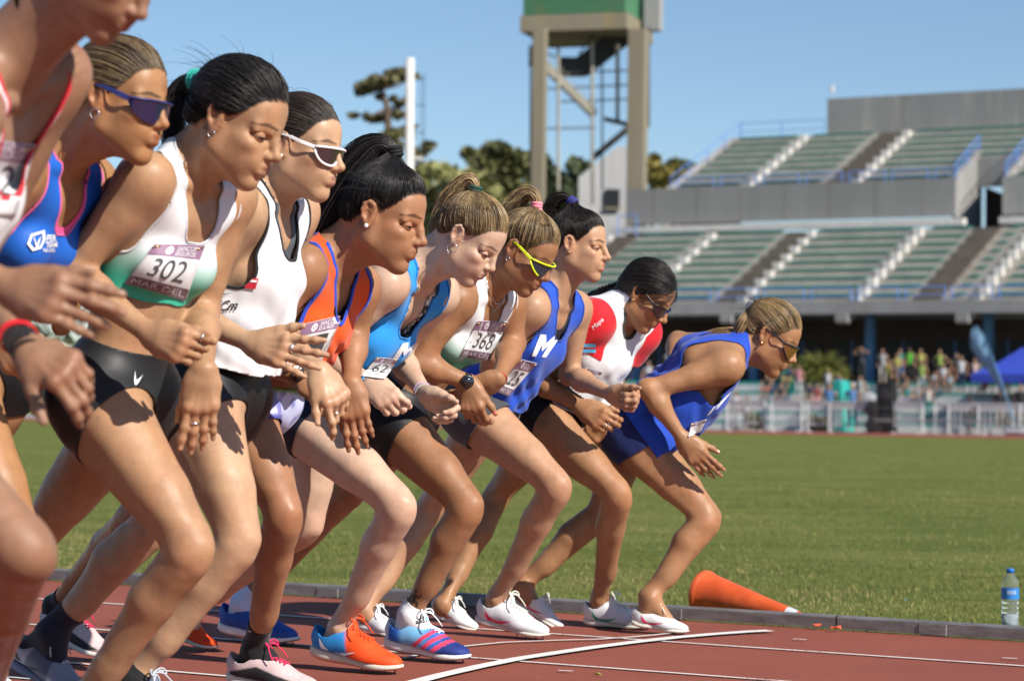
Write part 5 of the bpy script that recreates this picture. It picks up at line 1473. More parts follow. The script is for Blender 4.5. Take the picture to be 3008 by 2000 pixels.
        if g_.get('under'):   # sports bra seen inside the armhole and neckline
            u_ = g_['under']; pr2 = [p for p in R.prims if p['g'] in ('torso', 'trap', 'shoulder', 'neck')]
            V4, Q4 = skin(pr2, hres, dr=0.0022); a, b, c = R.tcoord(V4); B = np.abs(b)
            fr = sstep(c, -0.03, 0.03); lim = np.where(B < u_['bs'] + 0.02, 1.2, u_['arm'] + 0.5 * np.clip((0.15 - B) / 0.15, 0, 1) ** 2)
            un = np.clip(B / (u_['bs'] - 0.012), 0, 1); ln_ = np.where(B < u_['bs'] - 0.012, u_['neck'] + (1.2 - u_['neck']) * un ** 3, 1.2)
            gg = np.minimum(np.minimum(np.minimum(lim, ln_), np.where(c < 0.02, 0.90, 0.99)) - a, a - 0.45)
            cc = np.tile(np.array(u_['col']), (len(V4), 1))
            if u_.get('pat'): cc = np.where((wob(V4, 130) > 0.12)[:, None], np.array([0.75, 0.73, 0.7]), cc)
            V5, T5, c5 = clip(V4, Q4, gg, cc)
            if len(T5): link('sports_bra', np_mesh('sports_bra', V5, T5, c5), M_TIGHT, root)
    def shorts(R, root):
        s = R.s; g_ = s['shorts']; J = R.J
        pr = [p for p in R.prims if p['g'] in ('torso',) or p['g'][:5] == 'thigh']
        hres = 0.0056 * s['Z'] / 5.5; dr = g_.get('loose', 0.004)
        V, Q = skin(pr, hres, dr=dr)
        a, b, c = R.tcoord(V); nrm = normals(V, Q)
        if g_.get('wrinkle'):
            V = V + nrm * (g_['wrinkle'] * (np.sin((a * 5 + b * 8 + wob(V, 8) * 0.5) * 8) * 0.5 + wob(V, 25) * 0.6))[:, None]
        g = (g_.get('waist', 0.2) - a) * R.T
        dist = {}
        dtor = np.full(len(V), 9.0)
        for p in R.prims:
            if p['g'] == 'torso': dtor = np.minimum(dtor, prim_dist(p, V[:, 0], V[:, 1], V[:, 2]))
        for sd in 'RL':
            d = np.full(len(V), 9.0)
            for p in R.prims:
                if p['g'] == 'thigh' + sd: d = np.minimum(d, prim_dist(p, V[:, 0], V[:, 1], V[:, 2]))
            dist[sd] = d
        for sd, sg in (('R', -1), ('L', 1)):
            kf1, kf2, d1, d2, l1, l2 = R.legf[sd]; q = V - J['h' + sd]
            t = q @ d1; f_ = q @ kf1; o_ = (q @ R.HL) * sg
            lim = g_.get('hem' + sd, g_['hem']) * l1 + g_.get('cutf', 0.0) * f_ + g_.get('cuto', 0.0) * o_
            oth = np.minimum(dtor, dist['LR'.replace(sd, '')])
            g = np.minimum(g, np.maximum(lim - t, dist[sd] - oth - 0.003))
        cols = np.tile(np.array(g_['col'], float), (len(V), 1))
        if g_.get('paint'): cols = g_['paint'](R, V, a, b, c, cols)
        V2, T2, c2 = biggest(*clip(V, Q, g, cols))
        ob = link('shorts', np_mesh('shorts', V2, T2, c2), M_CLOTH if dr > 0.006 else M_TIGHT, root)
        sm = ob.modifiers.new('thickness', 'SOLIDIFY'); sm.thickness = 0.0025; sm.offset = -1
        R.shP = Printer(V2, T2); R.sh_ob = ob
    def sock(R, root, sd, col, up, name='sock'):
        kf1, kf2, d1, d2, l1, l2 = R.legf[sd]; A = R.J['a' + sd]
        pr = [p for p in R.prims if p['g'] in ('shank' + sd, 'foot')]
        lo = np.minimum(A, R.foot[sd][0]) - 0.22; hi = np.maximum(A, R.foot[sd][0]) + 0.22
        V, Q = skin(pr, 0.0045 * R.s['Z'] / 5.5, dr=0.0028, lo=lo, hi=hi)
        V = V + normals(V, Q) * (0.0007 * np.sin((V @ d2) * 700))[:, None]
        g = np.minimum((V - A) @ d2 + up, 0.19 - np.linalg.norm(V - A, axis=1))
        V2, T2 = clip(V, Q, g)[:2]
        ob = link(name, np_mesh(name, V2, T2, np.tile(np.array(col), (len(V2), 1))), M_CLOTH, root)
        sm = ob.modifiers.new('thickness', 'SOLIDIFY'); sm.thickness = 0.002; sm.offset = -0.6
        return ob, Printer(V2, T2)
    # ---------------------------------------------------------------- shoes
    def shoe(R, root, sd, sp):
        heel, toe = R.foot[sd]; L = float(np.linalg.norm(toe - heel)); x = (toe - heel) / L
        y = unit(R.left - x * (R.left @ x)); z = np.cross(x, y)
        k = np.clip(L / 0.262, 0.75, 1.15)
        A = np.array([x, y, z]); O = heel.copy()
        T = Frame(O, x, y, z, k)
        sole_h = sp.get('sole', 0.020)
        X = np.array([0, .008, .03, .06, .09, .12, .15, .175, .2, .225, .245, .258, .262])
        Wd = np.array([.012, .024, .031, .0315, .0285, .028, .034, .040, .0415, .038, .029, .016, .004])
        Zb = np.array([.014, .008, .002, 0, 0.001, .002, .001, 0, .001, .005, .010, .015, .017])
        Zt = np.array([.032, .031, .029, .027, .025, .0235, .021, .019, .0175, .0175, .019, .021, .021]) * sole_h / 0.020 * 0.95
        Zt = np.maximum(Zt, Zb + 0.004)
        vs, cs, Qs = [], [], []
        prof = [(-0.94, 0), (-1.04, .35), (-1.0, .75), (-0.95, 1), (0.95, 1), (1.0, .75), (1.04, .35), (0.94, 0)]
        botc = np.array(sp.get('bottom', sp['solec']))
        for i in range(len(X)):
            cy = 0.004 * math.sin(X[i] / 0.262 * math.pi) * (1 if sd == 'R' else -1)
            for (wy, tz) in prof:
                vs.append((X[i], cy + wy * Wd[i], Zb[i] + (Zt[i] - Zb[i]) * tz)); cs.append(botc if tz == 0 else np.array(sp['solec']))
        m = len(prof)
        for i in range(len(X) - 1):
            for j in range(m):
                j2 = (j + 1) % m; Qs.append((i * m + j, (i + 1) * m + j, (i + 1) * m + j2, i * m + j2))
        e0 = [tuple(range(m))[::-1]]; 
        root_s = bpy.data.objects.new('shoe', None)
        pr = [ell((.046, 0, .050), (.041, .0285, .050), kk=.008), cap((.05, 0, .05), (.14, 0, .040), .031, .031, .010), cap((.06, 0, .072), (.155, 0, .040), .027, .025, .012),
              ell((.190, .003 if sd == 'R' else -.003, .027), (.066, .0400, .0235), kk=.008), ell((.150, 0, .032), (.05, .036, .026), kk=.008),
              cap((.010, 0, .060), (.014, 0, .080), .011, .009, .006), cap((.088, 0, .078), (.108, 0, .098), .018, .012, .008)]
        V, Q = skin(pr, 0.0034 * R.s['Z'] / 6.0)
        ztop = np.interp(V[:, 0], X, Zt); 
        col = np.interp(V[:, 0], [-.02, .004, .02, .045, .065, .085, .1, .112, .13], [.088, .088, .076, .064, .066, .080, .105, .120, .2])
        hole = ((V[:, 0] - .058) / .040) ** 2 + (V[:, 1] / .027) ** 2
        g = np.minimum(V[:, 2] - ztop + 0.003, col - V[:, 2])
        cols = np.tile(np.array(sp['col'], float), (len(V), 1))
        if sp.get('paint'): cols = sp['paint'](V, cols)
        cols = cols * (1 + 0.06 * wob(V, 60))[:, None]
        V2, T2, c2 = clip(V, Q, g, np.clip(cols, 0, 1))
        ob = link('shoe', np_mesh('shoe', T(V2), T2, c2), M_SHOE, root)
        if sp.get('tag'): ob['label'] = sp['tag']
        sm = ob.modifiers.new('thickness', 'SOLIDIFY'); sm.thickness = 0.004; sm.offset = -1
        V_s = np.array(vs); fl = [np.array(Qs)]
        sob = link('sole', np_mesh('sole', T(V_s), fl, np.array(cs)), M_SOLE, ob)
        bm = bmesh.new(); bm.from_mesh(sob.data)
        bm.verts.ensure_lookup_table()
        for base in (0, (len(X) - 1) * m):
            try: bm.faces.new([bm.verts[base + j] for j in range(m)])
            except ValueError: pass
        bmesh.ops.recalc_face_normals(bm, faces=bm.faces[:]); bm.to_mesh(sob.data); bm.free()
        bev = sob.modifiers.new('round', 'SUBSURF'); bev.levels = 1; bev.render_levels = 1
        if sp.get('spikes'):
            mb = MB()
            for sx, sy in ((.235, .012), (.225, -.018), (.2, .026), (.195, -.028), (.17, .03), (.165, -.03)):
                mb.tube([T((sx, sy, .006)), T((sx, sy, -.004))], [0.003, 0.0012], 5)
            mb.build('spike', flat('spike_grey', '#3c3c40', 0.4), ob)
        # laces and tongue
        bv = BVHTree.FromPolygons([tuple(p) for p in V2.tolist()], [tuple(t) for t in T2.tolist()])
        def top(x_, y_):
            h = bv.ray_cast(Vector((x_, y_, 0.3)), Vector((0, 0, -1)))[0]
            return np.array([x_, y_, (h[2] if h else 0.05) + 0.0022])
        lm = flat('lace_' + sp['lace'][1:], sp['lace'], 0.8); mb = MB()
        xs = np.linspace(.108, .168, 6)
        for i in range(6):
            w0 = 0.013 + 0.003 * i / 5
            for sg in (1, -1):
                x2 = xs[min(i + 1, 5)] if i < 5 else xs[5]
                mb.tube([T(top(xs[i] + (x2 - xs[i]) * t, sg * w0 * (1 - 2 * t)) + np.array([0, 0, .0012 * math.sin(t * math.pi)])) for t in np.linspace(0, 1, 6)], 0.0019, 5)
        kn = top(.106, 0) + np.array([0, 0, .003])
        bl = sp.get('bow', 1.0)
        for sg in (1, -1):
            lp = [kn, kn + np.array([.006, sg * .016, .012]) * bl, kn + np.array([.012, sg * .030, .008]) * bl, kn + np.array([.020, sg * .028, -.004]) * bl, kn + np.array([.012, sg * .012, .002]) * bl, kn]
            lp = [np.array(a) for a in lp]
            for _ in range(2):
                lp = [lp[0]] + [q for a_, b_ in zip(lp[:-1], lp[1:]) for q in (a_ * .75 + b_ * .25, a_ * .25 + b_ * .75)] + [lp[-1]]
            mb.tube([T(q) for q in lp], 0.0020, 5)
            ed = [kn, kn + np.array([.012, sg * .018, .004]), kn + np.array([.030, sg * .034, -.018]), kn + np.array([.042, sg * .039, -.034])]
            mb.tube([T(q) for q in ed], 0.0018, 5)
        mb.build('lace', lm, ob, True)
        # side marks
        for mk in sp.get('marks', []):
            V_, F_ = subdiv2(mk['shape'][0], mk['shape'][1], 0.12)
            x0, z0, x1, z1 = mk['box']
            W, ok = [], []
            for u, v in V_:
                p = np.array([x0 + (x1 - x0) * u, -0.2, z0 + (z1 - z0) * v + mk.get('slant', 0) * u])
                d = np.array([0, 1.0, -0.10]); p[2] += 0.018
                h = bv.ray_cast(Vector(p), Vector(d).normalized())[0]
                ok.append(h is not None); W.append(np.array(h) - d * 0.0016 if h else p)
            F_ = np.array([f for f in F_ if all(ok[i] for i in f)])
            if len(F_) == 0: continue
            W2, (F2,) = used(np.array(W), [F_])
            link(mk.get('name', 'logo'), np_mesh('logo', T(W2), F2), mk['mat'], ob)
        return ob
    # ---------------------------------------------------------------- small things worn
    def eyes(R, root):
        H, s = R.H, R.s
        if s.get('glasses'): return
        skc = np.array(s['skin']) * np.array([0.93, 0.84, 0.80])
        for sg in (-1, 1):
            c = np.array([0.0738, 0.0312 * sg, 0.0092]); r = 0.0130
            mb = MB().ball(H(c), r * H.sc, 24, 18, H.A); V = np.array(mb.v)
            q = (H.inv(V) - c) / r; look = unit(np.array([0.93, 0.05 * sg, -0.26 if s.get('down', True) else -0.05]))
            an = q @ look; col = np.where((an > 0.965)[:, None], np.array([0.006, 0.005, 0.005]), np.where((an > 0.82)[:, None], np.array(s.get('iris', (0.035, 0.017, 0.009))), np.array([0.42, 0.37, 0.34])))
            eb = link('eye', np_mesh('eye', V, np.array(mb.f), col), M_EYE, root)
            lid = MB().ball(H(c), r * 1.10 * H.sc, 32, 24, H.A); V = np.array(lid.v); q = (H.inv(V) - c) / r
            lim = s.get('lid', 0.10)
            edge = q[:, 2] - (lim - 0.10 * (q[:, 1] * sg) ** 2 + 0.03 * q[:, 1] * sg)
            low = -0.30 + 0.15 * q[:, 1] ** 2 - q[:, 2]
            g = np.minimum(np.maximum(np.maximum(edge, low), -0.15 - q[:, 0]), q[:, 0] + 0.8)
            V2, T2 = clip(V, np.array(lid.f), g)[:2]
            lo_ = link('eyelid', np_mesh('eyelid', V2, T2, np.tile(skc, (len(V2), 1))), M_SKIN, eb)
            y = np.linspace(-0.85, 0.92, 12) * sg; z = lim - 0.10 * (y * sg) ** 2 + 0.03 * y * sg; x = np.sqrt(np.maximum(0.02, 1.14 ** 2 - y ** 2 - z ** 2))
            pts = [H(c + np.array([x[k], y[k], z[k]]) * r) for k in range(12)]
            MB().tube(pts, [0.0007] + [0.0014] * 10 + [0.0010], 5).build('eyelash', flat('lash', '#120c0a', 0.8), eb, True)
    def glasses(R, root):
        g = R.s.get('glasses')
        if not g: return
        H = R.H; lm = lens_glass('lens_' + g['id'], g['lens']); fm = flat('frame_' + g['id'], g['frame'], 0.35)
        def arc(ph, up, out=0.0):
            l = (0.073 + out) * math.sin(ph); f = 0.044 + (0.062 + out) * math.cos(ph) ** 0.9 if math.cos(ph) > 0 else 0.044
            return np.array([f, l, up])
        n = 24; mx = math.radians(g.get('span', 74)); zt, zb = g.get('top', 0.026), g.get('bot', -0.016)
        def rimz(ph, k):
            t = abs(ph) / mx
            top = zt - 0.006 * t ** 2; nosecut = 0.017 * math.exp(-(ph / 0.17) ** 2) if g.get('cut', True) else 0
            bot = zb + nosecut + (top - zb) * 0.80 * t ** g.get('taper', 3.0)
            return bot + (top - bot) * k
        vs = []; 
        rows = 6
        for layer in (0.0, -0.0022):
            for i in range(n + 1):
                ph = -mx + 2 * mx * i / n
                for j in range(rows + 1): vs.append(H(arc(ph, rimz(ph, j / rows), layer)))
        F = []
        st = (n + 1) * (rows + 1)
        for i in range(n):
            for j in range(rows):
                q = [i * (rows + 1) + j, (i + 1) * (rows + 1) + j, (i + 1) * (rows + 1) + j + 1, i * (rows + 1) + j + 1]
                F.append(q); F.append([k + st for k in q[::-1]])
        gob = link('sunglasses', np_mesh('sunglasses', np.array(vs), np.array(F)), lm, root)
        mb = MB(); fr = g.get('fr', 0.0026) * H.sc
        top = [H(arc(-mx + 2 * mx * i / n, rimz(-mx + 2 * mx * i / n, 1), 0.0006)) for i in range(n + 1)]
        mb.tube(top, fr, 6)
        if g.get('rim') or g.get('brow'):
            bot = [H(arc(-mx + 2 * mx * i / n, rimz(-mx + 2 * mx * i / n, 0), 0.0006)) for i in range(n + 1)]
            if g.get('rim'): mb.tube(bot, fr, 6)
            else: mb.tube(bot[:8], fr, 6); mb.tube(bot[-8:], fr, 6)
        mb.build('frame', fm, gob, True)
        for sg in (-1, 1):
            p0 = arc(sg * mx, rimz(mx, 0.75), 0.001); mb = MB()
            pts = [p0, np.array([0.040, 0.0775 * sg, zt - 0.003]), np.array([0.012, 0.0795 * sg, 0.028]), np.array([-0.012, 0.0805 * sg, 0.030]), np.array([-0.026, 0.0800 * sg, 0.018])]
            hs = g.get('arm', 0.0075)
            for a, b, h0 in zip(pts[:-1], pts[1:], (hs, hs * 0.9, hs * 0.6, hs * 0.4)):
                mb.bar(H(a), H(b), 0.0030, h0 * H.sc, H.A[2])
            a_ob = mb.build('temple', fm if not g.get('temple') else flat('temple_' + g['id'], g['temple'], 0.4), gob, False, 0.0008)
        return gob
    def earring(R, root):
        e = R.s.get('earring')
        if not e: return
        H = R.H; lobe = H((-0.001, -0.0785, -0.018)); mb = MB()
        if e[0] == 'hoop':
            r = e[1]; c = lobe - np.array([0, 0, 1.0]) * r
            a1 = np.array([0.92, -0.25, 0]); mb.tube([c + (a1 * math.sin(t) + np.array([0, 0, 1.0]) * math.cos(t)) * r for t in np.linspace(0, 2 * math.pi, 21)], 0.0011, 5, False)
            mb.build('earring', M_METAL, root, True)
        else:
            mb.ball(lobe + np.array([0, -0.004, -0.002]), e[1], 10, 8).build('earring', M_PEARL if e[0] == 'pearl' else M_GOLD, root, True)
    def band(R, root, sd, dist, r, w, mat_, name, face=None):
        """ring of material round a forearm, dist metres above the wrist"""
        J = R.J; d = unit(J['w' + sd] - J['e' + sd]); c = J['w' + sd] - d * dist
        n = np.cross(d, (0.1, 0.2, 0.97)); n = unit(n); b = np.cross(d, n); mb = MB(); k = 20
        for rr, ww in ((r, w),):
            o = len(mb.v)
            for i in range(k):
                a = 2 * math.pi * i / k; e = n * math.cos(a) * 1.12 + b * math.sin(a) * 0.95
                for dx, dr in ((-ww / 2, -.001), (-ww / 2, .002), (ww / 2, .002), (ww / 2, -.001)): mb.v.append(tuple(c + d * dx + e * (rr + dr)))
            for i in range(k):
                for j in range(4):
                    i2 = (i + 1) % k; j2 = (j + 1) % 4
                    mb.f.append((o + i * 4 + j, o + i * 4 + j2, o + i2 * 4 + j2, o + i2 * 4 + j))
        ob = mb.build(name, mat_, root, False)
        if face:
            cd = unit(EYE - c); nn = unit(cd - d * (cd @ d)); nn = rot_about(nn, d, math.radians(face.get('roll', 0))); s_ = np.cross(nn, d)
            f = MB().lathe([(0.0001, 0.006), (face['r'] * 0.92, 0.006), (face['r'], 0.003), (face['r'], -0.006), (0.0001, -0.006)], c + nn * (r + 0.004), (d, s_, nn), 24)
            f.build('watch_case', mat('watch_case', (0.02, 0.02, 0.022), 0.3), ob, True)
            MB().lathe([(0.0001, 0.0072), (face['r'] * 0.80, 0.0068), (face['r'] * 0.80, 0.005)], c + nn * (r + 0.004), (d, s_, nn), 24).build('watch_glass', lens_glass('watch_glass', (0.01, 0.012, 0.02)), ob, True)
        return ob
    def necklace(R, root, drop):
        t = np.linspace(-1, 1, 27); P_ = []
        bv = R.bodybvh = getattr(R, 'bodybvh', None) or BVHTree.FromPolygons([tuple(p) for p in R.V.tolist()], [tuple(q) for q in R.Q.tolist()])
        for x in t:
            p = R.pt(1.04 - drop * (1 - x * x) ** 0.6, 0.052 * x + 0.012 * x * (1 - x * x), 0.10 - 0.10 * x * x)
            h = bv.find_nearest(Vector(p))
            P_.append(np.array(h[0]) + np.array(h[1]) * 0.0015)
        MB().tube(P_, 0.0011, 5).build('necklace', M_METAL, root, True)
    def ring(R, root, sd, fi, t=0.55, w=0.004):
        hd = R.hands[sd]; ps = [p for p in hd['prims'] if p['kk'] == 0.0024]
        p = ps[fi * 3]; d = unit(p['b'] - p['a']); c = p['a'] + (p['b'] - p['a']) * t; r = p['ra'] + 0.0006
        x = unit(np.cross(d, (0.1, 0.2, 0.97))); y = np.cross(d, x)
        mb = MB()
        mb.lathe([(r, -w / 2), (r + 0.0014, -w / 2), (r + 0.0014, w / 2), (r, w / 2)], c, (x, y, d), 16)
        mb.build('ring', M_METAL, root, True)
    def bib(R, root, corners, number, town, printer=None, rows=True):
        """pinned paper number: mauve band with the sponsor, big digits, mauve foot band"""
        bq = np.concatenate([R.Q[:, [0, 1, 2]], R.Q[:, [0, 2, 3]]]); near = (np.linalg.norm(R.V[bq[:, 0]] - R.pt(0.65, 0, 0.05), axis=1) < 0.30); nb_, (bq,) = used(R.V, [bq[near]])
        pz = Printer(np.concatenate([R.topV, nb_]), np.concatenate([R.topT, bq + len(R.topV)]))
        g = grid2(14, 14)
        V, F = g; W, ok = pz.drop(pz.quad(corners, V), 0.0055, True)
        if W is None: return
        W0 = W.copy(); W = W.reshape(15, 15, 3)
        for _ in range(2):
            W2 = W.copy(); W2[1:-1, 1:-1] = (W[1:-1, 1:-1] * 2 + W[:-2, 1:-1] + W[2:, 1:-1] + W[1:-1, :-2] + W[1:-1, 2:]) / 6; W = W2
        W = W.reshape(-1, 3); rd = W0 - EYE; rl = np.linalg.norm(rd, axis=1, keepdims=True); rd /= rl; wl_ = ((W - EYE) * rd).sum(1, keepdims=True)
        W = EYE + rd * np.minimum(wl_, rl + 0.0015)
        W = W + unit(EYE - W.mean(0)) * (0.0016 * wob(W, 55) + 0.0012)[:, None]
        f = np.array(F); fn = np.cross(W[f[:, 1]] - W[f[:, 0]], W[f[:, 2]] - W[f[:, 0]])
        if ((fn * (EYE - W.mean(0))).sum(1)).mean() < 0: f = f[:, ::-1]
        col = np.array([[0.74, 0.73, 0.74]] * len(W)); 
        ob = link('bib', np_mesh('bib', W, f, col), M_PAPER, root)
        ob['label'] = 'white paper race number' + (' ' + number if number else '')
        sm = ob.modifiers.new('thickness', 'SOLIDIFY'); sm.thickness = 0.0009; sm.offset = -1
        tri = np.concatenate([f[:, [0, 1, 2]], f[:, [0, 2, 3]]]); bp = Printer(W, tri)
        def st(shape, box, m, off=0.0012, nm='print', ml=0.1): return bp.stamp(nm, corners, shape, box, m, ob, off, ml, False)
        st(grid2(8, 3), (0.005, 0.74, 0.995, 0.995), M_MAUVE)
        if town is not None: st(grid2(8, 3), (0.005, 0.005, 0.995, 0.2), flat('brown_mauve_print', '#75606c'))
        st(text_mesh('SANCOR'), (0.50, 0.87, 0.88, 0.96), M_INK_W, 0.0022)
        st(text_mesh('SEGUROS'), (0.50, 0.77, 0.88, 0.855), M_INK_W, 0.0022)
        an = np.linspace(0, 2 * math.pi, 19)[:-1]
        ringF = [(i, (i + 1) % 18, 18 + (i + 1) % 18, 18 + i) for i in range(18) if i not in (2, 11)]
        rv = np.array([[0.5 + 0.5 * math.cos(a), 0.5 + 0.5 * math.sin(a)] for a in an] + [[0.5 + 0.3 * math.cos(a), 0.5 + 0.3 * math.sin(a)] for a in an])
        st((rv, ringF), (0.30, 0.775, 0.44, 0.955), M_INK_W, 0.0022, 'logo', 0.3)
        st(text_mesh('S', True), (0.34, 0.81, 0.40, 0.92), M_INK_W, 0.0022, 'logo')
        if number: st(text_mesh(number, False), (0.22, 0.27, 0.84, 0.68), M_INK_G, 0.0022, 'digits', 0.06)
        if town: st(text_mesh(town), (0.07, 0.045, 0.95, 0.155), flat('pale_print', '#c8b8c0'), 0.0022)
        # safety pins
        for (u, v) in ((0.08, 0.93), (0.92, 0.93)):
            W3, ok = bp.drop(bp.quad(corners, [(u - .06, v - .02), (u + .06, v + .03)]), 0.004)
            if W3 is not None and ok.all(): MB().tube([W3[0], W3[1]], 0.0014, 5).build('pin', M_GOLD, ob, True)
        return ob
    def build(R):
        s = R.s
        root = empty('person', (R.P[0], R.P[1], 0)); R.root = root
        tag(root, s['label'], 'person', 'runners on the start line')
        R.body(root); R.hair(root); R.eyes(root)
        if s.get('top'): R.top(root, s['top'].get('name', 'singlet'))
        if s.get('shorts'): R.shorts(root)
        R.socks = {}
        for sd in 'RL':
            if s.get('sock' + sd): R.socks[sd] = R.sock(root, sd, *s['sock' + sd])
            if s.get('shoe' + sd): R.shoe(root, sd, s['shoe' + sd])
        R.glasses(root); R.earring(root)
        for e in s.get('extra', []): e(R, root)
        return root
ONLY = ''; REPORT = False
# ------------------------------------------------------------------ who stands where (pixel joints are turned into places, see Runner)
PALE, LIGHT, MED, TAN, BROWN = (0.58, 0.395, 0.285), (0.49, 0.305, 0.185), (0.42, 0.24, 0.132), (0.37, 0.195, 0.098), (0.32, 0.160, 0.080)
BLACKH, BROWNH, BLONDH = (0.011, 0.009, 0.009), (0.050, 0.030, 0.018), (0.38, 0.25, 0.12)
BK = (0.012, 0.012, 0.014)
white_shoe = lambda sw, bottom: dict(col=(0.74, 0.74, 0.76), solec=(0.70, 0.68, 0.60), bottom=srgb(bottom), lace='#e8e6da', spikes=True, sole=0.021,
    marks=[dict(shape=SWOOSH, box=(0.045, 0.016, 0.148, 0.058), mat=flat('swoosh_' + sw[1:], sw), name='logo')])
def paint_orange(V, c):
    k = sstep(V[:, 0] + 0.35 * (V[:, 2] - 0.03), 0.118, 0.130)[:, None]
    return np.array(srgb('#2f86cc')) * (1 - k) + np.array(srgb('#f4511c')) * k
def paint_blue_dark(V, c):
    k = sstep(V[:, 0] + 0.35 * (V[:, 2] - 0.03), 0.118, 0.130)[:, None]
    return np.array(srgb('#24509c')) * (1 - k) + np.array(srgb('#e84a16')) * k
def paint_stripes(V, c):
    x, z = V[:, 0], V[:, 2]
    base = np.array(srgb('#dfe9f4')) + 0 * c
    for x0, x1, col in ((0.012, 0.03, '#2a66c8'), (0.05, 0.075, '#7fc0ec'), (0.115, 0.16, '#2b6fc4'), (0.165, 0.20, '#23357c')):
        k = sstep(x, x0, x1)[:, None]; base = base * (1 - k) + np.array(srgb(col)) * k
    t = x - 1.1 * (z - 0.02)
    for x0 in (0.088, 0.122, 0.156):
        m = ((t > x0) & (t < x0 + 0.017) & (z > 0.018))[:, None]
        base = np.where(m, np.array(srgb('#ee4463')), base)
    return base
def paint_knit(V, c):
    k = (sstep(0.055 - np.abs(V[:, 2] - 0.028) - 0.25 * np.abs(V[:, 0] - 0.10), 0.02, 0.024) * (V[:, 0] > 0.02))[:, None]
    sp_ = (wob(V, 420) * 0.10)[:, None]
    return np.clip((np.array(srgb('#cfb6b6')) * (1 + sp_)) * (1 - k) + np.array(srgb('#2a2a2e')) * k, 0, 1)
def paint_grey(V, c):
    k = sstep(V[:, 2] + 0.1 * np.sin(V[:, 0] * 40), 0.03, 0.05)[:, None]
    return np.array(srgb('#5d6476')) * (1 - k) + np.array(srgb('#8b90a0')) * k
orange_shoe = dict(col=(1, 1, 1), paint=paint_orange, solec=srgb('#d9d2c2'), bottom=srgb('#e2582c'), lace='#f4511c', spikes=True, sole=0.026, tag='blue shoe with orange toe and laces',
    marks=[dict(shape=SWOOSH, box=(0.040, 0.014, 0.150, 0.062), mat=M_INK_W, name='logo')])
orange_dark = dict(orange_shoe, paint=paint_blue_dark)
stripe_shoe = dict(col=(1, 1, 1), paint=paint_stripes, solec=(0.80, 0.80, 0.78), bottom=srgb('#23356c'), lace='#f2f2f2', spikes=True, sole=0.027, tag='blue shoe with three pink stripes')
blue_shoe = dict(col=srgb('#2b55a8'), solec=(0.75, 0.76, 0.78), bottom=srgb('#23356c'), lace='#e8eef8', spikes=True, sole=0.026)
knit_shoe = dict(col=(1, 1, 1), paint=paint_knit, solec=(0.66, 0.63, 0.60), lace='#e2265a', sole=0.026, tag='speckled pink and black shoe with pink laces')
grey_shoe = dict(col=(1, 1, 1), paint=paint_grey, solec=srgb('#2c3c66'), lace='#b8bcc8', sole=0.028, tag='grey running shoe with navy sole', marks=[dict(shape=SWOOSH, box=(0.045, 0.020, 0.135, 0.058), mat=M_INK_K, name='logo')])
plain_shoe = dict(col=srgb('#d8d8de'), solec=(0.7, 0.7, 0.7), lace='#dddddd', sole=0.024)

def x_bib(corners, num, town=None): return lambda R, root: R.bib(root, corners, num, town)
def x_print(corners, shape, m, nm='print', off=0.0045, use='printer', sub=None):
    def go(R, root):
        p = getattr(R, use); par = R.top_ob if use == 'printer' else R.sh_ob
        p.stamp(nm, corners, shape() if callable(shape) else shape, sub or (0, 0, 1, 1), m() if callable(m) else m, par, off, 0.12)
    return go
def x_band(sd, dist, r, w, m, name, face=None): return lambda R, root: R.band(root, sd, dist, r, w, m, name, face)
def x_ring(sd, fi, t=0.55, w=0.004): return lambda R, root: R.ring(root, sd, fi, t, w)
def box_(a, b, c, d): return [(a, b), (c, b), (c, d), (a, d)]
CIRC = lambda n=20: poly2([(0.5 + 0.5 * math.cos(2 * math.pi * i / n), 0.5 + 0.5 * math.sin(2 * math.pi * i / n)) for i in range(n)])
LETM = (np.array([(0, 0), (.30, 0), (.30, .55), (.5, .25), (.70, .55), (.70, 0), (1, 0), (1, 1), (.72, 1), (.5, .62), (.28, 1), (0, 1)], float),
        [(0, 1, 2, 11), (2, 10, 11), (2, 3, 9, 10), (3, 4, 8, 9), (4, 8, 7), (4, 5, 6, 7)])
def p_tee(a, b, c):
    B = np.abs(b); return np.maximum(np.minimum((B - 0.100 - 0.35 * np.clip(a - 0.90, 0, 1)) * 6, (a - 0.64)), (B - 0.165) * 6)
def p_lav(R, V, a, b, c, cols):
    kf1, kf2, d1, d2, l1, l2 = R.legf['R']; t = (V - R.J['hR']) @ d1 / l1
    k = sstep(t, 0.10, 0.13)[:, None]; k2 = (sstep(wob(V, 42), 0.05, 0.45) * 0.75)[:, None]
    lav = np.array(srgb('#c6cdf4')) * (1 - k2) + np.array(srgb('#5a55b0')) * k2
    edge = sstep(t, 0.27, 0.30)[:, None]
    cc = np.array(srgb('#6fa03a')) * (1 - k) + lav * k
    return cc * (1 - edge) + np.array(srgb('#4a4a9c')) * edge

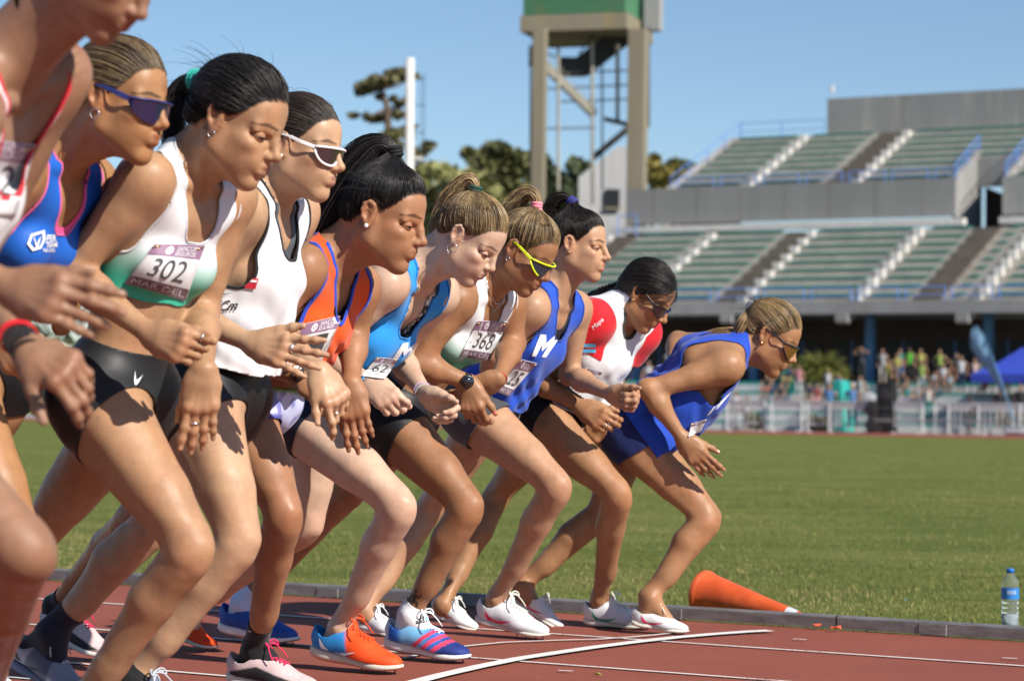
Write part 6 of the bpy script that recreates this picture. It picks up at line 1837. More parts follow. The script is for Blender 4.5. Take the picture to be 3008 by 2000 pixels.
RUN = [
 dict(id='K', Z=8.25, yaw=8, hyaw=14, label='runner far right in blue singlet bent lowest with amber sunglasses', skin=TAN, hair=(0.10, 0.062, 0.032), hair2=(0.50, 0.34, 0.16),
  hip=(1862, 1250), N=(2172, 1030), sR=(2138, 1075, -0.15), sL=(2150, 1012, 0.15), eR=(1905, 1143, -0.22), wR=(2006, 1290, -0.20), eL=(1992, 1003, 0.26), wL=(1975, 1060, 0.16),
  kR=(2083, 1523), aR=(1912, 1752), footR=((1851, 1838), (2024, 1864)), kL=(1762, 1512), aL=(1540, 1716), footL=((1508, 1775), (1612, 1836)),
  ear=(2247, 993), nose=(2337, 1062), earb=-0.07, legw=0.98, armw=0.98,
  handR=dict(k=(2045, 1335), curl='hang', back=True, roll=10, thumb=(0.5, 0.5, 0.3), spread=0.5),
  top=dict(col=srgb('#1f49b8'), hem=0.035, loose=0.011, wrinkle=0.006, strap=(0.072, 0.024), strapB=(0.06), neckF=0.76, neckB=0.80, arm=0.58, armB=0.46, hemtilt=0.0, drape=[((0.02, 0, 0.09), (0.4, 0, 0.10), 0.05, 0.05, 1.6)],
     under=dict(bs=0.07, arm=0.50, neck=0.75, col=(0.10, 0.10, 0.13))),
  shorts=dict(col=srgb('#16245c'), waist=0.22, hem=0.24, loose=0.008, wrinkle=0.002, cutf=0.25),
  shoeR=white_shoe('#e8245c', '#c83a34'), shoeL=white_shoe('#e8245c', '#4a5a8a'), glasses=dict(id='amber', lens=(0.16, 0.07, 0.015), frame='#1c2230', top=0.028, bot=-0.028, taper=2.2, brow=True),
  style=dict(tiepx=(2226, 916), tail=[(2200, 930, -0.01), (2178, 965, -0.04), (2168, 1000, -0.03), (2140, 978, 0.0), (2080, 985, 0.02), (2020, 1022, 0.03)], wid=([0, .05, .2, .4, .6, 1], [.012, .014, .028, .022, .018, .008]), streak=0.55, tstreak=0.9, band='#9aa0aa', bandr=0.014, lift=1.0, n=1000), earring=('stud', 0.004),
  extra=[x_bib([(2030, 1244), (2076, 1232), (2058, 1268), (2022, 1283)], ''), x_print([(2112, 1176), (2150, 1150), (2110, 1198), (2076, 1222)], LETM, M_INK_W)]),
 dict(id='I', Z=8.2, yaw=27, hyaw=22, label='runner in white and red shirt with a long black braid and dark sunglasses', skin=TAN, hair=BLACKH, hair2=(0.05, 0.04, 0.035),
  hip=(1612, 1212), N=(1832, 905), sR=(1752, 938, -0.15), sL=(1890, 975, 0.15), eR=(1560, 1106, -0.20), wR=(1706, 1196, -0.19), eL=(1800, 1120, 0.16), wL=(1790, 1236, 0.02),
  kR=(1818, 1450), aR=(1764, 1760), footR=((1716, 1838), (1917, 1851)), kL=(1455, 1460), aL=(1303, 1770), footL=((1262, 1805), (1368, 1846)),
  ear=(1872, 868), nose=(1957, 947), face=dict(nose=0.004, bump=0.002),
  handR=dict(k=(1757, 1226), curl='loose', back=True, roll=0, thumb=(0.4, 0.3, 0.4)), handL=dict(k=(1750, 1268), curl=[(0.3, 0.4, 0.3), (0.9, 1.2, 0.6), (1.0, 1.3, 0.7), (1.0, 1.3, 0.7)], back=True, roll=30, thumb=(0.6, 0.4, 0.3), nail=(0.8, 0.78, 0.76)),
  top=dict(name='running_shirt', col=(0.74, 0.74, 0.76), hem=0.20, loose=0.010, wrinkle=0.004, strap=(0.12, 0.05), neckF=0.86, neckB=0.97, arm=2, sleeve=0.52, trimw=0.010, trim=(0.03, 0.04, 0.035), panel=(p_tee, srgb('#d8202c'))),
  shorts=dict(col=BK, waist=0.30, hem=0.16, loose=0.003, cutf=-0.25, cuto=0.0),
  shoeR=white_shoe('#1f9a82', '#1f7a62'), shoeL=white_shoe('#e8503c', '#0f6a58'), glasses=dict(id='dark', lens=(0.015, 0.015, 0.018), frame='#15171c', top=0.024, bot=-0.018, taper=2.6, brow=True),
  style=dict(tiepx=(1845, 838), tail=[(1815, 842), (1778, 850), (1745, 862), (1712, 878)], braid=4.0, wid=([0, .3, 1], [.017, .015, .008]), streak=0.25, lift=1.4, mess=0.02, n=1100), earring=('stud', 0.004),
  extra=[x_bib([(1716, 1080), (1770, 1092), (1757, 1128), (1702, 1116)], ''), x_ring('R', 2),
   x_print(box_(1712, 1010, 1750, 1020), grid2(6, 1), flat('sky_print', '#58b8e8')), x_print(box_(1709, 1026, 1750, 1036), grid2(6, 1), flat('sky_print', '#58b8e8')),
   x_print([(1738, 958), (1768, 930), (1776, 945), (1746, 973)], lambda: text_mesh('Mapa'), M_INK_W)]),
 dict(id='H', Z=7.85, yaw=27, hyaw=20, label='runner in blue singlet with bib 25, black headband and bare eyes', skin=(0.47, 0.275, 0.165), hair=(0.016, 0.011, 0.010), hair2=(0.07, 0.045, 0.03),
  hip=(1418, 1185), N=(1632, 862), sR=(1560, 905, -0.15), sL=(1688, 905, 0.15), eR=(1450, 1040, -0.17), wR=(1440, 1165, -0.05), eL=(1672, 1100, 0.21), wL=(1797, 1160, 0.05),
  kR=(1642, 1428), aR=(1462, 1757), footR=((1397, 1832), (1612, 1880)), kL=(1258, 1500), aL=(1075, 1785), footL=((1035, 1838), (1141, 1868)),
  ear=(1676, 725), nose=(1793, 758), face=dict(nose=0.003, bump=0.0025, mouth=0.003, chin=0.002), down=False, hyaw_=0, flush=0.25,
  handL=dict(k=(1868, 1172), curl=[(1.2, 1.55, 0.8)] * 4, back=False, roll=20, thumb=(0.45, 0.5, 0.6), sc=1.0), handR=dict(k=(1455, 1235), curl='loose', back=True),
  top=dict(col=srgb('#2350c0'), hem=0.12, loose=0.008, wrinkle=0.0065, strap=(0.086, 0.020), npow=3.5, neckF=0.74, arm=0.60, trimw=0.007, trim=srgb('#1c3c98'), under=dict(bs=0.075, arm=0.55, neck=0.80, col=(0.05, 0.05, 0.06))),
  shorts=dict(col=(0.06, 0.06, 0.066), waist=0.22, hem=0.24, loose=0.008, wrinkle=0.002, cutf=0.15),
  shoeR=white_shoe('#ee2a5c', '#c83a34'), shoeL=plain_shoe,
  style=dict(tiepx=(1684, 590), tail=[(1660, 575), (1625, 590), (1598, 640), (1590, 700)], wid=([0, .08, .4, 1], [.010, .012, .024, .008]), band='#2b2f74', bandr=0.014, streak=0.2, n=1000, headband=1), earring=('gold', 0.003),
  extra=[x_bib([(1528, 1055), (1578, 1068), (1494, 1164), (1457, 1149)], '25', 'MAR DEL'), x_print([(1588, 982), (1646, 988), (1604, 1050), (1562, 1046)], LETM, M_INK_W), x_print([(1636, 958), (1656, 955), (1650, 972), (1632, 974)], SWOOSH, M_INK_W, 'logo')]),
 dict(id='G', Z=7.25, yaw=28, hyaw=24, label='runner in white and mint crop top with bib 368 and yellow sunglasses', skin=BROWN, hair=(0.075, 0.046, 0.026), hair2=(0.45, 0.31, 0.15),
  hip=(1178, 1200), N=(1432, 838), sR=(1340, 880, -0.155), sL=(1492, 885, 0.15), eR=(1226, 1068, -0.22), wR=(1372, 1120, -0.12), eL=(1508, 1010, 0.18), wL=(1464, 1112, -0.02),
  kR=(1380, 1487), aR=(1210, 1803), footR=((1131, 1908), (1379, 1950)), kL=(1012, 1455), aL=(718, 1772), footL=((645, 1860), (886, 1898)),
  ear=(1505, 740), nose=(1611, 823), face=dict(nose=-0.001, mouth=0.003), lip=(0.30, 0.10, 0.10), nail=(0.75, 0.10, 0.10), flush=0.5,
  handR=dict(k=(1385, 1190), curl='loose', back=True, roll=20), handL=dict(k=(1412, 1142), curl=[(0.15, 0.3, 0.2), (0.3, 0.4, 0.2), (0.5, 0.5, 0.3), (0.7, 0.6, 0.3)], back=True, roll=-35, thumb=(0.25, 0.5, 0.4), db=-0.02, sc=0.95),
  top=dict(name='crop_top', col=(0.74, 0.75, 0.76), col2=srgb('#3fb596'), fade=(0.50, 0.74), hem=0.43, loose=0.0035, cloth=False, strap=(0.088, 0.017), strapB=0.06, npow=4.5, neckF=0.745, neckB=0.80, arm=0.62, armB=0.55, trimw=0.004, trim=(0.66, 0.67, 0.68), hemtilt=0.0),
  shorts=dict(col=BK, waist=0.2, hem=0.30, loose=0.004, cutf=-0.12),
  sockR=((0.74, 0.74, 0.76), 0.035), sockL=((0.6, 0.66, 0.82), 0.06), shoeR=stripe_shoe, shoeL=blue_shoe,
  glasses=dict(id='yellow', lens=(0.015, 0.04, 0.06), frame='#d8ec1c', temple='#d8ec1c', top=0.026, bot=-0.020, fr=0.0032, taper=2.6, brow=True, arm=0.009),
  style=dict(tiepx=(1575, 612), tail=[(1578, 575), (1545, 565), (1505, 600), (1480, 660), (1475, 720)], wid=([0, .1, .4, 1], [.010, .013, .022, .008]), band='#f08a9a', bandr=0.013, streak=0.5, tstreak=0.9, n=900, fly=50, ragged=0.5, wave=0.010), earring=('hoop', 0.006),
  extra=[lambda R, root: R.necklace(root, 0.08), lambda R, root: R.necklace(root, 0.125), x_bib([(1405, 942), (1493, 946), (1437, 1062), (1352, 1046)], '368', 'MAR DEL'), x_band('R', 0.005, 0.024, 0.018, flat('strap_black', '#141416', 0.6), 'watch', dict(r=0.020)), x_band('L', 0.0, 0.023, 0.003, flat('red_cord', '#c83a2c', 0.8), 'bracelet'),
   x_print([(1372, 998), (1394, 994), (1392, 1006), (1370, 1010)], SWOOSH, M_INK_G, 'logo')]),
 dict(id='F', Z=6.85, yaw=27, hyaw=22, label='fair runner in sky blue singlet with a hoop earring and both fists closed', skin=PALE, hair=(0.105, 0.064, 0.034), hair2=(0.48, 0.33, 0.16), iris=(0.1, 0.14, 0.16),
  hip=(892, 1178), N=(1226, 800), sR=(1140, 835, -0.155), sL=(1292, 862, 0.15), eR=(948, 1035, -0.21), wR=(1080, 1122, -0.17), eL=(1165, 1040, 0.19), wL=(1252, 1160, 0.06),
  kR=(1180, 1487), aR=(1003, 1842), footR=((914, 1932), (1182, 1982)), kL=(905, 1545), aL=(545, 1800), footL=((486, 1866), (632, 1912)),
  ear=(1342, 700), nose=(1451, 794), face=dict(nose=-0.002, chin=-0.002, fore=0.002), flush=0.55, lip=(0.40, 0.16, 0.15),
  handR=dict(k=(1148, 1178), curl='half', back=True, roll=-10, thumb=(0.05, 0.0, 0.05), spread=0.4), handL=dict(k=(1325, 1200), curl='half', back=False, roll=40, thumb=(0.35, 0.3, 0.4), spread=0.4),
  top=dict(col=srgb('#2a93e6'), hem=0.16, loose=0.008, wrinkle=0.0065, strap=(0.092, 0.017), npow=4.0, neckF=0.70, neckB=0.84, arm=0.60, armB=0.55, trimw=0.006, trim=srgb('#1f7fd0'), under=dict(bs=0.07, arm=0.645, neck=0.70, col=(0.05, 0.045, 0.04), pat=1)),
  shorts=dict(col=srgb('#101a2c'), waist=0.24, hem=0.26, loose=0.004, cutf=0.0),
  shoeR=orange_shoe, shoeL=orange_dark,
  style=dict(tiepx=(1394, 572), tail=[(1402, 530), (1372, 520), (1325, 580), (1288, 660), (1268, 760)], wid=([0, .1, .4, .8, 1], [.012, .014, .024, .016, .006]), band='#25463c', bandr=0.016, streak=0.55, tstreak=0.9, n=1000, fly=60, mess=0.03, ragged=0.5, wave=0.010), earring=('hoop', 0.014),
  extra=[x_bib([(1106, 1050), (1170, 1055), (1130, 1112), (1062, 1104)], '62'), x_print([(1184, 1008), (1242, 1000), (1205, 1058), (1148, 1062)], LETM, M_INK_W), x_print([(1236, 972), (1252, 965), (1248, 985), (1234, 990)], SWOOSH, M_INK_W, 'logo'),
   x_band('R', 0.012, 0.0235, 0.004, flat('blue_cord', '#3aa0d8', 0.7), 'bracelet'), x_band('L', 0.03, 0.0240, 0.006, flat('bead_pink', '#c0a4bc', 0.5), 'bracelet'), x_band('L', 0.018, 0.0235, 0.003, flat('bead_grey', '#b8bcc4', 0.5), 'bracelet')]),
 dict(id='E', Z=6.1, yaw=24, hyaw=18, label='runner in orange singlet with a thick high black ponytail and pearl earring', skin=(0.36, 0.18, 0.095), hair=BLACKH, hair2=(0.045, 0.04, 0.04),
  hip=(745, 1152), N=(972, 768), sR=(890, 785, -0.155), sL=(1052, 842, 0.15), eR=(716, 1045, -0.21), wR=(885, 1105, -0.18), eL=(1040, 985, 0.18), wL=(1030, 1125, 0.06),
  kR=(838, 1512), aR=(752, 1905), footR=((668, 2012), (935, 2046)), kL=(392, 1520), aL=(165, 1775), footL=((110, 1860), (330, 1945)),
  ear=(1087, 640), nose=(1251, 715), face=dict(nose=0.001, bump=0.002), flush=0.3,
  handR=dict(k=(962, 1165), curl='half', back=True, roll=-30, thumb=(0.4, 0.5, 0.4)), handL=dict(k=(1040, 1195), curl='hang', back=True, roll=10, thumb=(0.3, 0.5, 0.3), spread=0.5),
  top=dict(col=srgb('#e8561a'), hem=0.26, loose=0.010, wrinkle=0.008, strap=(0.092, 0.026), strapB=0.07, neckF=0.72, neckB=0.92, arm=0.50, armB=0.42, trimw=0.010, trim=srgb('#2c48b8'), npow=2.0, under=dict(bs=0.07, arm=0.48, neck=0.70, col=(0.02, 0.035, 0.06))),
  shorts=dict(col=srgb('#8f98d8'), waist=0.16, hem=0.32, loose=0.007, wrinkle=0.0015, paint=p_lav),
  sockR=(BK, 0.09), sockL=(BK, 0.09), shoeR=knit_shoe, shoeL=knit_shoe,
  style=dict(tiepx=(1160, 452), tail=[(1155, 425), (1105, 418), (1030, 500), (968, 600), (925, 690), (885, 745)], wid=([0, .07, .25, .6, .9, 1], [.014, .020, .040, .050, .046, .030]), nt=760, streak=0.2, band='#0c0c0e', bandr=0.017, n=1200, ragged=0.72, wave=0.006, fly=40), earring=('pearl', 0.0058),
  extra=[x_bib([(887, 953), (1008, 925), (940, 1075), (832, 1090)], '1'), x_print([(988, 880), (1016, 868), (1012, 925), (978, 935)], CIRC(), M_INK_K, 'crest'), x_print([(992, 892), (1008, 884), (1006, 905), (990, 910)], SWOOSH, M_INK_W, 'crest', 0.006),
   x_band('R', 0.0, 0.024, 0.016, flat('strap_black', '#141416', 0.6), 'watch', dict(r=0.016)), x_ring('R', 2)]),
 dict(id='D', Z=5.65, yaw=27, hyaw=22, label='runner in white vest with black edging and white framed sunglasses', skin=LIGHT, hair=(0.022, 0.015, 0.012), hair2=(0.10, 0.07, 0.05),
  hip=(640, 1140), N=(782, 575), sR=(705, 615, -0.155), sL=(868, 618, 0.15), eR=(520, 905, -0.20), wR=(742, 1010, -0.18), eL=(788, 945, 0.19), wL=(938, 1090, 0.03),
  thigh=1.0, kR=(710, 1592), aR=(398, 1985), footR=((330, 2100), (600, 2150)), kL=(445, 1545), aL=(158, 1858), footL=((15, 1945), (255, 2075)), grdL=False,
  ear=(835, 434), nose=(1010, 494), face=dict(nose=0.003, bump=0.002, fore=0.003), flush=0.55, lip=(0.36, 0.15, 0.14),
  handR=dict(k=(890, 1046), curl='flat', back=True, roll=-5, thumb=(0.55, -0.1, 0.35), spread=1.3, sc=1.02), handL=dict(k=(985, 1170), curl='point', back=True, roll=-25, thumb=(0.5, 0.3, 0.3)),
  top=dict(col=(0.76, 0.76, 0.79), hem=0.14, loose=0.011, wrinkle=0.008, strap=(0.090, 0.019), npow=4.0, neckF=0.73, neckB=0.88, arm=0.55, armB=0.5, trimw=0.007, trim=(0.012, 0.012, 0.018), under=dict(bs=0.066, arm=0.5, neck=0.76, col=(0.12, 0.13, 0.15))),
  shorts=dict(col=BK, waist=0.24, hem=0.20, loose=0.004, cutf=-0.22, cuto=0.0),
  sockR=(BK, 0.03), sockL=((0.016, 0.02, 0.035), 0.075), shoeR=grey_shoe, shoeL=grey_shoe,
  glasses=dict(id='white', lens=(0.035, 0.02, 0.022), frame='#f2f0f0', top=0.025, bot=-0.018, fr=0.0030, rim=True, taper=5.0, span=64, arm=0.008),
  style=dict(tie=(-0.105, 0, 0.035), streak=0.25, lift=0.6, n=1100, fly=14), earring=('pearl', 0.0045),
  extra=[x_print([(728, 815), (760, 818), (750, 850), (718, 846)], grid2(3, 3), M_INK_R), x_print([(738, 822), (756, 824), (752, 830), (734, 828)], grid2(2, 1), M_INK_W, 'print', 0.006),
   x_print([(640, 884), (706, 880), (692, 912), (622, 916)], lambda: text_mesh('FCm', True), M_INK_K), x_print([(620, 856), (690, 850), (684, 866), (612, 876)], SWOOSH, M_INK_K),
   x_ring('R', 1, 0.35, 0.009), x_ring('L', 1, 0.5), x_band('L', 0.17, 0.033, 0.003, M_METAL, 'bangle')]),
 dict(id='C', Z=5.2, yaw=29, hyaw=22, label='runner in white and mint crop top with bib 302 and a mint hair tie', skin=MED, hair=BLACKH, hair2=(0.045, 0.038, 0.035),
  hip=(350, 1145), N=(548, 505), sR=(428, 525, -0.155), sL=(678, 575, 0.15), eR=(205, 800, -0.21), wR=(445, 985, -0.18), eL=(596, 915, 0.15), wL=(600, 1085, -0.03),
  thigh=1.06, kR=(572, 1612), aR=(225, 2085), footR=((130, 2175), (420, 2225)), kL=(100, 1585), aL=(-130, 1900), footL=((-190, 1990), (60, 2080)),
  ear=(637, 358), nose=(822, 467), face=dict(nose=0.001, chin=-0.001, mouth=0.0015), flush=0.3, lip=(0.34, 0.12, 0.12),
  handR=dict(k=(562, 1024), curl=[(0.75, 0.9, 0.4), (1.1, 1.3, 0.7), (1.2, 1.4, 0.8), (1.2, 1.4, 0.8)], back=True, roll=0, thumb=(0.3, 0.5, 0.5), spread=0.5), handL=dict(k=(590, 1190), curl=[(0.02, 0.1, 0.05), (0.15, 0.2, 0.1), (0.18, 0.22, 0.1), (0.10, 0.2, 0.1)], back=True, roll=0, thumb=(0.35, 0.6, 0.3), spread=0.5),
  top=dict(name='crop_top', col=(0.74, 0.745, 0.77), col2=srgb('#3fb89a'), fade=(0.50, 0.74), hem=0.44, loose=0.0035, cloth=False, strap=(0.092, 0.018), strapB=0.065, npow=4.5, neckF=0.73, neckB=0.82, arm=0.63, armB=0.55, trimw=0.004, trim=(0.66, 0.67, 0.70)),
  shorts=dict(col=(0.016, 0.017, 0.020), waist=0.21, hem=0.20, loose=0.004, wrinkle=0.0008, cutf=-0.22, cuto=0.0),
  shoeR=plain_shoe, shoeL=plain_shoe, sockR=(BK, 0.03),
  style=dict(tiepx=(592, 238), tail=[(545, 235), (512, 290), (505, 380), (520, 440), (470, 520)], wid=([0, .1, .4, .8, 1], [.014, .016, .028, .022, .010]), band='#35b8a4', bandr=0.019, bandw=0.013, streak=0.25, n=1200, droop=0.35, lift=1.5, mess=0.05, fly=50, ragged=0.6), earring=('hoop', 0.008),
  extra=[x_bib([(454, 716), (604, 720), (545, 884), (366, 832)], '302', 'MAR DEL'), x_ring('R', 0, 0.75), x_ring('L', 1, 0.6), x_print([(398, 1084), (424, 1074), (416, 1128), (390, 1134)], SWOOSH, M_INK_W, 'logo', 0.005, 'shP')]),
 dict(id='B', Z=5.0, yaw=28, hyaw=22, label='tanned runner in blue crop top with navy wraparound sunglasses', skin=(0.38, 0.195, 0.088), hair=(0.055, 0.034, 0.020), hair2=(0.36, 0.25, 0.13),
  hip=(-75, 1080), N=(165, 445), sR=(42, 500, -0.155), sL=(262, 535, 0.15), eR=(-95, 790, -0.21), wR=(-20, 985, -0.14), eL=(215, 800, 0.2), wL=(180, 960, 0.12),
  kR=(60, 1600), aR=(-190, 1990), footR=((-290, 2130), (0, 2200)), kL=(-250, 1580), aL=(-500, 1850), footL=((-560, 1950), (-300, 2050)), grdL=False,
  ear=(290, 295), nose=(492, 366), face=dict(nose=0.0, chin=0.003, fore=-0.002), flush=0.35,
  handR=dict(k=(62, 1062), curl='loose', back=True, roll=20),
  top=dict(name='crop_top', col=srgb('#1f62c4'), hem=0.46, loose=0.0035, cloth=False, strap=(0.084, 0.019), strapB=0.06, npow=4.0, neckF=0.69, neckB=0.82, arm=0.60, trimw=0.003, trim=srgb('#e86aa4'), under=dict(bs=0.078, arm=0.66, neck=0.72, col=srgb('#ee5f9c'))),
  shorts=dict(col=BK, waist=0.2, hem=0.15, loose=0.004, cutf=-0.3),
  shoeR=plain_shoe, shoeL=plain_shoe, glasses=dict(id='navy', lens=(0.008, 0.010, 0.05), frame='#27306c', top=0.026, bot=-0.022, taper=3.6, brow=False, arm=0.011),
  style=dict(tiepx=(172, 205), tail=[(150, 250), (185, 330), (150, 375), (100, 380)], wid=([0, .1, .5, 1], [.016, .020, .034, .016]), streak=0.4, tstreak=0.75, n=1200, lift=1.0, fly=14), earring=('hoop', 0.010),
  extra=[x_print(box_(138, 690, 166, 710), lambda: text_mesh('FER', True), M_INK_W), x_print(box_(135, 711, 168, 727), lambda: text_mesh('TEAM', True), M_INK_W), x_print(box_(126, 730, 162, 741), lambda: text_mesh('TRACK & FIELD', True), M_INK_W),
   x_print(box_(80, 676, 134, 738), (np.array([(0, .35), (.3, 0), (.75, .12), (1, .55), (.95, 1), (.2, .8), (.15, .38), (.36, .14), (.7, .24), (.86, .55), (.82, .86), (.28, .7)], float), [(0, 1, 7, 6), (1, 2, 8, 7), (2, 3, 9, 8), (3, 4, 10, 9), (4, 5, 11, 10), (5, 0, 6, 11)]), M_INK_W, 'emblem'),
   x_print(box_(98, 690, 122, 728), poly2([(0, 1), (.35, .0), (.55, .0), (1, .95), (.6, .55), (.45, .25)]), M_INK_W, 'emblem')]),
 dict(id='A', Z=3.9, yaw=28, hyaw=24, label='runner nearest the camera at the left edge, head cropped by the frame', skin=(0.30, 0.165, 0.10), hair=(0.05, 0.03, 0.02),
  thigh=1.1, hip=(-420, 1010), N=(5, 215), sR=(-105, 330, -0.155), sL=(165, 215, 0.15), eR=(-260, 690, -0.21), wR=(35, 850, -0.16), eL=(-90, 800, 0.14), wL=(82, 1030, -0.02),
  kR=(78, 1620), aR=(-75, 2080), footR=((-140, 2240), (160, 2300)), kL=(-470, 1650), aL=(-700, 2000), footL=((-760, 2100), (-500, 2200)), grdL=False,
  ear=(236, -128), nose=(410, 40), flush=0.3, nobrow=True,
  handR=dict(k=(172, 880), curl=[(0.35, 0.35, 0.2), (0.45, 0.5, 0.3), (0.6, 0.6, 0.3), (0.5, 0.5, 0.3)], back=True, roll=-10, thumb=(0.35, 0.1, 0.3), spread=0.7, sc=1.03), handL=dict(k=(215, 1105), curl=[(0.75, 0.6, 0.35), (0.9, 0.7, 0.4), (1.0, 0.8, 0.4), (1.0, 0.8, 0.4)], back=True, roll=-25, thumb=(0.75, 0.3, 0.3), spread=0.9),
  top=dict(col=(0.73, 0.72, 0.73), hem=0.12, loose=0.008, wrinkle=0.003, strap=(0.125, 0.016), neckF=0.69, npow=4.0, arm=0.55, trimw=0.010, trim=srgb('#d02434')),
  shorts=dict(col=BK, waist=0.2, hem=0.25, loose=0.006), shoeR=plain_shoe, shoeL=plain_shoe,
  style=dict(tie=(-0.1, 0, 0.04), n=500),
  extra=[x_bib([(-120, 398), (106, 428), (44, 640), (-150, 620)], '352', None), x_band('L', 0.02, 0.025, 0.040, flat('strap_black', '#1a1a1d', 0.6), 'watch'), x_band('L', 0.052, 0.0285, 0.012, flat('strap_red', '#d8202c', 0.6), 'wristband'), x_band('L', -0.012, 0.024, 0.006, flat('strap_black', '#1a1a1d', 0.6), 'wristband')]),
]
def sock_logo(R, sd, kind):
    if sd not in R.socks: return
    ob, pz = R.socks[sd]
    if kind == 'swoosh':
        a = px(R.J['a' + sd]); c = a + np.array([-14, -58])
        pz.stamp('logo', box_(c[0] - 20, c[1] - 9, c[0] + 24, c[1] + 9), SWOOSH, (0, 0, 1, 1), M_INK_W, ob, 0.002, 0.2)
    else:
        pz.stamp('lettering', [(1222, 1818), (1256, 1810), (1256, 1826), (1222, 1832)], text_mesh('adidas', True), (0, 0, 1, 1), M_INK_K, ob, 0.002, 0.2)
        for i in range(3):
            pz.stamp('logo', box_(1234 + i * 7, 1812 - i * 4, 1239 + i * 7, 1817), grid2(1, 1), (0, 0, 1, 1), M_INK_K, ob, 0.002, 1)
FIG = (np.array([(.52, 1), (.66, .97), (.66, .84), (.5, .82), (.45, .80), (.62, .78), (.70, .62), (.86, .70), (.92, .66), (.72, .52), (.60, .62), (.56, .44), (.74, .34), (.66, .02), (.58, .04), (.60, .30), (.42, .36), (.36, .22), (.10, .06), (.05, .12), (.28, .28), (.36, .48), (.38, .62), (.24, .52), (.28, .40), (.20, .38), (.14, .54), (.36, .78)], float),
       [(0, 1, 2, 3), (3, 4, 27), (4, 5, 6, 10), (6, 7, 8, 9), (6, 9, 10), (4, 10, 22, 27), (10, 11, 21, 22), (11, 12, 15, 16), (12, 13, 14, 15), (11, 16, 21), (16, 17, 20, 21), (17, 18, 19, 20), (22, 23, 26, 27), (23, 24, 25, 26)])
LEAF = poly2([(0, .5), (.25, .85), (.6, .9), (1, .6), (.7, .45), (.9, .2), (.5, .1), (.2, .2)])
def tattoo(R, corners, shape, m):
    q = np.concatenate([R.Q[:, [0, 1, 2]], R.Q[:, [0, 2, 3]]]); Printer(R.V, q).stamp('tattoo', corners, shape, (0, 0, 1, 1), m, R.body_ob, 0.0012, 0.2)
for spec in RUN:
    if ONLY and spec['id'] not in ONLY: continue
    st = spec['style']
    spec['report'] = REPORT
    R_ = Runner(spec)
    if 'tiepx' in st:
        w = on_plane(st['tiepx'][0], st['tiepx'][1], R_.left, R_.H.O @ R_.left); t_ = R_.H.inv(w); t_[1] *= 0.3
        d_ = t_ - SC0; rmin = np.linalg.norm(scalp(d_[None], 0.006)[0] - SC0); nd = np.linalg.norm(d_)
        st['tie'] = SC0 + d_ / nd * np.clip(nd, rmin, rmin + 0.02)
        if REPORT: print('  tie', spec['id'], np.round(t_, 3), np.round(st['tie'], 3))
    R_.build()
    if spec['id'] == 'E': sock_logo(R_, 'R', 'swoosh'); sock_logo(R_, 'L', 'swoosh')
    if spec['id'] == 'G': sock_logo(R_, 'R', 'a')
    if spec['id'] == 'G': tattoo(R_, box_(1192, 1730, 1242, 1790), FIG, flat('tattoo_ink', '#3a342e', 0.6))
    if spec['id'] == 'F':
        for (x, y) in ((1058, 1092), (1072, 1112), (1046, 1080)): tattoo(R_, box_(x - 9, y - 8, x + 9, y + 8), LEAF, flat('tattoo_grey', '#8a8480', 0.6))
# ------------------------------------------------------------------ along the far straight
def TP(u, v, Y): return at_y(u, v, Y)
def gpt(u, d): q = SQ(u, 1250, d)[0]; return q
m_bar = mat('barrier_white', (0.50, 0.51, 0.52), 0.5, 0.1, 5)
def barrier(q, d, w, label):
    r = empty('barrier', SW(q, d, 0)); tag(r, label, 'barrier', 'white barriers along the far straight')
    mb = MB()
    for x in (0, w): mb.bar(SW(q + x, d, 0.02), SW(q + x, d, 1.28), 0.09)
    mb.bar(SW(q, d, 1.25), SW(q + w, d, 1.25), 0.09); mb.bar(SW(q, d, 0.32), SW(q + w, d, 0.32), 0.07)
    mb.build('frame', m_bar, r)
    for k in range(1, 7):
        MB().bar(SW(q + w * k / 7, d, 0.30), SW(q + w * k / 7, d, 1.22), 0.035).build('bar', m_bar, r)
    sbox(q + .1, q + w - .1, d - .02, d + .02, 0.98, 1.20).build('board', mat('barrier_board', (0.55, 0.57, 0.56), 0.7, 0.25, 9), r)
    for x in (0.15, w - 0.15): MB().bar(SW(q + x, d - .3, 0.035), SW(q + x, d + .3, 0.035), 0.06).build('foot', m_bar, r)
BW = 1.9
where = ['far left beside the blue runner', 'second from the left below the teal bin', 'below the yucca bush', 'below the teal tarpaulin', 'left of the loudspeakers', 'just right of the loudspeakers', 'below the runner in lime top', 'below the man in white shirt', 'left of the feather flag', 'at the right edge under the canopy']
for i, u in enumerate((1790, 2140, 2273, 2372, 2440, 2622, 2748, 2790, 2880, 2975)):
    barrier(SQ(u, 1230, -10.6)[0], -10.6 - 0.12 * (i % 3), BW * (0.72 if i in (2, 3, 5, 6) else 0.9), 'white tube barrier ' + where[i])
# grey hand rail on legs
r = empty('low_rail', SW(SQ(2570, 1250, -11.8)[0], -11.8, 0)); tag(r, 'long low grey rail on thin legs before the barriers', 'rail')
qa, qb = SQ(2572, 1250, -11.8)[0], qR
MB().bar(SW(qa, -11.8, .55), SW(qb, -11.8, .55), .07).build('bar', m_conc, r)
for k in range(7): MB().bar(SW(qa + .2 + k * 2.1, -11.8, .01), SW(qa + .2 + k * 2.1, -11.8, .52), .05).build('leg', m_steel, r)
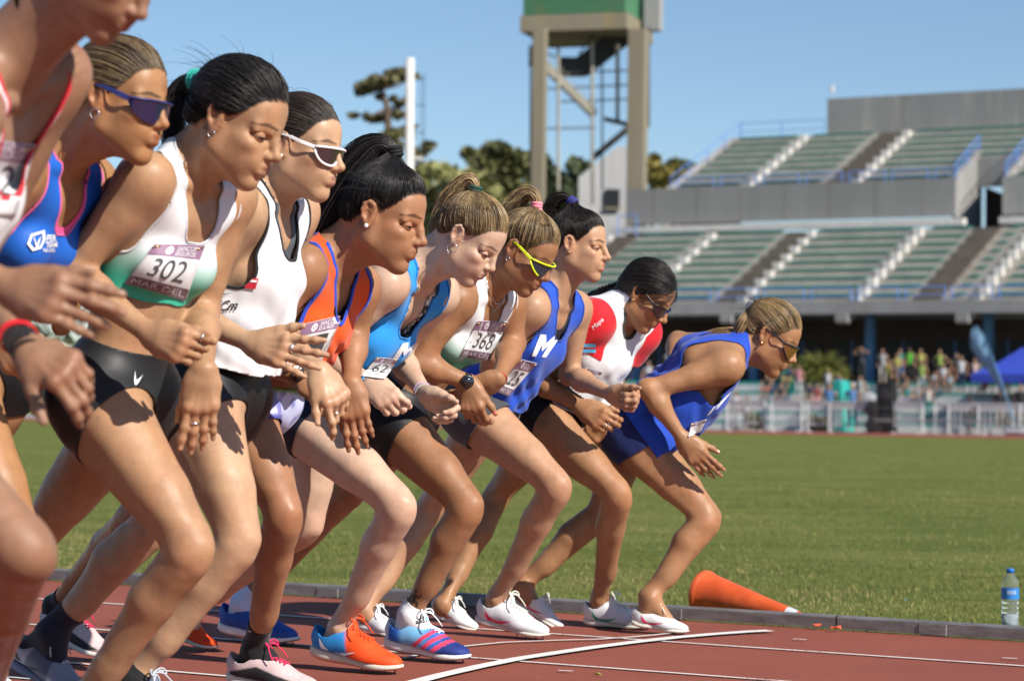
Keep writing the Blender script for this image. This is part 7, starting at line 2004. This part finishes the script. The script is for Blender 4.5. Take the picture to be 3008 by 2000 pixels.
# loudspeakers
m_spk = mat('speaker_black', (0.012, 0.012, 0.013), 0.6, 0.2, 6)
def speaker(u0, u1, v0, d, label):
    q0, q1 = SQ(u0, 1250, d)[0], SQ(u1, 1250, d)[0]; zt_ = SQ(u0, v0, d)[1]
    r = empty('loudspeaker', SW((q0 + q1) / 2, d, 0)); tag(r, label, 'loudspeaker', 'loudspeakers on the far straight')
    sbox(q0, q1, d, d + .6, 0.02, zt_ * 0.5).build('lower_cabinet', m_spk, r, False, .02); sbox(q0, q1, d, d + .6, zt_ * .5 + .01, zt_).build('upper_cabinet', m_spk, r, False, .02)
    for z in (zt_ * .25, zt_ * .75):
        MB().lathe([(0.001, 0.0), (.10, .03), (.24, .0), (.27, -.012)], SW((q0 + q1) / 2, d - .015, z), (SS, ZU, -SN), 20).build('cone', mat('speaker_cone', (0.03, 0.03, 0.032), 0.5), r, True)
speaker(2572, 2622, 1123, -11.0, 'tall black loudspeaker stack beside the barriers')
speaker(2546, 2571, 1176, -11.3, 'shorter black loudspeaker left of the tall stack')
# teal tarpaulin tent, bin, crates
def wedge(q0, q1, d0, d1, z0, z1, m, name, label, cat):
    mb = MB(); c = (q0 + q1) / 2; w = (q1 - q0) * .22
    mb.hexa([SW(q0, d0, z0), SW(q1, d0, z0), SW(q1, d1, z0), SW(q0, d1, z0), SW(c - w, d0 + .1, z1), SW(c + w, d0 + .1, z1), SW(c + w, d1 - .1, z1), SW(c - w, d1 - .1, z1)])
    mb.add([SW(c - .03, d0 - .03, z0 + .05), SW(c + .03, d0 - .03, z0 + .05), SW(c + .03, d0 + .06, z1), SW(c - .03, d0 + .06, z1)], [(0, 1, 2, 3)])
    o = mb.build(name, m, None, False, .03); return tag(o, label, cat)
m_tarp = mat('teal_tarpaulin', (0.02, 0.36, 0.31), 0.55, 0.15, 3)
q0, q1 = SQ(2440, 1190, -8)[0], SQ(2500, 1190, -8)[0]
wedge(q0, q1, -8.6, -7.4, 0.02, SQ(2470, 1118, -8)[1], m_tarp, 'tarpaulin', 'teal tarpaulin cover standing behind the barriers', 'tarpaulin')
q0 = SQ(2320, 1120, -4)[0]
tag(MB().lathe([(0.001, 1.8), (.34, 1.8), (.40, 2.62), (.44, 2.64), (.44, 2.70), (.36, 2.70), (.30, 1.9), (0.001, 1.9)], SW(q0, -4.2, -0.02), AX, 20).build('waste_bin', m_tarp, None, True), 'round teal bin on the white terrace', 'bin')
q0 = SQ(2560, 1150, -9)[0]
tag(MB().lathe([(0.001, 0), (.42, 0), (.46, .03), (.42, .06), (0.001, .06)], SW(q0, -9.4, 1.25), (SS, ZU, -SN), 24).build('reflector', m_bar, None, True), 'pale round dish leaning behind the loudspeaker', 'dish')
# blue canopy
m_can, nt, b = new_mat('blue_canopy_cloth'); b.inputs['Base Color'].default_value = (0.03, 0.06, 0.42, 1); b.inputs['Roughness'].default_value = .7; bump(nt, b, noise(nt, coords(nt), 2.0, 4), .6, .08)
dc = -7.5; qa = SQ(2850, 1110, dc)[0]; qb = qa + 3.6; ze = SQ(2850, 1122, dc)[1]; zv = SQ(2850, 1098, dc)[1]; zp = SQ(3000, 1016, dc)[1]
cn = empty('canopy', SW((qa + qb) / 2, dc, 0)); tag(cn, 'blue pop up canopy tent at the right edge', 'canopy')
c = SW((qa + qb) / 2, dc + 1.5, zp); co = [SW(qa, dc, zv), SW(qb, dc, zv), SW(qb, dc + 3, zv), SW(qa, dc + 3, zv)]; mb = MB()
for i in range(4):
    a, d_ = co[i], co[(i + 1) % 4]; m1, m2 = (a + c) / 2 - ZU * .12, (d_ + c) / 2 - ZU * .12
    mb.add([a, d_, m2, m1], [(0, 1, 2, 3)]); mb.add([m1, m2, c], [(0, 1, 2)])
    mb.add([a - ZU * .36, d_ - ZU * .36, d_, a], [(0, 1, 2, 3)])
mb.build('roof', m_can, cn)
for q, d in ((qa + .03, dc + .03), (qb - .03, dc + .03), (qa + .03, dc + 2.97), (qb - .03, dc + 2.97)): MB().bar(SW(q, d, .02), SW(q, d, zv - .02), .05).build('leg', m_steel, cn)
# feather flag
df = -11.5; qf = SQ(2985, 1255, df)[0]; fl = empty('feather_flag', SW(qf, df, 0)); tag(fl, 'leaning pale blue feather flag with white base by the canopy', 'flag')
cur = [SQ(*p, df) for p in ((2985, 1250), (2978, 1230), (2960, 1180), (2935, 1105), (2905, 1025), (2885, 980), (2868, 958), (2858, 962))]
MB().tube([SW(q, df, z) for q, z in cur], [.03] * 4 + [.02] * 4, 6).build('pole', mat('pole_blue', (.10, .25, .42), .5), fl, True)
lft = [SQ(*p, df) for p in ((2968, 1200), (2935, 1145), (2900, 1090), (2868, 1050), (2852, 1020), (2853, 985), (2858, 962))]
rgt = [SQ(*p, df) for p in ((2972, 1212), (2953, 1160), (2930, 1098), (2912, 1045), (2896, 1003), (2880, 972), (2866, 957))]
mb = MB(); vs = []
for k, ((q, z), (q2, z2)) in enumerate(zip(lft, rgt)): vs += [SW(q, df + .10 * math.sin(k), z), SW((q + q2) / 2, df + .06, (z + z2) / 2), SW(q2, df, z2)]
mb.add(vs, [(3 * k + j, 3 * k + j + 1, 3 * k + j + 4, 3 * k + j + 3) for k in range(6) for j in range(2)])
o = mb.build('sail', mat('flag_blue', (.17, .33, .50), .7, .15, 3), fl, True); sm = o.modifiers.new('t', 'SOLIDIFY'); sm.thickness = .01
sbox(qf - .45, qf + .45, df - .3, df + .3, .02, .34).build('base', m_bar, fl, False, .12)
# yucca bushes on the platform
def yucca(q, d, z, n, L, label, seed):
    r_ = np.random.default_rng(seed); root = empty('yucca_bush', SW(q, d, z)); tag(root, label, 'bush')
    MB().tube([SW(q, d, z - .02), SW(q, d, z + L * .5)], [.22, .12], 8).build('stem', m_bark, root)
    P_, W_, C_ = [], [], []
    for k in range(n):
        a = r_.uniform(0, 6.28); e = r_.uniform(-.5, 1.4); l = L * r_.uniform(.7, 1.1); c = SW(q, d, z + L * r_.uniform(.35, .75)) + (SS * math.cos(a) + SN * math.sin(a)) * .25 * L
        dr = SS * math.cos(a) * math.cos(e) + SN * math.sin(a) * math.cos(e) + ZU * math.sin(e); t = np.linspace(0, 1, 5)[:, None]
        P_.append(c + dr * l * t - ZU * .35 * l * t ** 2); C_.append(np.array([.16, .17, .035]) * r_.uniform(.5, 1.3))
    V, Q, C = strands(np.array(P_), np.tile(np.array([.03, .035, .03, .02, .004]), (n, 1)) * (L / 1.2), np.array(C_), 3)
    link('foliage', np_mesh('foliage', V, Q, C), m_leaf, root)
yucca(SQ(2410, 1100, -3.2)[0], -3.2, 2.0, 420, 1.25, 'large yellow green yucca bush on the terrace', 1)
yucca(SQ(2350, 1090, -2.2)[0], -2.2, 2.15, 260, 1.0, 'yucca bush partly behind the bent runner', 3)
yucca(SQ(2504, 1115, -5.2)[0], -5.2, 1.30, 220, .75, 'small yucca bush right of the large one', 2)

# ------------------------------------------------------------------ onlookers
m_fig = cmat('figure_cloth', 0.8, var=0.1, nscale=8)
def onlooker(u, vtop, vbot, d, label, shirt, trous, skin_=(0.33, 0.19, 0.11), hair_=(0.02, 0.015, 0.012), pose='stand', legs=None, face=1, group='onlookers by the stand'):
    q, zf = SQ(u, vbot, d); zt_ = SQ(u, vtop, d)[1]; Hh = zt_ - zf
    if pose == 'sit': Hh *= 1.35
    k = Hh / 1.7
    P_ = lambda x, y, z: SW(q + x * k * 1.15, d + y * k * 1.15, zf + z * k)
    root = empty('person', P_(0, 0, 0)); tag(root, label, 'person', group)
    kk = .02 * k; hz = 0.92; sk, tr, sh, hr = [], [], [], []
    legs = trous if legs is None else legs
    c = lambda a, b, r1, r2: cap(P_(*a), P_(*b), r1 * k, r2 * k, kk)
    F = -1 * face
    if pose == 'sit':
        hz = .47
        for s in (1, -1): tr += [c((.09 * s, 0, hz), (.12 * s, -.40, hz + .03), .085, .06)]; sk += [c((.12 * s, -.42, hz), (.12 * s, -.42, .08), .055, .04), c((.12 * s, -.42, .04), (.12 * s, -.56, .03), .04, .03)]
    else:
        for s in (1, -1):
            tr += [c((.09 * s, 0, hz), (.10 * s, -.01, .5), .088, .065)]
            (tr if legs is trous else sk).append(c((.10 * s, -.01, .5), (.11 * s, .02, .09), .062, .042)); sk += [c((.11 * s, .02, .05), (.12 * s, -.13, .03), .04, .03)]
    b = hz
    sh += [c((0, 0, b + .06), (0, 0, b + .28), .12, .125), cap(P_(-.10, 0, b + .44), P_(.10, 0, b + .44), .085 * k, kk=kk), c((0, .0, b + .28), (0, 0, b + .40), .13, .12)]
    arms = {'stand': [((.19, 0, b + .47), (.24, .02, b + .20), (.23, -.06, b - .05)), ((-.19, 0, b + .47), (-.24, .02, b + .20), (-.22, -.06, b - .05))],
            'hips': [((.19, 0, b + .47), (.36, .05, b + .24), (.17, -.04, b + .05)), ((-.19, 0, b + .47), (-.36, .05, b + .24), (-.17, -.04, b + .05))],
            'photo': [((.19, 0, b + .47), (.34, -.12, b + .52), (.10, -.20, b + .66)), ((-.19, 0, b + .47), (-.34, -.12, b + .52), (-.10, -.20, b + .66))],
            'sit': [((.19, 0, b + .47), (.24, -.1, b + .22), (.12, -.34, b + .12)), ((-.19, 0, b + .47), (-.24, -.1, b + .22), (-.12, -.34, b + .12))]}[pose]
    for a, e, w in arms:
        sh.append(c(a, tuple(np.array(a) * .55 + np.array(e) * .45), .052, .05)); sk += [c(a, e, .042, .038), c(e, w, .038, .028), c(w, tuple(np.array(w) + (0, -.02, -.08 if pose != 'photo' else .06)), .035, .02)]
    sk += [c((0, 0, b + .50), (0, -.01, b + .60), .05, .05), ell(P_(0, -.015 * face, b + .69), np.array([.072, .088, .105]) * k, AX, kk), c((0, -.09 * face, b + .67), (0, -.105 * face, b + .655), .016, .016)]
    hr += [ell(P_(0, .02 * face, b + .72), np.array([.082, .092, .098]) * k, AX, kk), c((0, .08 * face, b + .70), (0, .10 * face, b + .52), .05, .02)]
    for nm, pr, col in (('body', sk + [dict(p, ra=p['ra'] * .8, rb=p['rb'] * .8) for p in sh + tr], skin_), ('shirt', sh, shirt), ('trousers', tr, trous), ('hair', hr, hair_)):
        V, Q = skin(pr, .022 * k)
        link(nm, np_mesh(nm, V, Q, np.tile(np.array(col, float), (len(V), 1))), m_fig, root)
_c1, _c2, WHT, DRK, NVY, PNK = (.14, .55, .05), (.42, .55, .10), (.55, .55, .57), (.02, .02, .023), (.02, .035, .10), (.5, .2, .25)
GRN, LIME = (.09, .40, .035), (.26, .34, .07)
SKT = (0.30, 0.165, 0.10)
dP = -3.0
for a in [(2530, 1020, 1124, dP, 'photographer in dark shirt with raised camera by the blue column', (.05, .05, .06), DRK, SKT, (.02, .015, .012), 'photo'),
          (2671, 1022, 1126, dP, 'man in bright green shirt seen from behind', GRN, DRK, SKT, (.03, .02, .015), 'stand', None, -1),
          (2760, 1028, 1130, dP, 'woman in lime top with hands on hips', LIME, DRK, SKT, (.02, .015, .012), 'hips'),
          (2707, 1060, 1165, -4.4, 'bare legged athlete in lime singlet', LIME, (.5, .5, .5), SKT, (.02, .015, .012), 'stand', SKT),
          (2823, 1046, 1152, -4.0, 'man in white shirt and dark jeans', WHT, NVY, SKT, (.02, .015, .012), 'stand'),
          (2863, 1054, 1150, -3.6, 'woman in pale pink top beside the canopy', (.6, .42, .38), (.4, .16, .2), SKT, (.05, .03, .02), 'stand', SKT),
          (2611, 1062, 1150, -3.8, 'person in yellow vest behind the loudspeakers', (.50, .42, .05), DRK, SKT, (.02, .015, .012), 'stand'),
          (2652, 1092, 1165, -4.6, 'seated athlete in black jacket with white stripe', DRK, DRK, SKT, (.02, .015, .012), 'sit'),
          (2695, 1130, 1192, -6.0, 'seated person in pale hat and grey shirt', (.35, .35, .36), (.3, .2, .18), SKT, (.6, .58, .52), 'sit'),
          (2436, 1128, 1262, -9.6, 'person in blue shirt left of the teal tarpaulin', (.08, .2, .42), (.05, .08, .15), SKT, (.02, .015, .012), 'stand'),
          (2503, 1126, 1262, -9.7, 'person with white cap and blue shirt right of the tarpaulin', (.10, .22, .45), NVY, SKT, (.65, .65, .65), 'stand'),
          (2936, 1138, 1262, -9.2, 'person in black jacket and beige trousers under the canopy', DRK, (.35, .27, .2), SKT, (.02, .015, .012), 'stand'),
          (2998, 1130, 1262, -9.0, 'person in black at the right edge under the canopy', DRK, DRK, SKT, (.02, .015, .012), 'stand'),
          (2294, 1128, 1195, -6.2, 'seated person in dark top left of the teal bin', (.03, .03, .05), (.05, .06, .12), SKT, (.02, .015, .012), 'sit'),
          (2378, 1126, 1190, -6.0, 'seated person in black and blue by the yucca', (.04, .06, .14), DRK, SKT, (.02, .015, .012), 'sit'),
          (2432, 1086, 1172, -4.4, 'person in white shirt before the yucca bush', WHT, NVY, SKT, (.02, .015, .012), 'stand'),
          (2272, 1078, 1140, -3.2, 'seated person in pink top behind the bent runner', PNK, DRK, SKT, (.04, .02, .015), 'sit'),
          (2745, 1092, 1150, -4.7, 'seated person in white vest among the athletes', WHT, DRK, SKT, (.02, .015, .012), 'sit'),
          (2790, 1096, 1155, -4.7, 'seated person in pale blue and black', (.3, .42, .5), DRK, SKT, (.02, .015, .012), 'sit'),
          (1905, 1062, 1140, -3.0, 'person in white shirt left of the bent runner', WHT, NVY, SKT, (.02, .015, .012), 'sit'),
          (1845, 1012, 1122, dP, 'person in blue seen between two runners', (.05, .12, .3), NVY, SKT, (.02, .015, .012), 'stand'),
          (2160, 1150, 1262, -9.8, 'person in pale clothes behind the left barriers', (.6, .55, .6), (.5, .48, .5), SKT, (.02, .015, .012), 'stand')]:
    onlooker(*a)
CLO = [WHT, DRK, NVY, PNK, (.3, .05, .06), (.08, .2, .42), (.35, .35, .36), (.45, .42, .1), (.05, .25, .22), (.55, .5, .45)]
TON = ['white', 'black', 'navy', 'pink', 'dark red', 'blue', 'grey', 'mustard', 'teal', 'cream']
r_ = np.random.default_rng(21)
NEAR = [(2195, 'left of the bent runner elbow gap'), (2250, 'before the teal bin'), (2318, 'under the teal bin'), (2345, 'right of the teal bin'), (2400, 'below the large yucca'), (2462, 'in front of the teal tarpaulin'), (2528, 'between tarpaulin and loudspeakers'),
        (2640, 'just right of the loudspeakers'), (2668, 'below the man in green shirt'), (2725, 'below the lime top runner'), (2770, 'by the long low rail'), (2806, 'below the man in white shirt'), (2848, 'left of the flag'), (2890, 'behind the flag pole'), (2912, 'under the left canopy leg'), (2960, 'under the canopy'),
        (2590, 'behind the loudspeakers'), (2700, 'at the back of the terrace'), (2640, 'at the back by the dark windows'), (2885, 'at the back by the right column'), (1960, 'far left behind the bent runner'), (1820, 'in the gap left of the bent runner')]
for i, (u, wh) in enumerate(NEAR):
    c, t = i % 10, (i * 3 + 1) % 10; back = i in (16, 17, 18, 19, 20, 21)
    d = dP + .6 if back else -6.2 + 0.85 * (i % 4) - (1.2 if i % 3 == 0 else 0)
    vb = 1124 if back else (1262 if d < -7.3 else 1240 - int((d + 7.2) / .85) * 30 - 8); hgt = 98 if (back or i % 3 == 0) else 74
    onlooker(u + r_.integers(-4, 5), vb - hgt, vb, d, 'onlooker in %s top and %s trousers %s' % (TON[c], TON[t], wh), CLO[c], CLO[t], SKT, (.02, .015, .012), 'stand' if (back or i % 3 == 0) else 'sit')
# low shrubs at the foot of the terrace
for i, (u, lab) in enumerate(((2225, 'low shrub left of the barriers'), (2405, 'low olive shrub inside the middle barrier'), (2985, 'low shrub behind the flag base'))):
    q = SQ(u, 1240, -9.9)[0]; root = empty('shrub', SW(q, -9.9, 0)); tag(root, lab, 'shrub')
    MB().tube([SW(q, -9.9, 0), SW(q, -9.9, .4)], [.05, .02], 6).build('stem', m_bark, root)
    V, F, C = foliage([(SW(q, -9.9, .45), (.5, .4, .45))], 900, .06, (.05, .06, .012), (.17, .15, .04), 1, 40 + i)
    link('foliage', np_mesh('foliage', V, F, C, smooth=False), m_leaf, root)

# ------------------------------------------------------------------ beside the kerb
# orange cone lying on its side
m_cone, nt, b = new_mat('orange_plastic')
nt.links.new(ramp(nt, noise(nt, coords(nt), 14, 5, .6), [(.3, (.55, .075, .015)), (.7, (.72, .12, .03))]), b.inputs['Base Color']); b.inputs['Roughness'].default_value = .45; b.inputs['Subsurface Weight'].default_value = .1; b.inputs['Subsurface Scale'].default_value = .01
A0 = G(2018, 1812); A0 = A0 + KN * 0.13 + ZU * 0.082; A1 = G(2368, 1838) + KN * .07 + ZU * 0.012
ax_ = unit(A1 - A0); L_ = np.linalg.norm(A1 - A0); x_ = unit(np.cross(ax_, ZU)); y_ = np.cross(ax_, x_)
cone = empty('traffic_cone', (A0[0], A0[1], 0)); tag(cone, 'orange traffic cone lying on its side behind the kerb rail', 'traffic cone')
def cr(z): return .082 * (1 - z / L_) + .012 * z / L_
MB().lathe([(.074, .003), (.082, .0), (.0850, .001), (.0850, .012), (.0838, .0135), (.0838, .018), (.0828, .0195)] + [(cr(z), z) for z in np.linspace(.024, L_, 12)] + [(.008, L_), (.008, L_ - .01), (.074, .008)], A0, (x_, y_, ax_), 40).build('shell', m_cone, cone, True).modifiers.new('sharp', 'EDGE_SPLIT').split_angle = math.radians(38)
MB().lathe([(cr(z) + .0012, z) for z in (L_ * .775, L_ * .86)], A0, (x_, y_, ax_), 32).build('reflective_band', mat('reflective', (.62, .62, .64), .3, .08, 20), cone, True)
# bottle of water
B0 = G(2961, 1853) + KN * .02
bt = empty('water_bottle', (B0[0], B0[1], 0)); tag(bt, 'clear half full plastic water bottle with blue cap standing by the kerb', 'bottle')
m_pet, nt, b = new_mat('clear_plastic'); b.inputs['Base Color'].default_value = (.9, .95, 1, 1); b.inputs['Transmission Weight'].default_value = .93; b.inputs['Roughness'].default_value = .06; b.inputs['IOR'].default_value = 1.25
R0 = .0305; prof = [(.001, .004), (R0 * .8, .003), (R0, .012)]
for k in range(5): z = .018 + k * .017; prof += [(R0, z), (R0 * .94, z + .006), (R0 * .94, z + .009), (R0, z + .015)]
prof += [(R0, .108), (R0 * .985, .112), (R0 * .985, .150), (R0, .154), (R0 * .96, .170), (R0 * .72, .186), (R0 * .44, .196), (R0 * .42, .203)]
ba = (np.array([1., 0, 0]), np.array([0, 1., 0]), ZU)
MB().lathe(prof, B0, ba, 32).build('body', m_pet, bt, True)
MB().lathe([(.001, .006), (R0 * .90, .008), (R0 * .90, .060), (.001, .060)], B0, ba, 24).build('water', mat('water_inside', (.55, .60, .62), .1, .05, 8), bt, True)
lb = MB().lathe([(R0 + .0006, .112), (R0 + .0006, .151)], B0, ba, 32).build('label', mat('bottle_label', (.03, .20, .55), .4, .15, 60), bt, True)
MB().lathe([(.001, .218), (.0125, .218), (.0135, .215), (.0135, .203), (.001, .203)], B0, ba, 20).build('cap', mat('cap_blue', (.02, .16, .60), .4, .05), bt, True)
vs, fs = text_mesh('ECO'); cx = []
for (x, y) in subdiv2(vs, fs, .2)[0]:
    a = -math.pi / 2 - .5 + x * 1.0; cx.append(B0 + np.array([math.cos(a) * (R0 + .0012), math.sin(a) * (R0 + .0012), .130 + y * .012]))
link('print', np_mesh('print', np.array(cx), np.array(subdiv2(vs, fs, .2)[1])), M_INK_W, lb)
# litter
def scrap(u, v, w, col, label, name='litter', on=None):
    p = G(u, v); r_ = np.random.default_rng(int(u)); vs = []
    for j in range(3):
        for i in range(3): vs.append(p + np.array([(i - 1) * w / 2, (j - 1) * w / 3, .012 + r_.uniform(0, .35) * w]))
    o = MB().add(vs, [(j * 3 + i, j * 3 + i + 1, j * 3 + i + 4, j * 3 + i + 3) for j in range(2) for i in range(2)]).build(name, mat('scrap_' + name + str(int(u)), col, .5), None)
    sm = o.modifiers.new('t', 'SOLIDIFY'); sm.thickness = .001; tag(o, label, 'litter')
scrap(2660, 1770, .014, (.05, .30, .65), 'tiny blue scrap on the grass')
scrap(2400, 1850, .03, (.75, .10, .03), 'orange red plastic scrap under the kerb rail near the cone')
scrap(2455, 1856, .035, (.75, .10, .03), 'orange scrap under the kerb rail right of the first')
p0_, p1_ = G(1745, 1985), G(1768, 1988)
mb = MB(); mb.tube([p0_ + ZU * .006, (p0_ + p1_) / 2 + ZU * .009, p1_ + ZU * .006], [.001, .004, .0008], 6)
tag(mb.build('leaf', mat('yellow_leaf', (.35, .33, .06), .6), None, True), 'small yellow green leaf lying on the red track', 'leaf')
